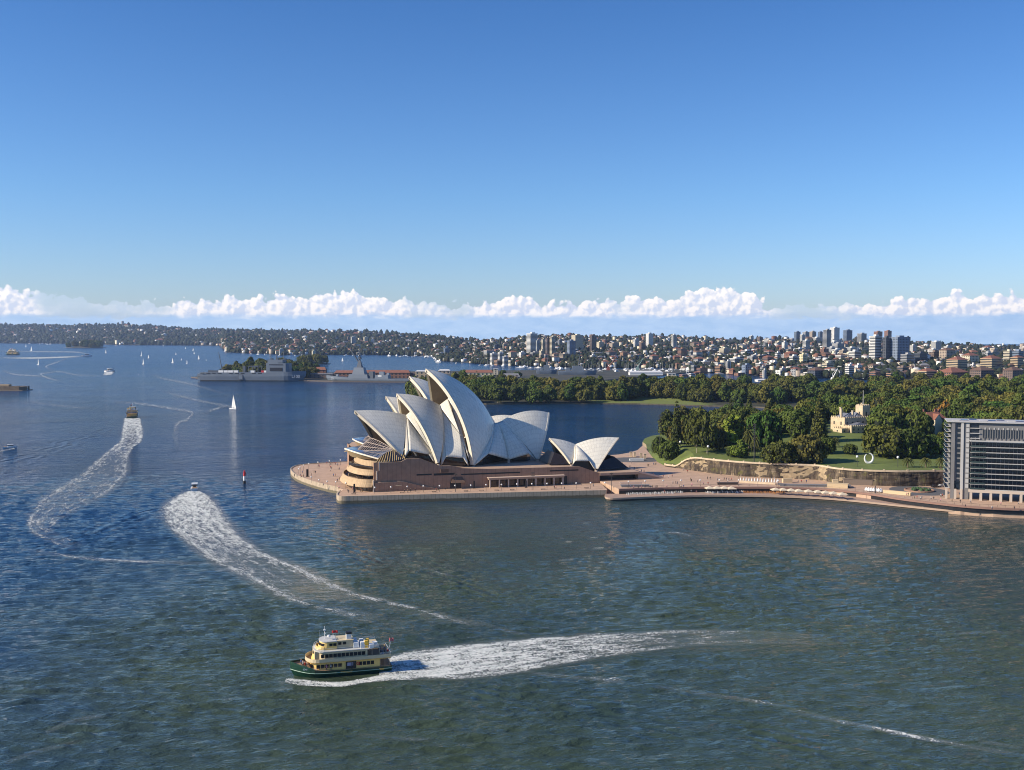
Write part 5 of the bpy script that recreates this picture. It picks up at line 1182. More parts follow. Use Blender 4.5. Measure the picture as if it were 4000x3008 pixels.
for a in [
 (2079,1386,1304,42,'white','balc','tallest dark-striped white apartment tower at the left end of the harbour cluster'),(2101,1387,1331,15,'grey','grid','narrow grey tower just right of the tallest striped tower'),
 (2123,1396,1326,13,'cream','balc','slim cream tower left of a dark twin on the point'),(2141,1398,1322,20,'brown','slab','dark brown tower between two cream ones on the point'),(2159,1398,1317,20,'cream','balc','cream tower with stacked balconies on the point'),
 (2188,1356,1328,18,'grey','slab','small grey block behind the cream balcony tower'),(2232,1398,1332,34,'blue','grid','dark blue-grey slab tower by the bay'),(2256,1370,1310,46,'cream','grid','broad cream stepped tower behind the blue-grey slab'),
 (2318,1376,1311,25,'brown','balc','brown banded tower right of the broad cream one'),(2345,1363,1337,29,'cream','grid','low cream block beside the brown banded tower'),(2400,1366,1342,40,'tan','grid','wide tan block below the ridge trees'),
 (2485,1362,1327,20,'white','slab','white round-topped tower on the middle ridge'),(2511,1372,1340,25,'orange','balc','orange-brick tower on the middle ridge'),(2538,1357,1304,29,'white','grid','tall white tower breaking the middle skyline'),
 (2634,1367,1309,19,'white','balc','lone slim white tower on the skyline'),(2667,1408,1364,36,'brick','slab','pink-brick tower above the marina'),(1929,1422,1382,27,'white','balc','white waterfront apartment block, left of three'),
 (1955,1422,1378,17,'white','balc','white waterfront apartment block, middle of three'),(1975,1425,1395,22,'white','balc','white waterfront apartment block, right of three, lowest'),(1940,1372,1348,25,'dark','grid','dark block among trees behind the waterfront'),
 (1970,1368,1346,13,'cream','slab','small cream block on the wooded slope'),(2060,1396,1384,80,'white','slab','long low white building under the tall striped tower'),
 (3116,1336,1297,24,'blue','slab','blue-glass tower, leftmost of the skyline cluster'),(3137,1340,1308,19,'white','balc','pale tower just right of the blue-glass one'),(3150,1332,1298,27,'grey','grid','grey tower with a flat cap in the skyline cluster'),
 (3177,1332,1296,26,'tan','grid','tan tower with a stepped cap in the skyline cluster'),(3206,1332,1297,20,'blue','slab','blue-grey banded tower left of the white skyscraper'),(3233,1372,1290,32,'grey','balc','tall dark-striped tower in front of the white skyscraper'),
 (3264,1339,1281,36,'white','grid','bright white skyscraper with an aerial, highest on the skyline'),(3195,1339,1320,46,'white','slab','long white block between the skyline towers'),(3067,1376,1338,24,'white','grid','white tower below the skyline cluster'),
 (3151,1368,1332,27,'white','slab','white and blue tower in front of the skyline cluster'),(3140,1429,1386,32,'yellow','grid','pale yellow apartment tower in the middle of the slope'),(3093,1412,1383,54,'brick','grid','red-brick block left of the pale yellow tower','hipred'),
 (3040,1418,1380,22,'white','slab','white lift-tower block on the slope'),(3029,1442,1416,32,'white','slab','square white block with banded windows on the slope'),(3003,1424,1397,43,'brick','slab','brown brick terrace block on the slope','hipred'),
 (2846,1453,1411,24,'white','plain','white wharf apartment block end wall'),(2880,1430,1402,54,'white','slab','bright white long block near the wharves'),(2920,1471,1428,40,'blue','grid','dark blue-grey wharf block with white frames'),
 (2945,1418,1394,50,'grey','grid','grey terrace block above the wharves'),(2987,1482,1446,16,'white','plain','thin white lift tower by the wharf'),(3059,1470,1440,20,'white','balc','narrow white balcony block by the wharf'),
 (3112,1472,1443,43,'grey','grid','grey block with a red hipped roof by the trees','hipred'),(3195,1473,1449,70,'dark','grid','long dark block behind the garden trees','hipbrown'),(3238,1460,1420,40,'cream','balc','cream and dark apartment block right of the long dark one'),
 (2812,1485,1464,38,'cream','grid','small cream colonial building at the edge of the domain trees','hip'),(2765,1387,1362,18,'white','balc','small white tower on the wooded slope'),(2905,1369,1351,30,'cream','grid','cream hall near the church spire','hip'),
 (2951,1367,1350,38,'brick','grid','brick school block near the church spire','hipbrown'),(2745,1466,1440,42,'brick','slab','brown brick block by the marina'),(2937,1335,1313,16,'white','balc','white skyline tower on its own, mid ridge'),
 (2970,1336,1318,24,'brown','grid','dark skyline block on the mid ridge'),(3314,1337,1291,34,'blue','balc','blue and white tower right of the white skyscraper'),(3370,1341,1304,36,'grey','balc','grey skyline tower with a flat white cap'),
 (3433,1337,1296,33,'brick','grid','round-topped brick tower, left of a pair'),(3471,1333,1293,29,'brick','grid','round-topped brick tower, right of a pair'),(3424,1418,1315,46,'white','balc','huge white balcony tower of the big residential pair'),
 (3464,1418,1320,30,'dark','grid','dark connecting slab between the two huge residential towers'),(3519,1418,1319,74,'blue','grid','huge blue-grey gridded residential slab'),(3548,1345,1317,20,'dark','slab','dark block peeping over the gridded slab'),
 (3551,1431,1386,49,'grey','balc','stepped balcony block below the gridded slab'),(3601,1428,1382,51,'dark','balc','dark curved apartment block below the gridded slab'),(3661,1379,1336,38,'white','slab','white domed tower standing alone on the right'),
 (3706,1411,1370,60,'tan','grid','tan apartment block right of the domed tower','hipbrown'),(3656,1408,1376,43,'brown','grid','dark brick block below the domed tower'),(3749,1468,1408,80,'sand','balc','golden sandstone apartment block with red roofs, left of three','hipred'),
 (3797,1436,1391,65,'cream','grid','cream block with tiled roof on the right slope','hipred'),(3882,1455,1403,80,'sand','balc','golden sandstone apartment block with red roofs, middle of three','hipred'),(3884,1402,1376,54,'tan','grid','tan concrete block above the middle sandstone one'),
 (3945,1422,1373,38,'cream','balc','cream banded tower near the right edge'),(3982,1424,1373,40,'blue','balc','blue-grey banded tower at the right edge'),(3980,1452,1399,48,'sand','balc','golden sandstone apartment block with red roofs, right of three','hipred'),
 (3630,1494,1453,72,'sand','balc','sunlit sandstone wharf block, end on','hipred'),(3735,1492,1457,120,'brick','grid','long dark wharf shed with a red roof','hipred'),(3846,1492,1449,90,'brown','grid','long shaded brick wharf building on the right','hipbrown'),
 (3966,1492,1449,76,'brown','grid','shaded brick wharf building at the right edge','hipbrown'),(3321,1474,1431,33,'white','slab','small white tower above the garden trees'),(3356,1462,1428,30,'white','grid','white block beside the small white tower'),
 (3343,1411,1374,47,'white','slab','white and blue office block below the skyline','flat'),(3298,1402,1371,36,'tan','grid','tan block left of the white and blue office block'),(3278,1380,1343,47,'grey','grid','grey tower in front of the blue and white one'),
 (3569,1382,1350,24,'white','slab','white stepped block right of the gridded slab'),(3531,1466,1437,45,'brown','slab','brown and white office block above the trees'),(3420,1468,1447,43,'dark','grid','saw-roofed dark hall above the trees','hip'),
 (1361,1336,1316,13,'brown','grid','brown tower, left of the group on the far slope'),(1380,1351,1315,22,'white','plain','white and dark tower on the far slope behind the warship crane'),(1428,1347,1317,18,'cream','grid','cream tower on the far slope'),
 (1455,1346,1326,14,'white','grid','small white tower right of the cream one on the far slope'),(1508,1349,1331,30,'white','plain','white slab block on the far slope'),(1388,1363,1345,16,'orange','grid','orange-red block on the far slope'),
 (1314,1372,1355,30,'white','slab','white terraced building near the far bay shore'),(1744,1388,1362,22,'blue','balc','blue-grey block by the far bay shore'),(934,1371,1353,17,'cream','plain','cream block at the tip of the far point'),
 (1098,1386,1365,19,'white','slab','bright white block low on the far point'),(1121,1370,1349,15,'white','grid','white block upper on the far point'),(1160,1348,1330,26,'orange','grid','orange house block high on the far point','hipred'),
 (1225,1392,1371,16,'cream','grid','cream house at the shore of the far point'),(1058,1378,1360,24,'orange','grid','pinkish block at the shore of the far point')]: T(*a)
g = np.random.default_rng(55); _tk = []
for n_, pxr, pyr, grp in ((95, (2640, 3320), (1385, 1480), 'mid-rise blocks on the slope left of the big towers'), (48, (3290, 4020), (1368, 1484), 'mid-rise blocks around the big residential towers'), (22, (1900, 2660), (1392, 1432), 'low blocks behind the marina'), (20, (2700, 3340), (1335, 1392), 'blocks under the skyline cluster'), (16, (900, 1720), (1335, 1382), 'blocks on the far left slope')):
    for i in range(n_):
        for _ in range(12):
            px, py = g.uniform(*pxr), g.uniform(*pyr)
            if all(abs(px - a) > 13 or abs(py - b) > 9 for a, b in _tk): break
        _tk.append((px, py)); k_ = str(g.choice(['white', 'white', 'cream', 'white', 'brick', 'tan', 'grey', 'white', 'cream', 'orange'])); w_ = g.uniform(18, 48); st_ = str(g.choice(['grid', 'slab', 'balc'])); rf_ = str(g.choice(['flat', 'flat', 'flat', 'white', 'hipbrown', 'hipred']))
        hh = g.uniform(12, 27) if py > 1385 else g.uniform(9, 17)
        T(px, py, py - hh, w_, k_, st_, {'white': 'white', 'cream': 'cream', 'tan': 'tan', 'brick': 'red-brick', 'brown': 'brown', 'grey': 'grey', 'orange': 'orange-brick'}[k_] + {'flat': ' flat-roofed', 'hipred': ' red-roofed', 'white': ' pale-roofed', 'hipbrown': ' brown-roofed'}[rf_] + ' building among the ' + grp, rf_, group=grp + ', ' + k_ + ', ' + rf_, name='mid_rise_block')
# aerial on the white skyscraper, church spire, chimney stack, water tower
def spire(px, base, top, wpx, name, label, cat, m, prof):
    p = hit(px, base, far_z, 1500, 11000, 700); x, y, z = p; h = zat(top, y) - z; w = wpx * y / FPX / 2
    mb = MB(); mb.lathe((0, 0, 0), [(w * a, h * b) for a, b in prof], 10); o = mb.build(name, m, loc=(x, y, z)); tag(o, label, cat); return o
spire(2878, 1376, 1344, 8, 'church_spire', 'slender stone church spire on the wooded slope', 'church', SK['tan'], [(1, 0), (1, .45), (.85, .5), (.05, 1)])
spire(3572, 1462, 1427, 5, 'chimney_stack', 'tall pale chimney stack above the garden trees', 'chimney', SK['grey'], [(1, 0), (.75, 1)])
spire(479, 1282, 1254, 11, 'water_tower', 'pale drum-shaped water tower alone on the far left skyline', 'water tower', SK['grey'], [(.35, 0), (.35, .45), (1, .55), (1, .95), (.7, 1)])
# houses
def house_mesh(w, d, h, key, roofk):
    mb = MB(); a, b = w / 2, d / 2
    mb.add([(-a, -b, -2), (a, -b, -2), (a, b, -2), (-a, b, -2), (-a, -b, h), (a, -b, h), (a, b, h), (-a, b, h)], [(0, 1, 5, 4), (1, 2, 6, 5), (2, 3, 7, 6), (3, 0, 4, 7)], 0)
    e = .6; r = min(a, b) * .62; L = a - b if a > b else 0
    mb.add([(-a - e, -b - e, h), (a + e, -b - e, h), (a + e, b + e, h), (-a - e, b + e, h), (-L, 0, h + r), (L, 0, h + r)], [(0, 1, 5, 4), (1, 2, 5), (2, 3, 4, 5), (3, 0, 4)], 1)
    for i in range(int(w // 3.2)):
        x = -a + 1.8 + i * 3.2
        for zz in ([1.4, 4.4] if h > 5 else [1.4]): mb.add([(x, -b - .03, zz), (x + 1.3, -b - .03, zz), (x + 1.3, -b - .03, zz + 1.5), (x, -b - .03, zz + 1.5)], [(0, 1, 2, 3)], 2)
    return mb.mesh('house', [SK[key], ROOFM[roofk], M_win])
HK = [('white', 'red', 'white house with a red tiled roof'), ('cream', 'red', 'cream house with a red tiled roof'), ('white', 'grey', 'white house with a grey roof'), ('tan', 'brown', 'tan house with a brown roof'), ('cream', 'brown', 'cream house with a brown roof'), ('brick', 'red', 'brick house with a red tiled roof'), ('white', 'white', 'white modern house'), ('brown', 'grey', 'dark brick house with a grey roof')]
HM = [house_mesh(17 + (i * 3) % 8, 12 + i % 3, 6.5 + (i % 2) * 2.8, k[0], k[1]) for i, k in enumerate(HK)]
def houses(n, pxr, where, group, seed, ylo=0.06, yhi=.98, wt=None, pyr=None, scl=1.0):
    g = np.random.default_rng(seed); m = 0
    px = g.uniform(*pxr, n * 3); top = interp(SKY, px) + 2; bot = np.minimum(interp(SHORE, px), 1480); py = top + (bot - top) * g.uniform(ylo, yhi, n * 3)
    if pyr: py = g.uniform(*pyr, n * 3)
    X, Y, Z = cast(px, py, far_z, 1700, 11500, 260)
    for x, y, z in list(zip(X, Y, Z))[:n]:
        i = int(g.choice(len(HK), p=wt)) if wt is not None else int(g.integers(len(HK)))
        o = bpy.data.objects.new('house', HM[i]); COL.objects.link(o); o.location = (x, y, z + 1); o.rotation_euler = (0, 0, g.uniform(-.2, 1.2)); s = g.uniform(.85, 1.5) * np.clip(y / 5200, .8, 1.35) * scl; o.scale = (s, s, s * g.uniform(.9, 1.3))
        tag(o, HK[i][2] + ' ' + where, 'house', group)
W1 = [.2, .2, .14, .1, .1, .14, .06, .06]
houses(62, (-40, 880), 'on the far left harbour hill', 'houses on the far left hill', 21, wt=W1)
houses(66, (885, 1720), 'on the hillside beyond the grey ships', 'houses on the hill beyond the ships', 22, wt=W1)
houses(44, (1730, 2700), 'behind the harbour apartment towers', 'houses on the tower point', 23, wt=W1, scl=.85)
houses(40, (2700, 3300), 'left of the skyline cluster', 'houses left of the skyline cluster', 24, wt=W1, scl=.8)
houses(36, (3300, 4050), 'far right behind the sandstone blocks', 'houses on the far right slope', 25, wt=W1, scl=.8)
houses(30, (900, 1240), 'crowded on the low far point', 'houses on the far point', 26, ylo=.62, yhi=.97, wt=[.4, .2, .2, .02, .1, .05, .02, .01])
def housing(name, n, pxr, label, seed):
    """the rest of the suburb: thousands of far roofs and walls in one mass"""
    g = np.random.default_rng(seed); px = g.uniform(*pxr, n); top = interp(SKY, px); bot = np.minimum(interp(SHORE, px), 1476); py = top + 2 + (bot - top - 3) * g.random(n); x, y, z = cast(px, py, far_z, 1700, 11500, 220); m = len(x)
    s = np.clip(y / 5200, .62, 1.35); w = g.uniform(6, 13, m) * s; d = g.uniform(5, 9, m) * s; h = g.uniform(5, 9, m) * s * np.where(g.random(m) < .12, 2.2, 1); r = np.minimum(w, d) * .5; a = g.uniform(-.2, 1.2, m)
    loc = np.array([(-1, -1, 0), (1, -1, 0), (1, 1, 0), (-1, 1, 0), (-1, -1, 1), (1, -1, 1), (1, 1, 1), (-1, 1, 1), (-.45, 0, 2), (.45, 0, 2)], float)
    P = np.zeros((m, 10, 3)); P[..., 0] = loc[:, 0] * w[:, None]; P[..., 1] = loc[:, 1] * d[:, None]; P[..., 2] = np.where(loc[:, 2] == 0, -2, np.where(loc[:, 2] == 1, h[:, None], (h + r)[:, None]))
    c, sn = np.cos(a)[:, None], np.sin(a)[:, None]; X = P[..., 0] * c - P[..., 1] * sn + x[:, None]; Yy = P[..., 0] * sn + P[..., 1] * c + y[:, None]; P = np.stack([X, Yy, P[..., 2] + z[:, None] + 1.5], -1)
    F = np.array([(0, 1, 5, 4), (1, 2, 6, 5), (2, 3, 7, 6), (3, 0, 4, 7), (4, 5, 9, 8), (6, 7, 8, 9), (5, 6, 9, 9), (7, 4, 8, 8)]); Fq = F[:6]; 
    FF = (Fq[None] + (np.arange(m) * 10)[:, None, None]).reshape(-1, 4)
    wk = g.choice(5, m, p=[.27, .27, .18, .14, .14]); rk = g.choice(4, m, p=[.26, .27, .15, .32]) + 5; MI = np.stack([wk] * 4 + [rk] * 2, 1).ravel()
    o = put(name, fast_mesh(name, P.reshape(-1, 3), FF, [SK['white'], SK['cream'], SK['tan'], SK['brick'], SK['grey'], ROOFM['red'], ROOFM['grey'], ROOFM['white'], ROOFM['brown']], mi=MI)); tag(o, label, 'suburb', kind='stuff')
housing('distant_housing', 1500, (-60, 1750), 'crowded far houses among the trees of the left hills', 31)
housing('distant_housing', 1500, (1700, 4100), 'crowded far houses among the trees of the right hills', 32)
# ------------------------------------------------------------------ navy quay buildings
def shed(px0, px1, base, top, D, key, roofk, label, name='navy_building', roofh=.28, depth=16, windows=2, rz=0.0):
    a = at(px0, base, D); b = at(px1, base, D); w = b[0] - a[0]; h = zat(top, D) - zat(base, D); hb = h * (1 - roofh); e = empty(name, ((a[0] + b[0]) / 2, D + depth / 2, a[2]), rz, label, 'building')
    m = MB(); m.box((0, 0, hb / 2), (w, depth, hb)); m.build('wall', SK[key], e)
    r = MB(); A = w / 2 + .8; B = depth / 2 + .8; L = A - B * .4 if w > depth else 0
    r.add([(-A, -B, hb), (A, -B, hb), (A, B, hb), (-A, B, hb), (-L, 0, h), (L, 0, h)], [(0, 1, 5, 4), (1, 2, 5), (2, 3, 4, 5), (3, 0, 4), (3, 2, 1, 0)]); r.build('roof', ROOFM[roofk], e)
    n = max(1, int(w // 7))
    for k in range(windows):
        for i in range(n): wn = MB(); wn.box((-w / 2 + (i + .5) * w / n, -depth / 2 - .05, hb * (k + .5) / windows), (2.4, .2, hb / windows * .5)); wn.build('window', M_win, e)
    return e
shed(1306, 1410, 1478, 1447, 1975, 'brick', 'red', 'long brick navy building with red roof left of the warship mast', roofh=.32)
shed(1418, 1600, 1478, 1446, 1990, 'brick', 'red', 'long brick navy building with red roof right of the warship mast', roofh=.32)
shed(1596, 1640, 1478, 1456, 2000, 'brick', 'brown', 'plain brick shed beside the long red-roofed building')
shed(1622, 1672, 1486, 1447, 1960, 'sand', 'white', 'tan three-storey navy block partly behind the tallest sail', windows=3, roofh=.1)
shed(1712, 1758, 1460, 1443, 2080, 'tan', 'white', 'tan building with pale roof behind the tallest sail', windows=1)
shed(1815, 1925, 1480, 1445, 1980, 'yellow', 'red', 'pale yellow navy building with red hipped roof', roofh=.3)
shed(1927, 1945, 1464, 1440, 2010, 'cream', 'white', 'cream gate tower right of the yellow navy building', windows=3, depth=8, roofh=.05)
shed(1962, 2030, 1480, 1459, 1990, 'dark', 'grey', 'dark gabled shed behind the headland trees', roofh=.6, windows=0)
shed(1224, 1272, 1462, 1434, 2010, 'brick', 'red', 'red-roofed house at the foot of the wooded navy hill', roofh=.4)
shed(1205, 1300, 1478, 1459, 1960, 'brown', 'grey', 'low brown quay shed between the two grey ships', roofh=.15)
for q in [(2460, 2590, 1466, 1449, 1900, 'white', 'white', 'flat white wharf shed roof by the marina', .35), (3695, 3800, 1503, 1492, 1620, 'grey', 'white', 'long pale gallery roof in the garden trees', .3), (3880, 3955, 1503, 1487, 1600, 'grey', 'white', 'pale green-white glasshouse roof at the garden edge', .5), (2960, 3070, 1492, 1481, 1750, 'white', 'white', 'long white canopy roof behind the domain trees', .3)]:
    shed(*q[:7], q[7], roofh=q[8], windows=0, depth=22)
shed(2608, 2640, 1486, 1458, 1850, 'cream', 'white', 'white and brown tower block behind the domain trees', depth=10, windows=3, roofh=.03)
# ------------------------------------------------------------------ the sandstone mansion with its crenellated tower
def mansion():
    D = 735.0; o = at(3330, 1700, D); z0 = 17.0; e = empty('sandstone_mansion', (o[0], D, z0), R(24), 'gothic sandstone mansion with a crenellated tower and flagpole among the garden trees', 'mansion')
    M_s = mat('mansion_sandstone', (.56, .45, .30), .85, var=.18, vscale=.4); M_sl = mat('slate_roof', (.16, .17, .20), .5)
    def block(name, x, y, w, d, h, cren=True, gables=0):
        m = MB(); m.box((x, y, h / 2), (w, d, h))
        if cren:
            n = int(w // 1.6)
            for i in range(n):
                for yy in (-d / 2 + .2, d / 2 - .2): m.box((x - w / 2 + (i + .5) * w / n, y + yy, h + .4), (w / n * .55, .4, .8))
            n = int(d // 1.6)
            for i in range(n):
                for xx in (-w / 2 + .2, w / 2 - .2): m.box((x + xx, y - d / 2 + (i + .5) * d / n, h + .4), (.4, d / n * .55, .8))
        o_ = m.build(name, M_s, e)
        for k in range(int(w // 4)):
            for fz in (h * .3, h * .68): a_ = MB(); a_.box((x - w / 2 + (k + .5) * w / int(w // 4), y - d / 2 - .05, fz), (1.1, .14, h * .2)); a_.build('window', M_win, o_)
        for k in range(int(d // 5)):
            for fz in (h * .3, h * .68): a_ = MB(); a_.box((x - w / 2 - .05, y - d / 2 + (k + .5) * d / int(d // 5), fz), (.14, 1.1, h * .2)); a_.build('window', M_win, o_)
        return o_
    block('main_wing', 0, 2, 23, 14, 11.5); block('front_wing', -3, -9, 20, 9, 6.5); block('side_wing', -15, -7, 9, 9, 5.0); block('rear_wing', 11, 10, 12, 16, 10)
    t = block('tower', 9, 0, 6.4, 6.4, 19.5); p = MB(); p.tube((9, 0, 19), (9, 0, 30), .22, .12, 6); p.build('flagpole', SK['white'], t)
    for i, (x, y, w, d, z, h) in enumerate(((-4, 2, 10, 12, 11.5, 3), (3, 2, 5, 12, 11.5, 3.4), (-3, -9, 17, 7, 6.5, 2.2), (11, 10, 9, 14, 10, 3))):
        m = MB(); a, b = w / 2, d / 2; m.add([(x - a, y - b, z), (x + a, y - b, z), (x + a, y + b, z), (x - a, y + b, z), (x, y - b * .5, z + h), (x, y + b * .5, z + h)], [(0, 1, 4), (1, 2, 5, 4), (2, 3, 5), (3, 0, 4, 5)]); m.build('roof', M_sl, e)
    for (x, y, z, h) in ((-10, 0, 11, 6.5), (-5.5, 6, 11, 7), (-1, -1, 11, 5), (14, 4, 10, 8), (16, 14, 10, 8), (19, 12, 9, 11)):
        c = MB(); c.box((x, y, z + h / 2), (1.1, 1.1, h)); c.box((x, y, z + h), (1.4, 1.4, .5)); c.build('chimney', M_s, e)
    g = MB(); g.box((4, -15, 3.2), (9, 3.5, .3)); g.build('verandah_roof', mat('pale_green_roof', (.45, .55, .45), .6), e)
mansion()
def red_house():
    D = 760.0; o = at(3640, 1700, D); e = empty('red_roofed_house', (o[0], D, 15), R(18), 'house with a steep red tiled roof and cream gable in the garden', 'house')
    m = MB(); m.box((0, 0, 5.2), (17, 10, 10.4)); m.build('wall', SK['cream'], e)
    r = MB(); r.add([(-9.2, -5.8, 10.3), (9.2, -5.8, 10.3), (9.2, 5.8, 10.3), (-9.2, 5.8, 10.3), (-5, 0, 15.4), (5, 0, 15.4)], [(0, 1, 5, 4), (1, 2, 5), (2, 3, 4, 5), (3, 0, 4)])
    r.add([(-4, -7.6, 10.2), (3, -7.6, 10.2), (-.5, -7.6, 14.4), (-.5, 0, 14.4), (-4, 0, 10.2), (3, 0, 10.2)], [(0, 2, 3, 4), (1, 5, 3, 2)]); r.build('roof', ROOFM['red'], e)
    g = MB(); g.add([(-3.6, -7.4, 10.1), (2.6, -7.4, 10.1), (-.5, -7.4, 14.0)], [(0, 1, 2)]); g.box((-.5, -6.4, 5), (6, 2, 10)); g.build('gable', SK['cream'], e)
    for x in (-6.5, 3.4, 6.5): c = MB(); c.box((x, 1, 15), (1.3, 1.3, 4.4)); c.build('chimney', ROOFM['red'], e)
red_house()
# ================================================================== PEOPLE
def person_mesh(pose, shirt, trouser, skin_c=(.42, .26, .18), hair=(.03, .02, .015)):
    J = {'stand': dict(pel=(0, 0, .95), ch=(0, 0, 1.30), nk=(0, 0, 1.47), hd=(0, .01, 1.60), tp=(0, .01, 1.74), shl=(-.19, 0, 1.42), shr=(.19, 0, 1.42), ell=(-.26, .02, 1.15), elr=(.26, .02, 1.15), hal=(-.27, .07, .88), har=(.27, .07, .88), hil=(-.10, 0, .90), hir=(.10, 0, .90), knl=(-.11, .02, .50), knr=(.11, .02, .50), anl=(-.12, 0, .08), anr=(.12, 0, .08), tol=(-.13, .15, .04), tor=(.13, .15, .04)),
         'walk': dict(pel=(0, 0, .94), ch=(0, .02, 1.29), nk=(0, .03, 1.46), hd=(0, .05, 1.59), tp=(0, .05, 1.73), shl=(-.19, 0, 1.41), shr=(.19, .04, 1.41), ell=(-.25, .12, 1.16), elr=(.25, -.12, 1.16), hal=(-.24, .30, .98), har=(.25, -.16, .92), hil=(-.10, 0, .90), hir=(.10, 0, .90), knl=(-.10, -.10, .50), knr=(.10, .20, .53), anl=(-.10, -.38, .16), anr=(.10, .30, .08), tol=(-.10, -.28, .05), tor=(.10, .45, .05)),
         'sit': dict(pel=(0, 0, .50), ch=(0, -.02, .85), nk=(0, 0, 1.02), hd=(0, .02, 1.15), tp=(0, .02, 1.29), shl=(-.19, 0, .97), shr=(.19, 0, .97), ell=(-.25, .10, .72), elr=(.25, .10, .72), hal=(-.15, .32, .62), har=(.15, .32, .62), hil=(-.10, .02, .48), hir=(.10, .02, .48), knl=(-.12, .42, .50), knr=(.12, .42, .50), anl=(-.12, .44, .08), anr=(.12, .44, .08), tol=(-.12, .58, .05), tor=(.12, .58, .05))}[pose]
    rad = dict(pel=.15, ch=.16, nk=.06, hd=.10, tp=.075, shl=.075, shr=.075, ell=.045, elr=.045, hal=.035, har=.035, hil=.10, hir=.10, knl=.065, knr=.065, anl=.045, anr=.045, tol=.035, tor=.035)
    ks = list(J); E = [('pel', 'ch'), ('ch', 'nk'), ('nk', 'hd'), ('hd', 'tp'), ('ch', 'shl'), ('ch', 'shr'), ('shl', 'ell'), ('shr', 'elr'), ('ell', 'hal'), ('elr', 'har'), ('pel', 'hil'), ('pel', 'hir'), ('hil', 'knl'), ('hir', 'knr'), ('knl', 'anl'), ('knr', 'anr'), ('anl', 'tol'), ('anr', 'tor')]
    me = bpy.data.meshes.new('t'); me.from_pydata([J[k] for k in ks], [(ks.index(a), ks.index(b)) for a, b in E], []); o = bpy.data.objects.new('t', me); COL.objects.link(o)
    o.modifiers.new('s', 'SKIN')
    if not me.skin_vertices: me.skin_vertices.new() if hasattr(me.skin_vertices, 'new') else None
    for i, k in enumerate(ks): sv = me.skin_vertices[0].data[i]; sv.radius = (rad[k], rad[k] * .8); sv.use_root = (k == 'pel')
    dg = bpy.context.evaluated_depsgraph_get(); m2 = bpy.data.meshes.new_from_object(o.evaluated_get(dg)); bpy.data.objects.remove(o); bpy.data.meshes.remove(me)
    f = lambda c, n: mat(f'{n}_{int(c[0]*99)}_{int(c[1]*99)}_{int(c[2]*99)}', c, .8)
    for q in (f(shirt, 'cloth'), f(trouser, 'cloth'), f(skin_c, 'skin'), f(hair, 'hair')): m2.materials.append(q)
    top = J['tp'][2]
    for p in m2.polygons:
        c = p.center; p.use_smooth = True
        if c.z > top - .06 or (c.z > top - .16 and c.y < J['hd'][1] - .03): p.material_index = 3
        elif c.z > J['nk'][2] - .02 or (abs(c.x) > .19 and c.z < J['hal'][2] + .06 and abs(c.z - J['hal'][2]) < .1): p.material_index = 2
        elif c.z < J['pel'][2] + .02 or (c.y > .25 and pose == 'sit' and c.z < .56): p.material_index = 1
        else: p.material_index = 0
    m2.name = 'person'; return m2
PEOPLE = {}
OUTF = [('dark', (.03, .03, .04), (.02, .02, .03)), ('white', (.70, .68, .64), (.04, .05, .09)), ('red', (.45, .04, .03), (.03, .03, .03)), ('blue', (.06, .12, .35), (.05, .05, .06)), ('grey', (.22, .22, .23), (.03, .04, .07)), ('pink', (.60, .22, .32), (.04, .04, .05)), ('khaki', (.25, .19, .10), (.14, .11, .07))]
for ps in ('stand', 'walk', 'sit'):
    for nm, a, b in OUTF: PEOPLE[ps, nm] = person_mesh(ps, a, b)
def person(x, y, z, pose, col, label, group=None, rz=None, sc=1.0):
    o = bpy.data.objects.new('person', PEOPLE[pose, col]); COL.objects.link(o); o.location = (x, y, z); o.rotation_euler = (0, 0, RNG.uniform(0, 6.28) if rz is None else rz); o.scale = (sc,) * 3
    return tag(o, label, 'person', group)
# ================================================================== FERRIES
PT = lambda n, c, r=.45: mat(n, c, r)
M_green = PT('dark_green_hull_paint', (.006, .042, .024), .35); M_cream = PT('cream_ferry_paint', (.74, .52, .17), .4); M_pale = PT('pale_ferry_deckhouse', (.58, .48, .30), .5); M_fwin = PT('ferry_window_glass', (.02, .02, .025), .1)
M_deck = PT('ferry_deck', (.38, .24, .14), .8); M_fwhite = PT('white_paint', (.78, .78, .76), .4); M_yel = PT('yellow_paint', (.75, .45, .03), .4); M_redp = PT('red_paint', (.55, .03, .03), .5); M_steel = PT('grey_steel', (.30, .31, .32), .5); M_blackp = PT('black_paint', (.015, .015, .015), .5); M_gold = PT('golden_line', (.70, .42, .08), .5)
def hullform(L, B, dep, bow_h, stern_h, n=22, m=None, full=.75, keel=-1.2):
    """lofted hull: sharp flared bow, full stern; x forward"""
    rows = []
    for i in range(n + 1):
        t = i / n; x = -L / 2 + L * t; w = B / 2 * (1 - max(0, (t - full) / (1 - full)) ** 1.8) * (1 - .12 * max(0, (.15 - t) / .15)); w = max(w, .02); sh = stern_h + (bow_h - stern_h) * max(0, (t - .45) / .55) ** 2
        wl = w * (.86 if t < full else .86 - .30 * (t - full) / (1 - full))
        rows.append([(x + .06 * L * max(0, t - .8) * 0, -w, sh), (x, -w * .98, sh * .55), (x - .035 * L * max(0, t - .85) / .15, -wl, .0), (x - .05 * L * max(0, t - .85) / .15, -wl * .5, keel), (x - .05 * L * max(0, t - .85) / .15, wl * .5, keel), (x - .035 * L * max(0, t - .85) / .15, wl, 0), (x, w * .98, sh * .55), (x, w, sh)])
    return rows
def deckplan(xb, xf, hw, rd, n=8):
    """plan of a deckhouse: square aft, rounded forward"""
    P = [(xb, -hw)]; 
    for i in range(n + 1): a = -math.pi / 2 + math.pi * i / n; P.append((xf - rd + rd * math.cos(a), hw * math.sin(a)))
    P.append((xb, hw)); return P
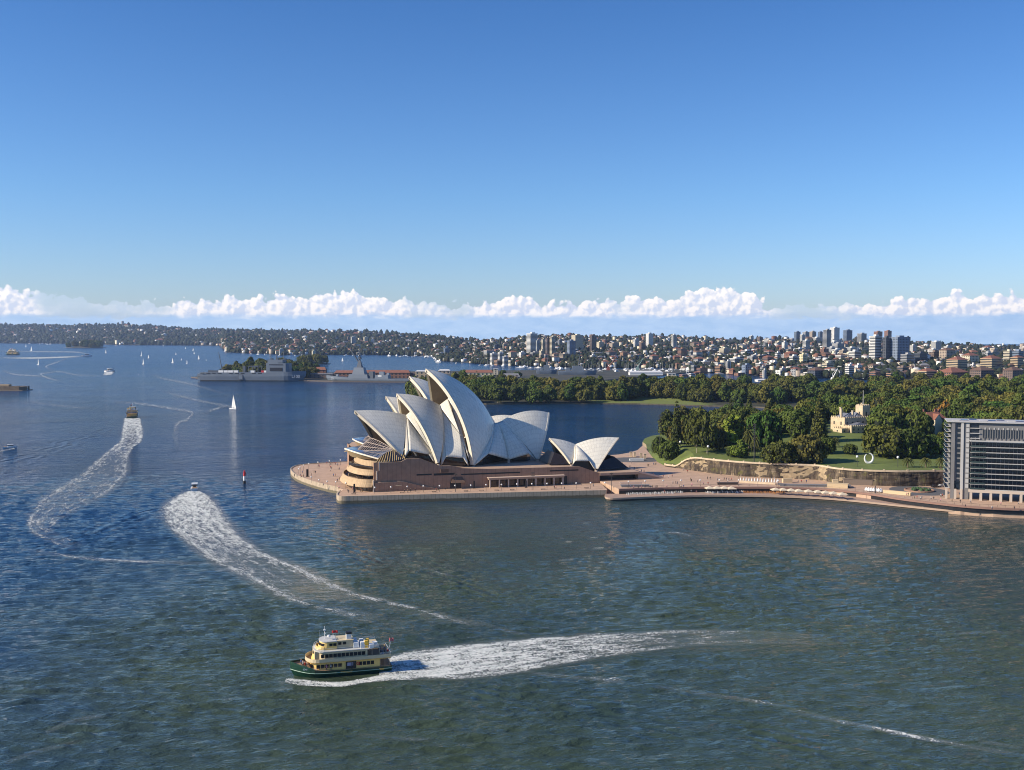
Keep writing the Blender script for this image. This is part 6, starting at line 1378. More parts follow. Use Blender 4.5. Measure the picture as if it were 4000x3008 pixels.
def rail(mb, pts, z, h=1.0, posts=True, r=.035):
    for a, b in zip(pts[:-1], pts[1:]):
        for k in (.5, 1.0): mb.tube((a[0], a[1], z + h * k), (b[0], b[1], z + h * k), r, r, 4, caps=False)
        mb.tube((a[0], a[1], z), (a[0], a[1], z + h), r, r, 4, caps=False)
def make_ferry(loc, rz, label):
    e = empty('ferry', loc, rz, label, 'ferry'); L = 25.4
    rows = hullform(L, 8.6, 2, 3.5, 1.75); m = MB(); m.grid(rows); m.add(rows[0], [tuple(range(8))]); 
    m.grid([[r[0] for r in rows], [r[7] for r in rows]], 1)
    h = m.build('hull', [M_green, M_deck], e, smooth=False)
    s = MB()
    for sg in (0, 7):
        P = [r[sg] for r in rows]; ys = 1 if sg == 7 else -1
        s.grid([[(p[0], p[1] + ys * .06, p[2] * .42 + .30) for p in P], [(p[0], p[1] + ys * .10, p[2] * .42 + .40) for p in P], [(p[0], p[1] + ys * .06, p[2] * .42 + .48) for p in P]])
    s.build('rubbing_strake', PT('pale_green_line', (.35, .50, .38)), h)
    for x0 in (-1.0, -10.0):
        g_ = MB(); g_.box((x0, 4.33, 1.30), (3.0 if x0 > -5 else 1.3, .10, .12)); g_.box((x0, 4.33, 1.05), (3.0 if x0 > -5 else 1.0, .10, .12)); g_.build('hull_stripe', M_gold, h)
    bw = MB(); idx = [i for i, r in enumerate(rows) if r[0][0] > 6.5]
    for sg in (0, 7): bw.grid([[rows[i][sg] for i in idx], [(rows[i][sg][0], rows[i][sg][1] * .97, rows[i][sg][2] + .55 * min(1, (rows[i][sg][0] - 6.5) / 2)) for i in idx]])
    bw.build('bulwark', [M_green], h)
    # main deck cabin
    c1 = MB(); c1.prism(deckplan(-9.6, 8.0, 3.75, 2.2), 1.75, 4.0); cab = c1.build('main_cabin', M_cream, e)
    def windows(par, xs, y, z, w, hh, sg=(1, -1)):
        for q in sg:
            for x in xs:
                o = MB(); o.box((x, q * y, z), (w, .10, hh)); o.build('window', M_fwin, par)
    windows(cab, [6.0 - 1.08 * i for i in range(6)], 3.77, 3.0, .90, .98); windows(cab, [-4.6 - 1.02 * i for i in range(4)], 3.77, 3.0, .85, .98)
    for a in (-.7, -.25, .25, .7): o = MB(); o.box((5.8 + 2.22 * math.cos(a), 3.8 * math.sin(a), 3.0), (.1, 1.0, .95), rz=a * 1.1); o.build('window', M_fwin, cab)
    d = MB()
    for q in (1, -1): d.box((-2.2, q * 3.8, 2.9), (2.6, .12, 2.1))
    d.build('doorway', M_blackp, cab)
    b_ = MB()
    for q in (1, -1): b_.box((-2.0, q * 3.88, 3.1), (1.5, .08, .9))
    b_.build('gangway_panel', PT('lilac_panel', (.35, .33, .48)), cab)
    lb = MB(); lb.lathe((-3.95, 0, 0), [(.01, 0), (.01, .01)], 6) if False else None
    ring = MB(); N = 12
    for k in range(N): a0, a1 = 2 * math.pi * k / N, 2 * math.pi * (k + 1) / N; ring.tube((-4.0 + .36 * math.cos(a0), 3.95, 3.1 + .36 * math.sin(a0)), (-4.0 + .36 * math.cos(a1), 3.95, 3.1 + .36 * math.sin(a1)), .10, .10, 6)
    ring.build('lifebuoy', M_redp, cab)
    st = MB(); st.prism([(-12.2, -3.9), (-9.7, -3.9), (-9.7, 3.9), (-12.2, 3.9)], 1.75, 1.9)
    for x in (-12.0, -10.9, -9.8):
        for y in (-3.7, 3.7): st.tube((x, y, 1.8), (x, y, 4.0), .08, .08, 5)
    st.build('aft_deck', M_deck, e)
    # upper deck slab with the cream bulwark band
    u = MB(); u.prism(deckplan(-12.4, 8.9, 4.25, 3.2), 4.0, 4.18); u.build('deck_edge', M_gold, e)
    ub = MB(); pl = deckplan(-12.4, 9.0, 4.3, 3.2, 12); po = [(x * 1.0, y * .97) for x, y in pl]
    ub.grid([[(x, y, 4.18) for x, y in pl], [(x * .995, y * .985, 5.15) for x, y in pl]]); ub.grid([[(x * .99, y * .965, 4.2) for x, y in pl], [(x * .988, y * .965, 5.15) for x, y in pl]]); ub.grid([[(x * .995, y * .985, 5.15) for x, y in pl], [(x * .988, y * .965, 5.15) for x, y in pl]])
    ub.prism(pl, 4.16, 4.22, m=1); bulw = ub.build('upper_bulwark', [M_pale, M_deck], e)
    nm = MB()
    c2 = MB(); c2.prism(deckplan(-6.4, 6.3, 3.85, 2.0), 4.2, 6.9); c2.box((6.0, 0, 5.6), (1.6, 5.6, 2.5)); cab2 = c2.build('upper_cabin', M_pale, e)
    windows(cab2, [4.9 - 1.03 * i for i in range(11)], 3.88, 5.85, .88, .98)
    for a in (-.6, -.2, .2, .6): o = MB(); o.box((4.62 + 2.25 * math.cos(a), 3.75 * math.sin(a) * .8, 5.8), (.12, .95, .9), rz=a); o.build('window', M_fwin, cab2)
    rf = MB(); rf.prism(deckplan(-7.6, 7.0, 4.15, 2.2), 6.9, 7.08); rf.build('upper_roof', PT('roof_grey', (.50, .50, .48), .6), e)
    # wheelhouse with its raked cream front
    fs = MB(); fa = deckplan(4.2, 7.5, 2.9, 2.0, 8); fb2 = deckplan(4.2, 6.2, 2.65, 1.8, 8); fs.grid([[(x, y, 4.2) for x, y in fa], [(x, y, 7.9) for x, y in fb2]]); fsh = fs.build('front_shield', M_cream, e)
    for a in (-.75, -.25, .25, .75): o = MB(); o.box((4.75 + 2.05 * math.cos(a), 2.75 * math.sin(a), 5.9), (.16, .95, .85), rz=a); o.build('window', M_fwin, fsh)
    w1 = MB(); pa = deckplan(1.2, 5.9, 2.7, 1.9, 8); pb = deckplan(1.2, 5.2, 2.6, 1.7, 8); w1.grid([[(x, y, 7.05) for x, y in pa], [(x, y, 9.2) for x, y in pb]]); w1.prism(deckplan(1.2, 5.5, 2.75, 1.8), 9.2, 9.4, m=1)
    wh = w1.build('wheelhouse', [M_cream, PT('roof_grey', (.50, .50, .48), .6)], e)
    for a in (-.9, -.45, 0, .45, .9): o = MB(); o.box((3.55 + 1.95 * math.cos(a), 2.75 * math.sin(a), 8.45), (.10, .82, .72), rz=a); o.build('window', M_fwin, wh)
    windows(wh, [2.7, 1.7], 2.68, 8.45, .8, .72)
    k = MB(); k.box((-.9, 0, 8.1), (4.2, 4.4, 2.1)); k.box((-.9, 0, 9.25), (4.5, 4.8, .16)); kk = k.build('deckhouse', M_pale, e); windows(kk, [.4, -.8], 2.22, 8.5, .8, .7)
    f = MB(); f.box((-2.0, 1.0, 9.8), (1.3, 1.4, 2.0)); f.build('funnel', M_fwhite, e); f = MB(); f.box((-2.0, 1.0, 11.0), (1.4, 1.5, .5)); f.build('funnel_cap', M_blackp, e)
    # roof gear: life-raft canisters, vents, yellow davits
    for x, y in ((-3.7, 2.2), (-3.7, 0.4), (-3.7, -1.6)): r = MB(); r.box((x, y, 7.85), (1.5, 1.3, 1.3), taper=.8); r.build('liferaft_box', M_fwhite, e)
    for x, y in ((-5.3, 2.9), (-5.3, .2)):
        v = MB(); v.box((x, y, 7.9), (1.0, 1.0, 1.6)); v.box((x - .52, y, 8.2), (.05, .6, .6)); v.build('vent_cowl', M_fwhite, e)
    for x, y in ((-6.2, 3.0), (-6.7, 1.2)): v = MB(); v.box((x, y, 7.6), (.9, .9, 1.1), taper=.85); v.box((x, y, 8.6), (1.1, 1.0, .8), taper=.7); v.build('yellow_chute', M_yel, e)
    for x, y in ((-7.5, 3.4), (-8.6, 1.8)):
        v = MB(); v.box((x, y, 7.6), (1.2, 1.1, 1.0)); v.build('locker', M_fwhite, e)
    aw = MB(); aw.prism([(-9.6, -3.8), (-7.5, -3.8), (-7.5, 3.8), (-9.6, 3.8)], 6.9, 7.05)
    for x in (-9.5, -7.6):
        for y in (-3.7, 3.7): aw.tube((x, y, 4.2), (x, y, 6.9), .06, .06, 4)
    aw.build('aft_awning', M_pale, e)
    r = MB(); rail(r, [(-9.7, 4.15), (-10.6, 4.15), (-11.4, 4.12), (-12.3, 4.0), (-12.3, 1.5), (-12.3, -1.5), (-12.3, -4.0), (-11.4, -4.1), (-9.7, -4.15)], 5.15, .5); rail(r, [(x, y * .98) for x, y in deckplan(-9.4, 6.8, 4.1, 2.2, 6)], 7.08, .8); r.build('railing', M_fwhite, e)
    ms = MB(); ms.tube((4.0, 0, 9.4), (4.0, 0, 13.0), .10, .05, 5); ms.tube((3.9, -1.2, 11.2), (3.9, 1.2, 11.2), .05, .05, 4); ms.box((4.0, 0, 11.9), (.5, .5, .3)); ms.lathe((3.0, .9, 10.0), [(.1, 0), (.42, .15), (.45, .45), (.3, .7), (.05, .8)], 8)
    for x, y in ((5.2, 2.2), (5.0, -2.2), (1.5, 2.4), (1.5, -2.4), (3.4, 1.6)): ae = MB(); ae.tube((x, y, 9.4), (x, y, 11.2), .035, .02, 4); ae.build('aerial', M_fwhite, e)
    ms.build('mast', M_fwhite, e)
    def flag(p, w, h, mm, nm_='flag'):
        F = MB(); F.tube((p[0], p[1], p[2] - 2.0), (p[0] - .2, p[1], p[2] + h), .035, .03, 4)
        F.grid([[(p[0] - w * i / 6, p[1] + .12 * math.sin(i * 1.4), p[2] + h * j - .10 * i / 6) for i in range(7)] for j in (0, 1)], 1); F.build(nm_, [M_fwhite, mm], e)
    flag((2.2, .6, 11.1), 1.5, .7, M_redp); flag((-12.6, 0, 7.3), 1.2, 1.0, PT('pink_red_flag', (.60, .16, .16)))
    sf = MB(); sf.tube((-12.3, 0, 4.2), (-13.2, 0, 7.8), .06, .04, 5); sf.build('ensign_staff', M_fwhite, e)
    for i in range(5):
        b = MB(); b.box((-10.4, -3 + i * 1.5, 4.75), (.5, 1.2, .08)); b.box((-10.65, -3 + i * 1.5, 5.0), (.08, 1.2, .45)); b.build('seat', PT('blue_seat', (.06, .09, .22)), e)
    tx = bpy.data.curves.new('nameplate', 'FONT'); tx.body = 'CHARLOTTE'; tx.size = .62; tx.extrude = .02; tx.align_x = 'CENTER'; to = bpy.data.objects.new('name_lettering', tx); COL.objects.link(to)
    dg = bpy.context.evaluated_depsgraph_get(); me = bpy.data.meshes.new_from_object(to.evaluated_get(dg)); bpy.data.objects.remove(to); me.materials.clear(); me.materials.append(PT('pale_blue_letters', (.55, .62, .75)))
    lo = bpy.data.objects.new('name_lettering', me); COL.objects.link(lo); lo.parent = h; lo.location = (8.1, 3.72, 2.25); lo.rotation_euler = (R(82), 0, R(180 - 17)); KIDS.setdefault(h.name, []).append(lo)
    e.scale = (1, 1, .93); return e
FB = G(1128, 2652); FS = G(1515, 2618); fdir = (FB - FS)[:2]; frz = math.atan2(fdir[1], fdir[0]); fmid = (FB + FS) / 2
ferry = make_ferry((fmid[0], fmid[1] + 2.6, 0), frz, 'green-hulled cream double-deck ferry under way in the near foreground')
# passengers
fe = Matrix.Translation(ferry.location) @ Matrix.Rotation(frz, 4, 'Z')
def aboard(x, y, z, pose, col, label, grp='passengers on the near ferry'):
    p = fe @ Vector((x, y, z)); return person(p.x, p.y, p.z, pose, col, label, grp)
for x, y, c, l in ((9.6, 1.2, 'white', 'person in white at the open bow of the near ferry, left of the group'), (9.2, 2.3, 'red', 'person in red at the open bow of the near ferry'), (8.8, 2.8, 'dark', 'person in dark clothes at the open bow of the near ferry'), (9.9, -.2, 'blue', 'person in blue at the open bow of the near ferry')): aboard(x, y, 2.3, 'stand', c, l)
for x, c, l in ((4.0, 'pink', 'person in pink on the side deck of the near ferry'), (2.9, 'white', 'person in white on the side deck of the near ferry'), (-2.4, 'grey', 'person in the gangway doorway of the near ferry')): aboard(x, 4.05, 1.75, 'stand', c, l)
for i, (x, y, c) in enumerate(((-10.9, 3.2, 'dark'), (-10.2, 2.0, 'grey'), (-11.2, .8, 'blue'), (-11.7, 3.3, 'red'), (-11.6, -1.0, 'khaki'), (-9.9, 3.4, 'dark'))): aboard(x, y, 4.25, 'stand', c, 'person in %s clothes on the open upper stern deck of the near ferry' % c)
f2p = G(516, 1634); h2_ = G(515, 1590) - f2p
f2 = copy_tree(ferry, loc=(f2p[0] - 4, f2p[1] + 12, 0), rz=R(107), label='cream and green ferry seen from astern, heading away up the harbour'); f2.scale = (1.1, 1.25, 1.15)
f3p = G(48, 1385); f3 = copy_tree(ferry, loc=(f3p[0], f3p[1], 0), rz=R(175), label='ferry far away near the left edge of the harbour'); f3.scale = (2.2,) * 3
# ================================================================== WAKES
def foam_mat():
    m = bpy.data.materials.new('sea_foam'); m.use_nodes = True; t = NT(m.node_tree); t.n.clear(); out = t.new('ShaderNodeOutputMaterial'); P = t.new('ShaderNodeNewGeometry').outputs['Position']
    a = t.new('ShaderNodeAttribute'); a.attribute_name = 'dens'; den = a.outputs['Fac']; sc = t.new('ShaderNodeAttribute'); sc.attribute_name = 'scl'; Q = t.vmath('MULTIPLY', P, None); s_ = sc.outputs['Fac']
    cv = t.new('ShaderNodeCombineXYZ'); t.put(cv.inputs[0], s_); t.put(cv.inputs[1], s_); t.put(cv.inputs[2], s_); t.l.new(cv.outputs[0], Q.inputs[1]); Q = Q.outputs[0]
    fl = t.new('ShaderNodeAttribute'); fl.attribute_name = 'flow'; Q2 = t.scalev(fl.outputs['Vector'], (.28, 1, 1)); n = t.math('ADD', t.math('MULTIPLY', t.noise(Q, 1.3, 8, .72, 1.2), .55), t.math('MULTIPLY', t.noise(Q2, 1.0, 6, .65, .7), .45)); n2 = t.noise(Q2, .42, 4, .6, .6); w = t.math('ABSOLUTE', t.math('SUBTRACT', t.noise(Q, .9, 6, .6, 1.6), .5)); lace = t.mapr(w, 0, .085, 1, 0)
    v = t.math('ADD', t.math('ADD', t.math('MULTIPLY', n, .62), t.math('MULTIPLY', n2, .38)), t.math('MULTIPLY', lace, .14))
    thr = t.mapr(den, 0, 1, .74, .455); al = t.mapr(t.math('SUBTRACT', v, thr), -.015, .075, 0, 1, True); al = t.math('MULTIPLY', al, t.mapr(den, 0, .10, 0, 1))
    al = t.math('MAXIMUM', al, t.math('MULTIPLY', den, t.mapr(n2, .3, .7, .06, .34)))
    d = t.new('ShaderNodeBsdfPrincipled'); t.put(d.inputs['Base Color'], t.mix(t.mapr(n, .35, .65), (.40, .47, .44, 1), (.92, .90, .85, 1))); d.inputs['Roughness'].default_value = .8
    bp = t.new('ShaderNodeBump'); bp.inputs['Distance'].default_value = .5; t.put(bp.inputs['Height'], v); t.l.new(bp.outputs[0], d.inputs['Normal'])
    tr = t.new('ShaderNodeBsdfTransparent'); mx = t.new('ShaderNodeMixShader'); t.put(mx.inputs[0], al); t.l.new(tr.outputs[0], mx.inputs[1]); t.l.new(d.outputs[0], mx.inputs[2]); t.l.new(mx.outputs[0], out.inputs[0]); return m
M_foam = foam_mat(); FZ = [0.10]
def foam(pairs, label, scl=1.0, sub=8, across=8, wob=.0):
    """pairs: (xL, yL, xR, yR, density at left edge, middle, right edge) along the trail, in picture pixels"""
    A = []; FLW = []; Lp = smooth_line([G2(p[0], p[1]) for p in pairs], sub); Rp = smooth_line([G2(p[2], p[3]) for p in pairs], sub); n = len(Lp); CUM = [0]
    for i in range(1, n): CUM.append(CUM[-1] + math.hypot((Lp[i][0] + Rp[i][0] - Lp[i-1][0] - Rp[i-1][0]) / 2, (Lp[i][1] + Rp[i][1] - Lp[i-1][1] - Rp[i-1][1]) / 2))
    k = np.linspace(0, len(pairs) - 1, n)
    D = np.stack([np.interp(k, range(len(pairs)), [p[4 + j] for p in pairs]) for j in range(3)], 1); V = []; dn = []
    for i in range(n):
        for j in range(across + 1):
            s = j / across; s2 = -.06 + 1.12 * s; x = Lp[i][0] * (1 - s2) + Rp[i][0] * s2; y = Lp[i][1] * (1 - s2) + Rp[i][1] * s2; V.append((x, y, FZ[0])); Wd_ = math.hypot(Rp[i][0] - Lp[i][0], Rp[i][1] - Lp[i][1]); FLW.append((CUM[i] * scl, (s2 - .5) * Wd_ * scl, 0))
            q = np.interp(s, [0, .14, .24, .5, .76, .86, 1], [0, D[i][0], D[i][1] * .6 + D[i][0] * .4, D[i][1], D[i][1] * .6 + D[i][2] * .4, D[i][2], 0]); end = min(1, (n - 1 - i) / 3); dn.append(q * end)
    FZ[0] += .006; F = [[i * (across + 1) + j, i * (across + 1) + j + 1, (i + 1) * (across + 1) + j + 1, (i + 1) * (across + 1) + j] for i in range(n - 1) for j in range(across)]
    me = fast_mesh('wake_foam', np.array(V), np.array(F), M_foam); a = me.attributes.new('dens', 'FLOAT', 'POINT'); a.data.foreach_set('value', np.array(dn, np.float32)); a = me.attributes.new('scl', 'FLOAT', 'POINT'); a.data.foreach_set('value', np.full(len(V), scl, np.float32)); a = me.attributes.new('flow', 'FLOAT_VECTOR', 'POINT'); a.data.foreach_set('vector', np.array(FLW, np.float32).ravel())
    o = put('wake_foam', me); return tag(o, label, 'wake', kind='stuff')
foam([(1490,2575,1480,2640,.9,.9,.9),(1600,2545,1590,2652,1,.95,1),(1750,2524,1740,2655,1,.92,1),(1900,2508,1900,2646,.95,.85,1),(2100,2490,2100,2615,.9,.75,.9),(2300,2478,2300,2580,.85,.65,.8),(2500,2470,2500,2550,.8,.5,.6),(2700,2460,2700,2528,.6,.35,.45),(2900,2462,2910,2520,.42,.25,.3),(3200,2478,3200,2520,.25,.15,.2),(3400,2500,3400,2530,0,0,0)], 'broad white wake churned behind the near ferry', .75)
foam([(1118,2650,1112,2668,.7,.7,.7),(1180,2655,1180,2680,.9,1,.9),(1260,2662,1260,2684,.8,1,.9),(1340,2664,1345,2684,.9,1,.9),(1420,2650,1425,2670,.9,1,.9),(1500,2636,1505,2662,.9,1,.9),(1560,2634,1570,2658,.8,.9,.8),(1640,2640,1640,2656,.4,.4,.4)], 'white bow wave curling along the near ferry hull', .9)
foam([(732,1920,782,1920,1,1,1),(700,1932,812,1934,.85,1,.85),(645,1965,855,1972,.8,.95,.8),(628,2010,885,2020,.8,.85,.85),(665,2070,925,2075,.8,.75,.85),(735,2130,975,2118,.8,.62,.85),(814,2189,1040,2160,.8,.48,.8),(959,2261,1176,2216,.75,.30,.8),(1085,2334,1375,2307,.72,.14,.75),(1200,2372,1500,2340,.65,.08,.7),(1340,2408,1628,2372,.6,.08,.65),(1480,2450,1918,2451,0,0,.5)], 'wide white wake fanning out behind the speeding motorboat', .8, across=14)
foam([(484,1634,550,1634,1,.95,1),(474,1685,560,1690,.9,.7,.9),(468,1721,554,1724,.88,.5,.88),(440,1744,524,1748,.85,.6,.82),(393,1784,505,1786,.75,.36,.78),(316,1848,502,1846,.65,.32,.66),(203,1916,450,1912,.6,.36,.55),(149,1950,370,1958,.6,.42,.45),(113,2010,280,2010,.6,.4,.4),(104,2056,210,2060,.7,.5,.4),(160,2105,230,2085,.55,.4,.3),(300,2160,340,2130,.3,.2,.2)], 'long broken wake curving behind the ferry heading away', .6, across=14)
foam([(1010,1902,1095,1904,0,0,0),(830,1935,868,1930,0,.8,0),(880,1944,905,1938,0,0,0)], 'white splash thrown beside the speeding motorboat', 1.0)
def streak(pts, wpx, d, label, scl=.5):
    pr = []; d = min(1, d * 1.12); wpx = wpx * 2.1
    for i, p in enumerate(pts):
        a = np.array(pts[max(i - 1, 0)]); b = np.array(pts[min(i + 1, len(pts) - 1)]); v = (b - a) / (np.linalg.norm(b - a) + 1e-6); n = np.array([-v[1], v[0]]) * wpx / 2; n[1] *= .6 if abs(v[0]) > .5 else 1; e = .4 if i in (0, len(pts) - 1) else 1
        pr.append((p[0] - n[0], p[1] - n[1], p[0] + n[0], p[1] + n[1], d * .7 * e, d * e, d * .7 * e))
    FZ[0] += .22; o_ = foam(pr, label, scl, 8, 4); FZ[0] -= .22; return o_
S_ = 'thin foam line left on the harbour water '
for pts, w, d, l in [([(0,1372),(150,1374),(300,1376),(345,1388)],5,.55,S_ + 'at far left, upper of two'),([(0,1398),(120,1399),(240,1396),(335,1391)],6,.8,S_ + 'behind the far speedboat'),([(262,1400),(215,1418),(180,1432),(212,1452)],6,.5,S_ + 'zigzagging at far left'),
    ([(10,1448),(50,1462),(130,1468),(200,1472)],6,.5,S_ + 'near the left edge fort'),([(205,1455),(160,1462),(190,1478),(240,1490)],7,.5,S_ + 'in a hook below the far boats'),([(160,1462),(230,1452),(300,1465),(430,1470)],6,.4,S_ + 'right of the hook'),
    ([(600,1466),(640,1480),(740,1500),(880,1540)],8,.4,S_ + 'below the big grey ship, upper'),([(640,1530),(750,1560),(900,1590),(940,1600)],9,.4,S_ + 'below the big grey ship, lower'),([(450,1572),(560,1580),(690,1600),(750,1612),(730,1640),(690,1660),(690,1760)],10,.42,S_ + 'curling right of the retreating ferry'),
    ([(800,1612),(840,1600),(890,1585)],9,.5,S_ + 'left of the white sailing yacht'),([(100,1570),(250,1588),(380,1596)],8,.32,S_ + 'left of the retreating ferry'),([(0,1890),(60,1870),(200,1815)],12,.3,S_ + 'at the left edge, midway down'),
    ([(100,2150),(330,2185),(560,2198),(860,2206)],12,.42,S_ + 'running right from the old wake'),([(180,2870),(300,2820),(420,2800)],14,.4,S_ + 'at lower left'),([(20,2990),(160,2940),(330,2900)],14,.34,S_ + 'at the bottom left corner'),([(1880,2440),(2000,2475),(2080,2490)],12,.3,S_ + 'above the big wake'),
    ([(1980,2622),(2180,2648),(2400,2665)],14,.35,S_ + 'just under the ferry wake'),([(2360,2672),(2400,2662),(2440,2672)],18,.6,S_ + 'in a small patch below the ferry wake'),([(2560,2690),(2800,2725),(3100,2770)],13,.33,S_ + 'in the lower middle'),([(3080,2780),(3300,2830),(3600,2890),(3990,2960)],16,.45,S_ + 'crossing the lower right corner'),
    ([(3820,2905),(3900,2915),(4000,2935)],12,.4,S_ + 'at the right edge of the lower corner'),([(2600,2085),(2660,2090),(2710,2100)],9,.5,S_ + 'below the promenade, a short fleck'),([(1300,2380),(1330,2395),(1352,2405)],12,.5,S_ + 'in a curl above the ferry'),([(1400,2880),(1600,2895),(1700,2900)],14,.28,S_ + 'at bottom centre'),
    ([(3650,2490),(3800,2480),(3960,2478)],10,.3,S_ + 'at the right edge, low'),([(1560,1080+1120),(1700,2240),(1800,2260)],9,.2,S_ + 'fading below the concert hall')]: streak(pts, w, d, l)
# ================================================================== SAILING AND MOTOR BOATS
M_sail = mat('white_sailcloth', (.72, .72, .70), .6); M_hullw = mat('white_boat_hull', (.78, .78, .76), .3); M_dkh = mat('dark_boat_hull', (.03, .04, .08), .3)
def make_yacht():
    e = empty('sailing_yacht', (0, 0, -50)); rows = hullform(11, 3.4, 1, 1.25, .9, 14, full=.35, keel=-.4); m = MB(); m.grid(rows); m.add(rows[0], [tuple(range(8))]); m.grid([[r[0] for r in rows], [r[7] for r in rows]]); m.build('hull', M_hullw, e)
    c = MB(); c.box((.3, 0, 1.3), (3.4, 1.9, .6), taper=.85); c.build('cabin', M_hullw, e)
    k = MB(); k.tube((1.0, 0, .9), (1.0, 0, 14.6), .10, .06, 6); k.tube((1.0, 0, 2.0), (-3.8, .5, 2.1), .08, .06, 5); k.build('mast', M_steel, e)
    s = MB(); s.grid([[(1.0 - (4.7 * (1 - v) ** .8) * u, .9 * math.sin(math.pi * u) * (1 - v) ** .5 * .6 + .4 * u * (1 - v), 2.2 + 12.2 * v) for u in np.linspace(0, 1, 6)] for v in np.linspace(0, 1, 9)]); s.build('mainsail', M_sail, e, smooth=True)
    j = MB(); j.grid([[(1.2 + (4.1 * (1 - v)) * (1 - u) - .3 * u * (1 - v), .8 * math.sin(math.pi * u) * (1 - v), 1.4 + 11.4 * v) for u in np.linspace(0, 1, 6)] for v in np.linspace(0, 1, 9)]); j.build('jib', M_sail, e, smooth=True)
    return e
yp = make_yacht(); first = [True]
def yacht(px, py, hpx, label, rz=None, group='sailing yachts on the harbour'):
    g_ = G(px, py); sc = hpx * math.hypot(g_[1], 0) / FPX / 14.6; r = R(RNG.uniform(-60, 60) + (180 if RNG.random() < .5 else 0)) if rz is None else R(rz)
    if first[0]: yp.location = (g_[0], g_[1], 0); yp.rotation_euler = (0, 0, r); yp.scale = (sc,) * 3; tag(yp, label, 'sailboat', group); first[0] = False; return
    copy_tree(yp, loc=(g_[0], g_[1], 0), rz=r, sc=sc, label=label, group=group)['category'] = 'sailboat'
for px, py, h, l, rz in [(911,1598,57,'white sloop under full sail, nearest to the concert hall',15),(149,1425,28,'tall narrow-sailed yacht at far left, below the speedboat trail',80),(101,1355,13,'small yacht at far left near the hill shore, left of two',70),(122,1371,20,'yacht with dark-edged sails at far left, right of two',100),
    (413,1379,15,'leaning yacht right of the little wooded island',20),(559,1423,25,'narrow-sailed yacht in the middle of the far fleet, lowest',85),(552,1391,22,'bare-masted boat just above the middle of the far fleet',95),(580,1399,14,'small yacht right of the bare-masted boat',60),(674,1417,20,'round-sailed yacht left of the twin spinnakers',120),
    (730,1420,17,'white spinnaker yacht right of its twin',40),(708,1407,9,'tiny yacht between two spinnaker boats',30),(776,1403,17,'yacht with a short wake at the right of the far fleet',20),(758,1383,11,'small yacht above the right of the far fleet, lower of two',75),(754,1369,12,'small yacht above the right of the far fleet, upper of two',75),
    (687,1385,9,'faint tiny yacht in the middle distance',60),(724,1362,7,'tiny white sail near the far shore, left of two',60),(637,1352,6,'tiny white sail close under the far hill',60),(1337,1411,15,'white yacht in the bay behind the warship crane',50),(392,1347,14,'bare-masted yacht moored behind the little wooded island',85),
    (878,1373,20,'bare-masted yacht off the far point',85),(805,1409,8,'tiny grey boat right of the far fleet',45),(540,1465,6,'very small boat alone below the far fleet',45)]: yacht(px, py, h, l, -38 - (rz % 50) * .5)
def make_moored():
    e = MB(); rows = hullform(11, 3.4, 1, 1.3, 1.0, 10, full=.4, keel=-.3); e.grid(rows); e.add(rows[0], [tuple(range(8))]); e.grid([[r[0] for r in rows], [r[7] for r in rows]]); e.box((0, 0, 1.6), (4.4, 2.0, 1.0), taper=.8); e.tube((.8, 0, 1), (.8, 0, 13), .12, .08, 4); e.tube((.8, 0, 2.6), (-3.4, 0, 2.6), .14, .14, 4); return e.mesh('moored_yacht', M_hullw)
def make_cruiser():
    e = MB(); rows = hullform(12, 3.8, 1, 1.9, 1.3, 10, full=.5, keel=-.3); e.grid(rows); e.add(rows[0], [tuple(range(8))]); e.grid([[r[0] for r in rows], [r[7] for r in rows]]); e.box((-.5, 0, 2.3), (6, 3.0, 1.6), taper=.85); e.box((-1, 0, 3.5), (3.2, 2.4, .9), taper=.8); return e.mesh('moored_cruiser', M_hullw)
MO = make_moored(); CR = make_cruiser()
def moor(n, pxr, pyr, label, group, seed, s=(1, 1.6), only=None):
    g = np.random.default_rng(seed)
    for i in range(n):
        px = g.uniform(*pxr); t_ = g.random(); py = (pyr[0] + (pyr[1] - pyr[0]) * t_) if only is None else only(px) + g.uniform(*pyr); p = G(px, py); cr = g.random() < .4; o = bpy.data.objects.new('moored_cruiser' if cr else 'moored_yacht', CR if cr else MO); COL.objects.link(o); k = g.uniform(*s); o.location = (p[0], p[1], 0); o.scale = (k,) * 3; o.rotation_euler = (0, 0, g.uniform(0, 6.28)); tag(o, label + (' motor cruiser' if cr else ' yacht with a bare mast'), 'boat', group + (' cruisers' if cr else ' yachts'))
sh = lambda px: float(interp(SHORE, px))
moor(86, (2255, 2690), (3, 16), 'white moored marina', 'marina', 41, (1, 1.5), sh); moor(26, (1560, 1745), (1, 7), 'white far bay moored', 'far bay moored', 42, (1.1, 1.7), sh); moor(26, (1780, 2210), (2, 9), 'white moored waterfront', 'point waterfront moored', 43, (.9, 1.4), sh); moor(14, (900, 1560), (1, 5), 'white moored shoreline', 'far shoreline moored', 44, (1, 1.6), sh); moor(7, (40, 240), (2, 4), 'white moored far-left', 'far left moored', 45, (1.6, 2.4), sh)
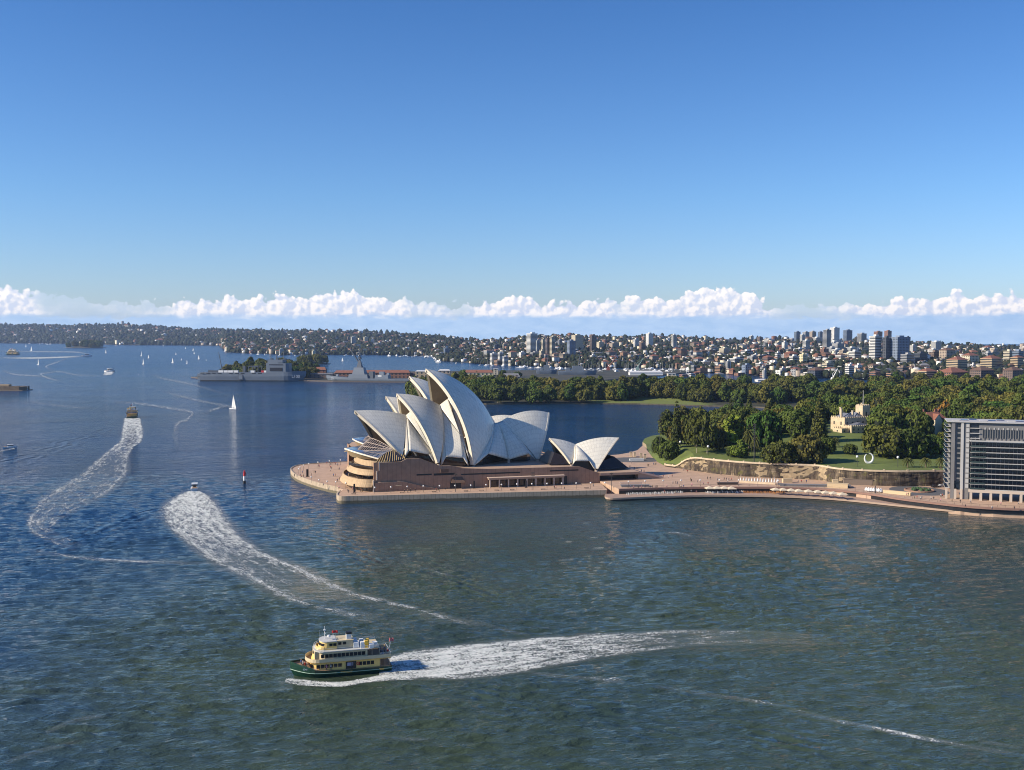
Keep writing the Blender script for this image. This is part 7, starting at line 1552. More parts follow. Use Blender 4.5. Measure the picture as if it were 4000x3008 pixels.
# motorboats
def make_launch(label, loc, rz, sc):
    e = empty('motorboat', loc, rz, label, 'boat'); rows = hullform(12, 4.0, 1, 1.9, 1.2, 14, full=.45, keel=-.4); m = MB(); m.grid(rows); m.add(rows[0], [tuple(range(8))]); m.grid([[r[0] for r in rows], [r[7] for r in rows]]); m.build('hull', M_hullw, e)
    c = MB(); c.box((.4, 0, 2.2), (5.4, 3.0, 1.5), taper=.88); cb = c.build('cabin', M_hullw, e); w = MB(); w.box((.4, 0, 2.45), (5.2, 3.06, .6)); w.box((-2.34, 0, 2.1), (.12, 1.6, 1.2)); w.build('window', M_fwin, cb)
    r = MB(); r.box((-.2, 0, 3.3), (5.0, 3.2, .16)); 
    for x in (-2.5, 2): 
        for y in (-1.4, 1.4): r.tube((x, y, 2.8), (x, y, 3.3), .05, .05, 4)
    r.tube((0, 0, 3.3), (0, 0, 4.8), .06, .04, 4); r.build('hardtop', M_fwhite, e); k = MB(); k.box((-4.4, 0, 1.4), (2.4, 3.2, .1)); k.build('cockpit', M_deck, e); e.scale = (sc,) * 3; return e
p = G(750, 1916); make_launch('white motorboat speeding away at the head of its fanning wake', (p[0], p[1] + 5, 0), R(105), 1.0)
p = G(340, 1392); make_launch('white speedboat turning at far left', (p[0], p[1], 0), R(10), 3.0)
p = G(430, 1452); make_launch('two-hulled white launch seen end on in mid harbour', (p[0], p[1], 0), R(60), 2.2)
p = G(40, 1750); e_ = make_launch('small dark-hulled yacht tender with a thin mast near the left edge', (p[0], p[1], 0), R(20), .8)
k = MB(); k.tube((0, 0, 2), (0, 0, 13), .07, .04, 4); k.build('mast', M_steel, e_)
foam([(400,1466,440,1466,.6,.8,.6),(412,1450,446,1450,.9,1,.9),(425,1445,442,1445,.7,.9,.7)], 'white splash round the launch in mid harbour', .3); foam([(55,1750,60,1756,.5,.7,.5),(15,1757,15,1765,.4,.6,.4),(-20,1766,-20,1774,.2,.3,.2)], 'short wake behind the small boat at the left edge', .8)
# channel marker
p = G(955, 1888); e = empty('channel_marker', (p[0], p[1], 0), 0, 'red and white lighted channel marker pile left of the concert hall', 'beacon')
m = MB(); m.tube((0, 0, -1), (0, 0, 1.6), .75, .75, 10); m.build('base', M_blackp, e); m = MB(); m.tube((0, 0, 1.6), (0, 0, 4.2), .72, .66, 10); m.build('lower_band', M_fwhite, e); m = MB(); m.tube((0, 0, 4.2), (0, 0, 6.4), .66, .6, 10); m.lathe((0, 0, 6.4), [(.75, 0), (.75, .25), (.3, .3), (.3, .9), (.4, .95), (.02, 1.3)], 10); m.box((.6, 0, 5.8), (.8, .1, .8)); m.build('red_top', M_redp, e)
# island fort
p = G(20, 1526); e = empty('island_fort', (p[0], p[1] + 12, 0), 0, 'old sandstone island fort with low battlements at the left edge', 'fort'); M_ft = mat('old_fort_stone', (.16, .12, .08), .9, var=.4, vscale=.3)
w = MB(); w.prism([(-60, -14), (22, -14), (26, -6), (26, 12), (-60, 16)], -1, 6.0); w.build('wall', M_ft, e); w = MB()
for i in range(22): w.box((-58 + i * 3.8, -13.4, 6.5), (2.2, 1.0, 1.1))
w.build('battlement', M_ft, e); w = MB(); w.box((-6, 0, 7.4), (16, 9, 3)); w.build('barrack', mat('fort_house', (.36, .27, .17), .85), e); w = MB(); w.tube((30, -4, -1), (30, -4, 2), .8, .8, 8); w.tube((30, -4, 2), (30, -4, 6), .25, .2, 6); w.build('light_post', M_fwhite, e)
w = MB(); w.prism([(-62, -17), (28, -17), (31, -8), (30, 14), (-62, 19)], -1, .7); w.build('rock_ledge', mat('rock_shore', (.22, .17, .12), .9), e)
# wooded islets
P_, f_ = islet(232, 400, 1359, 130, 9, 'little wooded island far left'); P2, f2_ = islet(1130, 1282, 1424, 90, 5, 'wooded islet behind the navy hill'); 
g = np.random.default_rng(77)
def islet_trees(P, f, n, label, group, r=(9, 15), h=(14, 24), y0=1500):
    c = np.mean(np.array(P), 0); A = np.array(P)
    for i in range(n):
        t_ = g.uniform(0, 6.28); q = g.uniform(0, .8) ** .6; x = c[0] + (A[:, 0].max() - c[0]) * q * math.cos(t_); y = c[1] + (A[:, 1].max() - c[1]) * q * math.sin(t_); plant('fig', x, y, float(f(np.array([x]), np.array([y]))[0]), g.uniform(*r), g.uniform(*h), label, group)
islet_trees(P_, f_, 26, 'dark tree crowding the little island at far left', 'trees on the little far island', (14, 22), (26, 42)); islet_trees(P2, f2_, 14, 'dark tree on the islet in the bay behind the navy hill', 'trees on the bay islet', (10, 14), (18, 26))
# ================================================================== NAVY SHIPS
M_navy = mat('navy_grey_paint', (.155, .185, .225), .5, var=.1, vscale=.05); M_navyd = mat('navy_dark_paint', (.08, .095, .12), .6); M_boot = mat('black_boot_topping', (.012, .012, .015), .5)
def text_mesh(s, size, m, name='hull_number'):
    tx = bpy.data.curves.new(name, 'FONT'); tx.body = s; tx.size = size; tx.extrude = .05; to = bpy.data.objects.new(name, tx); COL.objects.link(to); dg = bpy.context.evaluated_depsgraph_get(); me = bpy.data.meshes.new_from_object(to.evaluated_get(dg)); bpy.data.objects.remove(to); me.materials.clear(); me.materials.append(m); return me
def supply_ship():
    a = G(790, 1487); b = G(1196, 1489); L = math.hypot(*(b - a)[:2]); rz = math.atan2(b[1] - a[1], b[0] - a[0]); e = empty('supply_ship', tuple((a + b) / 2), rz, 'large grey naval landing ship with hull number L100 beside the wooded island', 'ship'); s = L / 176.0; B = 26; fb = 15.5
    rows = hullform(L, B, 2, fb + 3, fb, 26, full=.80, keel=-2); m = MB(); m.grid(rows); m.add(rows[0], [tuple(range(8))]); m.grid([[r[0] for r in rows], [r[7] for r in rows]], 1); h = m.build('hull', [M_navy, M_navyd], e)
    bt = MB(); bt.grid([[(r[2][0], r[2][1] - .25, -1) for r in rows], [(r[2][0], r[2][1] * 1.01 - .25, 1.6) for r in rows]]); bt.build('boot_topping', M_boot, h)
    d = MB(); d.box((-L * .5 + L * .395, -B / 2 - .1, 7.5), (9, .4, 9)); d.build('side_door', M_navyd, h); d = MB(); d.box((-L * .5 + L * .395, -B / 2 - .35, 7.5), (6.6, .2, 6.8)); d.build('door_panel', M_navy, h)
    X = lambda f: -L / 2 + L * f
    up = MB(); up.prism([(X(.64), -12), (X(.825), -12), (X(.85), -8), (X(.85), 8), (X(.825), 12), (X(.64), 12)], fb, fb + 17); up.box((X(.70), 0, fb + 20), (L * .10, 20, 6)); up.box((X(.77), 0, fb + 20.5), (L * .05, 22, 5)); u = up.build('superstructure', M_navy, e)
    k = MB(); k.box((X(.735), -12.2, fb + 6), (L * .12, .6, 6)); k.build('boat_recess', M_boot, u); k = MB(); k.box((X(.735), -12.1, fb + 14.2), (L * .13, .5, 1.4)); k.build('bridge_window', M_fwin, u)
    ms = MB()
    for x, hh in ((.665, 12), (.72, 18), (.79, 16)): ms.tube((X(x), 0, fb + 22), (X(x), 0, fb + 22 + hh), 1.0, .4, 6); ms.tube((X(x), -4, fb + 22 + hh * .6), (X(x), 4, fb + 22 + hh * .6), .4, .4, 4); ms.box((X(x) + 2, 0, fb + 24), (4, 6, 3))
    ms.build('mast', M_navyd, e)
    g_ = MB()
    for x in (.47, .56):
        for y in (-10, 10): g_.tube((X(x), y, fb), (X(x), y, fb + 11), .7, .7, 6)
    for y in (-10, 10): g_.tube((X(.47), y, fb + 11), (X(.56), y, fb + 11), .8, .8, 6)
    g_.box((X(.53), -11, fb + 9), (3, 1.5, 3)); g_.build('deck_gantry', M_navyd, e)
    c = MB(); c.box((X(.41), 0, fb + 5), (5, 5, 12)); c.tube((X(.21), -6, fb), (X(.175), -6, fb + 37), 1.0, .5, 6); c.box((X(.21), -6, fb + 3), (4, 4, 6)); c.build('crane', M_navyd, e)
    for i, (x, w, mm) in enumerate(((.20, 9, M_fwhite), (.25, 8, M_fwhite), (.29, 10, M_fwhite), (.345, 8, M_fwhite), (.50, 9, M_fwhite), (.60, 5, M_redp), (.63, 6, M_fwhite), (.10, 9, M_navyd), (.145, 11, M_navyd))): k = MB(); k.box((X(x), -7, fb + 1.8), (w, 5, 3.6)); k.build('deck_cargo', mm, e)
    sp = MB()
    for i in range(11): sp.box((X(.03 + .055 * i), -B / 2 - .1, fb - 1.4), (7, .3, 1.2)) if i not in (4, 8) else None
    sp.build('side_opening', M_boot, h)
    st = MB(); st.box((X(-.012), 0, 10.5), (6, 20, 5)); st.box((X(-.015), 0, 4.2), (5, 16, 4)); st.build('stern_ramp', M_navy, e)
    o = bpy.data.objects.new('hull_number', text_mesh('L100', 7.5, mat('pale_navy_number', (.42, .46, .52), .6))); COL.objects.link(o); o.parent = h; o.location = (X(.882), -B / 2 * .93 - .4, fb - 9); o.rotation_euler = (R(90), 0, R(6))
supply_ship()
def warship():
    a = G(1275, 1490); b = G(1602, 1494); L = math.hypot(*(b - a)[:2]); rz = math.atan2(a[1] - b[1], a[0] - b[0]); e = empty('warship', tuple((a + b) / 2), rz, 'grey destroyer with a tall pyramid mast moored by the red-roofed buildings', 'ship'); B = 18; fb = 6.5
    rows = hullform(L, B, 2, fb + 5, fb, 26, full=.62, keel=-2); m = MB(); m.grid(rows); m.add(rows[0], [tuple(range(8))]); m.grid([[r[0] for r in rows], [r[7] for r in rows]], 1); h = m.build('hull', [M_navy, M_navyd], e)
    bt = MB(); bt.grid([[(r[5][0], r[5][1] + .25, -1) for r in rows], [(r[5][0], r[5][1] * 1.01 + .25, 1.2) for r in rows]]); bt.build('boot_topping', M_boot, h)
    X = lambda f: L / 2 - L * f
    def blk(x0, x1, w, z0, z1, tp=.9, name='superstructure', mm=M_navy): k = MB(); k.box(((X(x0) + X(x1)) / 2, 0, (z0 + z1) / 2), (abs(X(x1) - X(x0)), w, z1 - z0), taper=tp); return k.build(name, mm, e)
    blk(.285, .52, 17, fb, fb + 7, .93); blk(.33, .48, 15, fb + 7, fb + 19, .72, 'bridge_block', M_navy); blk(.375, .435, 8, fb + 19, fb + 31, .4, 'pyramid_mast', M_navyd); blk(.52, .58, 12, fb, fb + 12, .8, 'funnel', M_navyd); blk(.60, .76, 15, fb, fb + 6, .93); blk(.64, .70, 8, fb + 6, fb + 12, .8, 'deckhouse'); blk(.73, .76, 8, fb + 6, fb + 10, .8, 'deckhouse')
    blk(.12, .15, 5, fb + 3, fb + 6.5, .7, 'gun_turret'); k = MB(); k.tube((X(.12), 0, fb + 5.5), (X(.085), 0, fb + 7), .35, .25, 6); k.build('gun_barrel', M_navyd, e)
    ms = MB(); ms.tube((X(.405), 0, fb + 30), (X(.405), 0, fb + 54), 1.5, .8, 6); ms.box((X(.405), 0, fb + 42), (6, 6, 1.5)); ms.box((X(.405), 0, fb + 48), (5, 5, 1.2)); ms.tube((X(.405), -6, fb + 38), (X(.405), 6, fb + 38), .5, .5, 4); ms.tube((X(.395), -4, fb + 44), (X(.415), 4, fb + 44), .5, .5, 4); ms.box((X(.405), 0, fb + 36), (5, 5, 4)); ms.tube((X(.42), 0, fb + 22), (X(.30), 2, fb + 52), 1.4, 1.0, 5); ms.build('lattice_mast', M_navyd, e)
    k = MB(); k.box((X(.66), 6.5, fb + 4.5), (7, 2, 2.4)); k.build('ship_boat', M_fwhite, e)
    o = bpy.data.objects.new('hull_number', text_mesh('39', 5.5, mat('pale_navy_number', (.42, .46, .52), .6))); COL.objects.link(o); o.parent = h; o.location = (X(.075), B / 2 * .62 + .5, fb - 2.5); o.rotation_euler = (R(90), 0, R(180 - 14))
warship()
def grey_ship(px0, px1, py, Y, label, mast):
    a = at(px0, py, Y); b = at(px1, py, Y); L = b[0] - a[0]; e = empty('naval_vessel', (a[0] + L / 2, Y, 0), 0, label, 'ship'); m = MB(); rows = hullform(L, 15, 2, 12, 9, 16, full=.7, keel=-1); m.grid(rows); m.add(rows[0], [tuple(range(8))]); m.grid([[r[0] for r in rows], [r[7] for r in rows]]); m.build('hull', M_navy, e)
    k = MB(); k.box((0, 0, 14), (L * .3, 12, 12), taper=.85); k.box((-L * .25, 0, 11), (L * .12, 10, 8), taper=.8); k.build('superstructure', M_navy, e); k = MB(); k.tube((L * .03, 0, 20), (L * .08, 0, 20 + mast), 1.3, .5, 6); k.tube((L * .03, -5, 20 + mast * .5), (L * .05, 5, 20 + mast * .5), .6, .6, 4); k.build('mast', M_navyd, e)
grey_ship(2180, 2330, 1468, 2150, 'grey naval vessel with a slanting mast, right of the navy buildings', 26); grey_ship(2095, 2175, 1466, 2200, 'grey naval vessel behind the dark gabled shed', 22)
def crane(px, base, top, lean, Y, label, mm):
    a = at(px, base, Y); e = empty('dock_crane', (a[0], Y, a[2]), 0, label, 'crane'); h = zat(top, Y) - a[2]; w = lean * Y / FPX; m = MB(); m.box((0, 0, h * .12), (7, 7, h * .24), taper=.7); m.build('crane_base', mm, e); m = MB(); m.tube((0, 0, h * .22), (w, 0, h), 1.1, .5, 5); m.tube((0, 0, h * .24), (-w * .15, 0, h * .55), .6, .5, 4); m.tube((-w * .15, 0, h * .55), (w, 0, h), .25, .25, 3); m.build('crane_jib', mm, e)
crane(2376, 1446, 1392, 34, 2150, 'dock crane with a rust-red base and long pale jib by the marina', mat('rust_red_crane', (.25, .07, .05), .7)); crane(2490, 1446, 1398, 24, 2150, 'green-grey dock crane leaning right by the marina', mat('green_grey_crane', (.20, .30, .27), .7)); crane(3254, 1484, 1440, 18, 1750, 'white crane jib rising from the trees at right', mat('white_crane', (.7, .7, .68), .6))
# ================================================================== CLIFF, PROMENADE FURNITURE, TERRACE BUILDING
def cliff():
    m = bpy.data.materials.new('weathered_sandstone'); m.use_nodes = True; t = NT(m.node_tree); q = t.n['Principled BSDF']; uv = t.new('ShaderNodeUVMap').outputs[0]
    a = t.noise(t.scalev(uv, (.35, .09, 1)), 1.0, 6, .65, .5); b = t.noise(t.scalev(uv, (1.4, .12, 1)), 1.0, 5, .6); c_ = t.noise(uv, .22, 5, .6); lay = t.noise(t.scalev(uv, (.05, 1.3, 1)), 1.0, 4, .6)
    col = t.ramp(a, [(.34, (.030, .022, .018, 1)), (.47, (.075, .055, .04, 1)), (.58, (.19, .145, .095, 1)), (.70, (.38, .30, .20, 1))]); col = t.mix(t.mapr(b, .5, .62), col, (.035, .028, .022, 1)); col = t.mix(t.mapr(c_, .56, .7, 0, .6), col, (.20, .19, .05, 1))
    col = t.mix(t.mapr(lay, .35, .6, .45, 0), col, (.05, .04, .03, 1)); t.put(q.inputs['Base Color'], col); q.inputs['Roughness'].default_value = .95
    pts = smooth_line(CLIFF[:12], 8); g = np.random.default_rng(3); n = len(pts); nz = 9; V = []; UV = []; d = 0; A = np.array(pts); pn = []
    for i in range(n):
        if i: d += math.hypot(*(A[i] - A[i - 1]))
        tv = A[min(i + 1, n - 1)] - A[max(i - 1, 0)]; tv = tv / np.linalg.norm(tv); nn = np.array([tv[1], -tv[0]]); top = float(garden_z(np.array([A[i][0]]), np.array([A[i][1] + .5]))[0]) + .05; top = max(top, 5.2)
        base = .35 * math.sin(d * .35) + .3 * math.sin(d * .13 + 1)
        for k in range(nz + 1):
            f = k / nz; off = .5 + base + g.uniform(-.5, .5) + (.5 if k == nz - 1 else 0) - .5 * f; V.append((A[i][0] + nn[0] * off, A[i][1] + nn[1] * off, Z_F - .3 + (top - Z_F + .3) * f)); UV.append((d, V[-1][2]))
        pn.append((A[i], nn, top))
    F = [[i * (nz + 1) + k, (i + 1) * (nz + 1) + k, (i + 1) * (nz + 1) + k + 1, i * (nz + 1) + k + 1] for i in range(n - 1) for k in range(nz)]
    me = fast_mesh('sandstone_cliff', np.array(V), np.array(F), m); uvl = me.uv_layers.new(name='UVMap')
    for l in me.loops: uvl.data[l.index].uv = UV[l.vertex_index]
    o = put('sandstone_cliff', me); tag(o, 'stained sandstone cliff face cut between the forecourt and the garden lawn', 'cliff')
    w = MB(); w.grid([[(a[0] + b[0] * .6, a[1] + b[1] * .6, z) for a, b, z in pn], [(a[0] + b[0] * .6, a[1] + b[1] * .6, z + .9) for a, b, z in pn], [(a[0] - b[0] * .1, a[1] - b[1] * .1, z + .9) for a, b, z in pn], [(a[0] - b[0] * .1, a[1] - b[1] * .1, z) for a, b, z in pn]])
    for i in range(0, len(pn), 5): a, b, z = pn[i]; w.box((a[0] + b[0] * .2, a[1] + b[1] * .2, z + .65), (.9, .9, 1.3), rz=math.atan2(b[1], b[0]))
    o = w.build('parapet_wall', mat('pale_sandstone', (.58, .46, .32), .85, var=.15, vscale=.4)); tag(o, 'pale sandstone parapet wall running along the cliff top', 'parapet')
cliff()
M_conc = mat('terrace_concrete', (.19, .185, .185), .75, var=.08, vscale=.3); M_wht = mat('terrace_white', (.46, .45, .44), .6); M_tg = mat('terrace_glass', (.018, .024, .035), .08, spec=.8); M_pier = mat('terrace_sandstone', (.52, .44, .36), .8)
def terrace_block():
    c0 = (217.6, 526.5); rz = math.atan2(516.1 - 525.9, 246.7 - 217.6); e = empty('terrace_apartment_block', (c0[0], c0[1], Z_F), rz, 'dark-glazed apartment block with white balcony bands on the right waterfront', 'apartment block'); H = 43.2 - Z_F; Lb = 76; Dp = 17; nf = 12; fh = 2.62
    b = MB(); b.box((Lb / 2 + .6, Dp / 2 + .6, H / 2 + 2), (Lb, Dp, H - 5)); core = b.build('core_wall', M_tg, e)
    r = MB(); r.box((Lb / 2 - .3, Dp / 2, H - .2), (Lb + 2, Dp + 2.4, .5)); roof = r.build('roof', M_wht, e)
    for i in range(14):
        s = MB(); s.box((3 + i * 4.2, 3.5 + (i % 3) * 4.0, H + .25), (3.3, 3.0, .3)); s.build('roof_panel', mat('solar_panel', (.02, .04, .14), .15) if i % 3 else M_wht, roof)
    # street pillars and window strips of the thin end bay
    def col(x0, x1, y0, y1, z0, z1, m, nm, par=e): k = MB(); k.box(((x0 + x1) / 2, (y0 + y1) / 2, (z0 + z1) / 2), (x1 - x0, y1 - y0, z1 - z0)); return k.build(nm, m, par)
    col(.9, 2.5, -.55, .8, 0, H - .5, M_conc, 'pier'); col(5.3, 6.5, -.75, .8, 0, H - .5, M_wht, 'pier'); wl = col(6.5, 9.2, -.25, .8, 0, H - .5, M_conc, 'end_wall'); col(2.5, 5.3, .25, .7, 9, H - .5, M_conc, 'window_bay')
    for i in range(13): col(3.5, 5.0, .14, .3, 5.6 + i * 2.52, 7.3 + i * 2.52, M_tg, 'window')
    for i in range(13): col(7.9, 8.8, -.34, -.2, 6.0 + i * 2.52, 7.4 + i * 2.52, M_tg, 'window', wl); 
    for i in range(13): k = MB(); k.box((8.35, -.30, 6.7 + i * 2.52), (1.4, .12, 1.95)); k.build('window_frame', M_wht, wl)
    for i in range(13): col(-1.6, .9, .8, Dp, 5.2 + i * 2.55, 5.45 + i * 2.55, M_wht, 'balcony')
    for i in range(13): col(-1.55, -1.45, .9, Dp, 5.45 + i * 2.55, 6.4 + i * 2.55, mat('green_glass', (.035, .055, .055), .1), 'balustrade')
    # upper wall with narrow slits, recess, and the banded balcony front
    up = col(13.5, Lb, .1, .9, H - 9.0, H - .5, M_conc, 'upper_wall'); 
    sl = MB(); x = 15.5
    while x < 60: sl.box((x, .02, H - 5.9), (.55, .14, 4.4)); x += 1.15
    sl.build('louvre_band', M_tg, up)
    for i in range(8): k = MB(); k.box((16.2 + i * 2.05, -.02, H - 3.3), (.5, .2, 1.0)); k.build('vent_hood', M_wht, up)
    for i in range(3): col(9.4, 14.0, -.6, .5, H - 3.4 - i * 2.5, H - 3.1 - i * 2.5, M_wht, 'balcony')
    col(9.2, Lb, -3.0, .5, H - 9.6, H - 9.0, M_wht, 'balcony_roof')
    for i in range(10):
        z = 5.2 + i * 2.62
        col(9.6, Lb, -2.6, .5, z, z + .13, M_wht, 'balcony'); col(16.5, Lb, -2.66, -2.56, z + .13, z + .42, M_wht, 'balustrade'); col(9.6, 16.5, -2.66, -2.58, z + .28, z + 1.1, mat('green_glass', (.035, .055, .055), .1), 'balustrade')
    f = MB(); x = 10.0
    while x < 62: f.box((x, -.3, 5 + 13), (.16, .3, 26)); x += 1.9
    f.build('mullion', M_conc, e)
    col(9.2, Lb, -2.9, .4, 3.9, 5.3, M_pier, 'arcade_beam')
    x = 9.6; i = 0
    while x < 62: col(x, x + 1.1, -2.85, -1.75, -1.2, 3.95, M_pier, 'column'); x += 4.5
    for x in (-1.5, 2.6, 5.4): col(x, x + 1.0, -.9, .2, -1.2, 5, M_pier, 'column')
terrace_block()
# ---- lamps, masts, banners, benches
M_pole = mat('dark_pole', (.05, .05, .055), .5); M_globe = mat('white_globe', (.80, .80, .78), .3); M_brz = mat('dark_bronze', (.06, .045, .035), .5)
def mk_lamp():
    m1 = MB(); m1.tube((0, 0, 0), (0, 0, 2.9), .09, .06, 6); m2 = MB(); m2.lathe((0, 0, 2.85), [(.06, 0), (.30, .12), (.42, .38), (.42, .52), (.30, .76), (.05, .88)], 10); return m1.mesh('pole', M_pole), m2.mesh('lamp_globe', M_globe, True)
LP, LG = mk_lamp()
def lamp(x, y, z, label, group, s=1.0):
    e = empty('street_lamp', (x, y, z), 0, label, 'street lamp', group); e.scale = (s,) * 3
    for nm, me in (('pole', LP), ('lamp_globe', LG)): o = bpy.data.objects.new(nm, me); COL.objects.link(o); o.parent = e
for px, py in [(1464,1907),(1527,1905),(1591,1903),(1654,1901),(1717,1900),(1778,1899),(1839,1898),(1899,1896),(1959,1895),(2019,1893),(2078,1892),(2137,1891),(2194,1890),(2251,1889),(2307,1888),(2363,1887)]:
    p = G(px, py + 22, Z_P); lamp(p[0], p[1], Z_P, 'globe lamp in the row along the west promenade under the podium wall', 'lamps along the west promenade')
for px, py in [(1173,1846),(1186,1838),(1206,1832),(1242,1826),(1287,1821),(1330,1817),(1369,1813)]: p = G(px, py, Z_P); lamp(p[0], p[1], Z_P, 'globe lamp on the far rim of the rounded promenade end', 'lamps on the far rim of the round end')
for px, py in [(1167,1853),(1216,1886),(1246,1898),(1278,1904),(1312,1906),(1351,1911)]: p = G(px, py, Z_P); lamp(p[0], p[1], Z_P, 'globe lamp on the near side of the rounded promenade end', 'lamps on the near side of the round end')
for px, py in [(2455,1905),(2520,1903),(2590,1901),(2660,1900),(2735,1899),(2810,1899),(2885,1899),(2960,1900),(3040,1901)]: p = G(px, py, Z_F); lamp(p[0], p[1], Z_F, 'slender lamp along the forecourt edge above the cafe deck', 'lamps along the forecourt edge')
for px, py, l in [(3348,1824,'white-headed lamp on the lawn left of the ring sculpture'),(3507,1826,'white-headed lamp on the lawn right of the ring sculpture'),(2766,1780,'white-headed lamp on the lawn beside the pale-trunked trees'),(2657,1762,'white-headed lamp at the garden corner'),(2900,1785,'white-headed lamp by the bright green bush')]:
    p = hit(px, py, garden_h, 450, 1200, 500); lamp(p[0], p[1], p[2], l, None, 1.7)
def mast_(px, base, top, z, label, heads=6, r=.22, zf=None):
    p = G(px, base, z); h = zat(top, p[1]) - z; e = empty('floodlight_mast', (p[0], p[1], z), 0, label, 'light mast'); m = MB(); m.tube((0, 0, 0), (0, 0, h), r, r * .6, 6); m.build('pole', M_pole, e); m = MB()
    for i in range(heads): m.box((0, -.1, h - .6 - i * 1.25), (1.9, .5, .42)); 
    if heads: m.tube((0, 0, h - 1 - heads * 1.25), (0, 0, h), .12, .1, 4); m.build('floodlight', M_brz, e)
mast_(2577, 1795, 1618, Z_F, 'tall dark floodlight mast beside the garden corner trees', 7); mast_(2945, 1862, 1654, Z_F, 'tall dark floodlight mast in front of the sandstone cliff', 8, .3); mast_(3419, 1927, 1898, Z_F, 'short dark pole on the forecourt near the terrace block', 0, .35)
mast_(2388, 1929, 1846, Z_L, 'thin dark mast on the rounded nose of the cafe deck', 2, .18); mast_(2082, 1914, 1843, Z_P, 'thin dark mast on the west promenade in front of the colonnade', 2, .14); mast_(1780, 1922, 1849, Z_P, 'thin dark mast on the west promenade by the wall hood', 1, .12)
def banner(px, base, top, z, w, label):
    p = G(px, base, z); h = zat(top, p[1]) - z; e = empty('banner_pylon', (p[0], p[1], z), ORZ, label, 'sign'); m = MB(); m.box((0, 0, h / 2), (w, .35, h)); m.build('panel', M_blackp, e); m = MB(); m.box((0, 0, .1), (w + .6, 1.0, .2)); m.build('base', M_brz, e)
banner(1384, 1924, 1890, Z_P, .9, 'black banner pylon in front of the curved terraces'); banner(1201, 1862, 1833, Z_P, 1.3, 'black framed poster stand on the rounded promenade end'); banner(2055, 1905, 1877, Z_P, .7, 'black banner pylon in front of the colonnade'); banner(1852, 1908, 1878, Z_P, .7, 'black banner pylon left of the colonnade')
def mk_bench():
    m = MB(); m.box((0, 0, .45), (2.4, .7, .12)); s = MB(); s.box((-.9, 0, .2), (.15, .6, .4)); s2 = MB(); s2.box((.9, 0, .2), (.15, .6, .4)); return m.mesh('seat', M_brz), s.mesh('leg', M_brz), s2.mesh('leg', M_brz)
BN = mk_bench()
for px, py in [(1382,1931),(1571,1926),(1696,1923),(1820,1920),(1881,1918),(1940,1917),(2001,1915),(2122,1913),(2291,1908)]:
    p = G(px, py, Z_P); e = empty('promenade_bench', (p[0], p[1], Z_P), R(6.6), 'dark backless bench along the west promenade sea wall', 'bench', 'benches along the west promenade')
    for nm, me in zip(('seat', 'leg', 'leg'), BN): o = bpy.data.objects.new(nm, me); COL.objects.link(o); o.parent = e
def fence_line(pts, z, label, h=1.0, step=2.2):
    m = MB(); P = smooth_line(pts, 8) if len(pts) > 2 else pts
    for a, b in zip(P[:-1], P[1:]): m.tube((a[0], a[1], z + h), (b[0], b[1], z + h), .05, .05, 4, caps=False)
    d = 0; last = -9
    for a, b in zip(P[:-1], P[1:]):
        if d - last > step: m.tube((a[0], a[1], z), (a[0], a[1], z + h), .05, .05, 4, caps=False); last = d
        d += math.hypot(b[0] - a[0], b[1] - a[1])
    o = m.build('railing', M_brz); tag(o, label, 'railing')
fence_line([G2(2430, 1906, Z_F), G2(2700, 1901, Z_F), G2(3000, 1900, Z_F), G2(3250, 1909, Z_F), G2(3500, 1940, Z_F), G2(3760, 1972, Z_F), G2(4000, 1986, Z_F)], Z_F, 'thin dark railing along the forecourt edge above the cafe deck'); fence_line([OW(2, -1.8), OW(60, -2.2), OW(125, -8)], Z_P, 'thin rail along the west promenade beside the podium')
# ---- cafe under the forecourt edge
bar = MB(); lw = smooth_line(LOWER[1:], 4); bar.grid([[(x, y - .35, Z_L + .05) for x, y in lw], [(x, y - .35, Z_F - .75) for x, y in lw]]); o = bar.build('shaded_bar_front', M_dark); tag(o, 'dark shaded bar front beneath the forecourt edge', 'bar front')  # near-black sheet: the deep shade of the recess is put into its colour
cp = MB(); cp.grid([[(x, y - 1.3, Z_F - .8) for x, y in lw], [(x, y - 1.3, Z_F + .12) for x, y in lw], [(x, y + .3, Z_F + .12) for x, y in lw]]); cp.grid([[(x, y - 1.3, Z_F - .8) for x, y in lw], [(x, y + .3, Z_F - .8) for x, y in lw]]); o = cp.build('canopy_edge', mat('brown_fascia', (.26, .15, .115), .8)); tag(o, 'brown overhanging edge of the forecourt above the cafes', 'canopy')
def mk_umb():
    a = MB(); n = 4; P = [(-2.3, -2.3), (2.3, -2.3), (2.3, 2.3), (-2.3, 2.3)]; a.add([(x, y, 2.5) for x, y in P] + [(0, 0, 3.6)] + [(x, y, 2.25) for x, y in P], [(0, 1, 4), (1, 2, 4), (2, 3, 4), (3, 0, 4), (5, 6, 1, 0), (6, 7, 2, 1), (7, 8, 3, 2), (8, 5, 0, 3)]); b = MB(); b.tube((0, 0, 0), (0, 0, 3.6), .05, .05, 5); return a.mesh('canopy', mat('cream_canvas', (.62, .52, .38), .8)), b.mesh('pole', M_pole)
UM = mk_umb()
for px, py in [(2772,1925),(2800,1925),(2829,1925),(2857,1926),(3030,1931),(3059,1932),(3091,1934),(3120,1936),(3158,1938),(3195,1940),(3225,1943),(3256,1946),(3290,1950)]:
    p = G(px, py, Z_L); e = empty('market_umbrella', (p[0], p[1] , Z_L), R(8), 'cream square umbrella over the waterside cafe tables', 'umbrella', 'cream umbrellas on the cafe deck')
    for nm, me in zip(('canopy', 'pole'), UM): o = bpy.data.objects.new(nm, me); COL.objects.link(o); o.parent = e
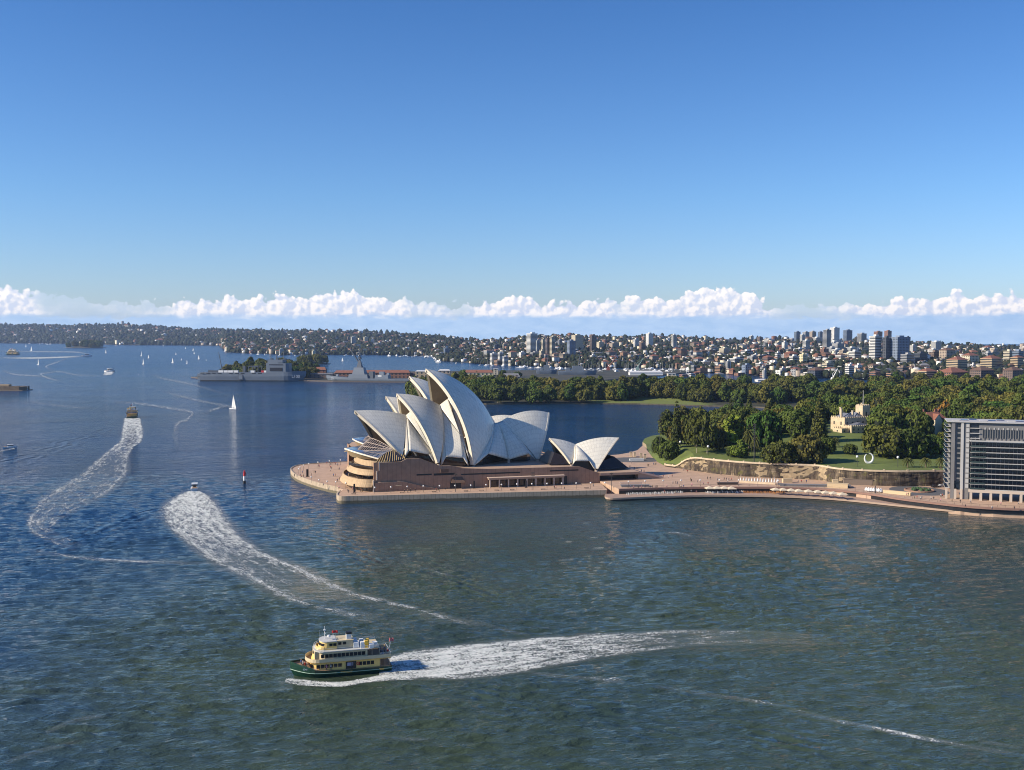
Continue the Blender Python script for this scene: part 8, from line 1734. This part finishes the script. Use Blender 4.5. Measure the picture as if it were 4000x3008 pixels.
def mk_table(c):
    t_ = MB(); t_.lathe((0, 0, 0), [(.05, 0), (.05, .70), (.5, .72), (.5, .76), (.02, .77)], 8); s = [];
    for a in (0, 1.57, 3.14, 4.71): k = MB(); k.box((.85 * math.cos(a), .85 * math.sin(a), .44), (.5, .5, .08)); k.box((1.08 * math.cos(a), 1.08 * math.sin(a), .72), (.08, .5, .6), rz=a); k.box((.85 * math.cos(a), .85 * math.sin(a), .2), (.4, .4, .4), taper=.8); s.append(k.mesh('chair', c))
    return t_.mesh('cafe_table', c), s
TBL = {'white': mk_table(mat('white_plastic', (.75, .74, .70), .5)), 'orange': mk_table(mat('orange_timber', (.50, .22, .07), .6))}
def table(px, py, kind):
    p = G(px, py, Z_L); t_, ch = TBL[kind]; o = bpy.data.objects.new('cafe_table', t_); COL.objects.link(o); o.location = (p[0], p[1], Z_L); tag(o, '%s round cafe table on the waterside deck' % kind, 'table', kind + ' tables on the cafe deck')
    for c in ch: q = bpy.data.objects.new('cafe_chair', c); COL.objects.link(q); q.location = (p[0], p[1], Z_L); tag(q, '%s cafe chair drawn up to a table on the waterside deck' % kind, 'chair', kind + ' chairs on the cafe deck')
g = np.random.default_rng(9); lower_y = lambda px: float(np.interp(px, [2430, 2590, 2750, 2910, 3060, 3195, 3328, 3511], [1935, 1931, 1928, 1928, 1931, 1937, 1947, 1963]))
for px in list(range(2455, 2660, 17)): table(px, lower_y(px) - 3 + g.uniform(-1.5, 1.5), 'white')
for px in list(range(2765, 2900, 19)): table(px, lower_y(px) - 3 + g.uniform(-1.5, 1.5), 'white')
for px in list(range(2905, 3060, 17)): table(px, lower_y(px) - 4 + g.uniform(-1.5, 1.5), 'orange')
# ---- people
def crowd(pts, zfun, label, group, poses=('stand', 'walk', 'walk')):
    g = random.Random(len(pts) * 7 + len(label))
    for px, py in pts:
        z = zfun if not callable(zfun) else None
        if z is None: h_ = hit(px, py, zfun, 450, 1200, 500); x, y, z = h_
        else: p = G(px, py, z); x, y = p[0], p[1]
        c = g.choice(['dark', 'dark', 'grey', 'blue', 'white', 'red', 'khaki', 'dark', 'pink']); person(x, y, z, g.choice(poses), c, ('person in %s clothes ' % c) + label, group + ', ' + c + ' clothes')
r5 = lambda L: [(1120 + x / 5.821, 1780 + y / 5.821) for x, y in L]; c4_ = lambda L: [(2300 + x * .4069, 1750 + y * .4069) for x, y in L]; c5_ = lambda L: [(3100 + x * .4069, 1500 + y * .4069) for x, y in L]
crowd(r5([(622,400),(655,402),(995,290),(1022,310),(998,355),(1168,325),(1200,325),(1065,470),(1103,470),(1203,555),(565,460),(363,400),(1000,215),(1030,205),(1075,205),(1110,205),(1160,230),(915,195),(175,480),(235,490),(310,470),(330,500),(380,490),(735,690),(835,690),(1185,755),(1150,590),(745,260),(715,255)]), Z_P, 'on the rounded north end of the promenade', 'people on the round promenade end')
crowd(r5([(1680,825),(1715,835),(1790,800),(1560,830),(1610,770),(1720,800),(1505,790),(1410,850),(1390,820)]) + [(1592,1923),(1604,1921),(1622,1921),(1705,1918),(1712,1918),(1740,1914),(2165,1909),(2172,1909),(2318,1901),(2205,1912),(1580,1924)], Z_P, 'walking on the west promenade below the podium', 'people on the west promenade')
crowd(c4_([(295,158),(303,158),(322,160),(407,150),(565,178),(575,178),(622,163),(635,163),(645,163),(395,193),(440,205),(455,205),(472,205),(235,203),(255,203),(912,220),(947,235),(978,310),(1045,330),(1140,300),(1165,302),(1237,315),(1250,315),(1300,308),(1320,312),(1345,312),(1368,312),(1335,330),(1440,290),(990,368),(1100,355),(1145,355),(1270,262),(620,270),(665,280),(715,285),(765,290),(800,280),(530,235),(505,232),(870,380),(885,380),(910,380),(590,385),(610,385),(540,380),(645,385),(658,385),(400,385),(430,390),(475,390),(505,388),(750,380),(1750,305),(1780,308),(1700,310),(2010,330),(2040,332),(2088,332),(835,345),(850,348),(808,345)]), Z_F, 'on the wide paved forecourt', 'people on the forecourt')
crowd(c5_([(1085,1075),(1100,1075),(1160,1105),(1185,1100),(1220,1110),(1230,1105),(1320,1110),(1345,1110),(1410,1130),(1415,1085),(1430,1085),(1120,1060),(1650,1185),(1905,1205),(2120,1205),(1520,1130),(1600,1140),(1700,1145),(2160,1160),(1990,1165)]), Z_F, 'on the paving in front of the right-hand apartment block', 'people before the apartment block')
crowd([(2430, 1928), (2640, 1927), (2700, 1925), (2720, 1925), (2890, 1925), (2960, 1927), (3240, 1938), (3450, 1952), (3560, 1962), (3660, 1974), (2560, 1928), (2595, 1927)], Z_L, 'on the waterside cafe deck', 'people on the cafe deck', ('stand', 'sit'))
# ---- crescent sculpture
p = hit(3394, 1811, garden_h, 450, 1200, 600); e = MB(); N = 40; rows = []
for i in range(N + 1):
    a = math.radians(125 + 328 * i / N); k = i / N; w = .22 + .70 * math.sin(math.pi * min(1, k)) ** 1.0; R0 = 2.75; c = np.array([R0 * math.cos(a) * .88, 0, 3.1 + R0 * math.sin(a)]); er = np.array([math.cos(a), 0, math.sin(a)]); row = []
    for j in range(10): b = 2 * math.pi * j / 10; row.append(tuple(c + er * w * .8 * math.cos(b) + np.array([0, 1, 0]) * w * .55 * math.sin(b)))
    rows.append(row)
e.grid(rows, closed=True); o = e.build('ring_sculpture', mat('white_gloss', (.82, .82, .80), .3), smooth=True); o.location = (p[0], p[1], p[2]); tag(o, 'large white open ring sculpture standing on the lawn above the cliff', 'sculpture')
# ---- gate piers, road circle, vehicles, small structures on the forecourt
for px, py in ((2465, 1784), (2479, 1785), (2504, 1789), (2519, 1791)):
    p = G(px, py, Z_F); m = MB(); m.box((0, 0, 1.5), (1.4, 1.4, 3.0)); m.box((0, 0, 3.1), (1.8, 1.8, .3)); o = m.build('gate_pier', mat('pale_sandstone', (.58, .46, .32), .85)); o.location = p; tag(o, 'square sandstone gate pier at the cove end of the forecourt', 'gate pier', 'gate piers at the cove end')
rd = MB(); c = G(3590, 1917, Z_F); ov = [(c[0] + 14.5 * math.cos(t_), c[1] + 17 * math.sin(t_)) for t_ in np.linspace(0, 2 * math.pi, 40)[:-1]]; rd.prism(ov, Z_F - .2, Z_F + .004); o = rd.build('road', mat('asphalt', (.10, .10, .105), .9, var=.1, vscale=.4)); tag(o, kind='structure', label='asphalt turning circle')
rd = MB(); c2 = G(2480, 1796, Z_F); ov = [(c2[0] + 17 * math.cos(t_), c2[1] + 14 * math.sin(t_)) for t_ in np.linspace(0, 2 * math.pi, 40)[:-1]]; rd.prism(ov, Z_F - .2, Z_F + .004); o = rd.build('road', mat('asphalt', (.10, .10, .105), .9)); tag(o, kind='structure', label='asphalt road end by the cove gates')
fb_ = empty('roundabout_garden', (c[0], c[1], Z_F), 0, 'round planted bed with low stone kerb in the turning circle', 'planted bed'); m = MB(); m.lathe((0, 0, 0), [(7.5, 0), (7.5, .7), (6.8, .7), (6.8, .4)], 28); m.build('kerb', mat('brown_kerb', (.34, .20, .13), .8), fb_); m = MB(); g = random.Random(4)
for i in range(26): a = g.uniform(0, 6.28); q = 5.5 * math.sqrt(g.random()); m.lathe((q * math.cos(a), q * math.sin(a), .3), [(.1, 0), (.9, .3), (.7, .9), (.05, 1.3)], 6)
m.build('planting', mat('bed_plants', (.04, .08, .03), .9, var=.4, vscale=2), fb_)
def car(px, py, rz, col, label):
    p = G(px, py, Z_F + .01); e = empty('parked_car', tuple(p), R(rz), label, 'car'); b = MB(); pr = [(-2.2, .45), (-2.25, .85), (-1.7, .95), (-1.2, 1.42), (.5, 1.45), (1.15, .98), (2.1, .85), (2.25, .5), (2.2, .35), (-2.2, .35)]
    b.add([(x, -.88, z) for x, z in pr] + [(x, .88, z) for x, z in pr], [tuple(range(10)), tuple(range(10, 20))[::-1]] + [(i, i + 10, (i + 1) % 10 + 10, (i + 1) % 10) for i in range(10)]); b.build('body', mat('car_paint_%d' % int(col[0] * 99), col, .25), e)
    w = MB(); w.box((-.35, 0, 1.2), (1.9, 1.79, .34)); w.build('window', M_fwin, e)
    for x in (-1.35, 1.4):
        for y in (-.8, .8): t_ = MB(); t_.tube((x, y - .1, .33), (x, y + .1, .33), .33, .33, 12); t_.build('wheel', M_blackp, e)
car(3653, 1904, 20, (.02, .02, .025), 'black car by the leafless tree near the terrace block'); car(3680, 1902, 10, (.35, .36, .38), 'silver car beside the terrace block')
def item(px, py, z, size, m, name, label, cat, rz=0.0, grp=None, taper=1.0):
    p = G(px, py, z); k = MB(); w, d, h = size; k.box((0, 0, h / 2), (w, d, h), taper=taper); k.box((0, 0, h + .06), (w * 1.06 * taper, d * 1.06 * taper, .12)); o = k.build(name, m); o.location = p; o.rotation_euler = (0, 0, R(rz)); return tag(o, label, cat, grp)
M_shade = mat('white_shade_cloth', (.78, .78, .76), .7); M_tan2 = mat('pale_timber', (.60, .46, .28), .7)
for i in range(14):
    px = 2893 + i * 11; p = G(px, 1884 + i * .35, Z_F); k = MB(); k.lathe((0, 0, 0), [(.05, 0), (.05, .5), (.42, .6), (.34, 1.6), (.08, 2.7)], 7); o = k.build('folded_umbrella', M_shade); o.location = p; tag(o, 'white folded umbrella in the row on the forecourt by the cliff', 'umbrella', 'white folded umbrellas by the cliff')
for i in range(7):
    px = 3384 + i * 9.5; p = G(px, 1921 + i * .8, Z_F); k = MB(); k.lathe((0, 0, 0), [(.05, 0), (.05, .6), (.9, .8), (.7, 1.7), (.06, 2.5)], 7); o = k.build('white_parasol', M_shade); o.location = p; tag(o, 'white parasol in the cluster left of the turning circle', 'parasol', 'white parasols by the turning circle')
item(2842, 1893, Z_F, (11, 1.8, 1.1), M_brz, 'dark_planter', 'long dark planter box on the forecourt edge', 'planter', 2)
item(3075, 1885, Z_F, (5.2, 2, 2.2), M_tan2, 'timber_kiosk', 'timber slatted kiosk under the cliff', 'kiosk', 5); item(3272, 1905, Z_F, (10.5, 3, 2.3), M_tan2, 'timber_hoarding', 'pale yellow hoarding on the forecourt, right of centre', 'hoarding', -22); item(3262, 1896, Z_F, (3, 3, 3.0), M_tan2, 'ticket_booth', 'small pale booth behind the yellow hoarding', 'booth', -10)
item(3180, 1900, Z_F, (36, 4, .9), M_conc, 'long_planter', 'long pale planter wall at the forecourt edge', 'planter', -7); item(2700, 1880, Z_F, (.6, .6, 1.1), M_brz, 'litter_bin', 'dark litter bin alone on the forecourt paving', 'bin'); item(3495, 1930, Z_F, (16, 1.2, 1.6), M_tan2, 'ramp_wall', 'pale sloping ramp wall left of the turning circle', 'wall', -38); item(2958, 1889, Z_F, (20, .8, 1.0), mat('pale_sandstone', (.58, .46, .32), .85), 'low_wall', 'low pale wall slanting beside the white folded umbrellas', 'wall', -28)
item(3350, 1893, Z_F, (15, 4, 3.0), mat('brown_shelter', (.22, .17, .13), .8), 'rock_shelter', 'brown flat-roofed shelter at the foot of the cliff', 'shelter', -12)
item(2465, 1893, Z_F, (12, 1.0, 1.2), mat('pale_cornice', (.60, .45, .35), .7), 'low_wall', 'pale low wall with a sloping end beside the steps entrance', 'wall', 4); item(2480, 1901, Z_F, (15, 3.2, .9), M_conc, 'planter_bed', 'grey planter bed at the promenade corner above the cafe deck', 'planter', 4)
item(2487, 1799, Z_F, (9, 2.2, 1.0), M_shade, 'curved_barrier', 'white low barrier on the road end by the cove gates', 'barrier', 3)
# ================================================================== HAZE
hz = MB(); hz.box((0, 6500, 143), (24000, 13600, 294)); hm = bpy.data.materials.new('haze'); hm.use_nodes = True; t = NT(hm.node_tree); t.n.clear(); out = t.new('ShaderNodeOutputMaterial'); v = t.new('ShaderNodeVolumePrincipled'); v.inputs['Color'].default_value = (.50, .68, 1, 1); v.inputs['Density'].default_value = 3.2e-5; v.inputs['Anisotropy'].default_value = .2; t.l.new(v.outputs[0], out.inputs['Volume'])
o = hz.build('haze', hm); tag(o, 'thin blue distance haze over the harbour', 'haze', kind='stuff')
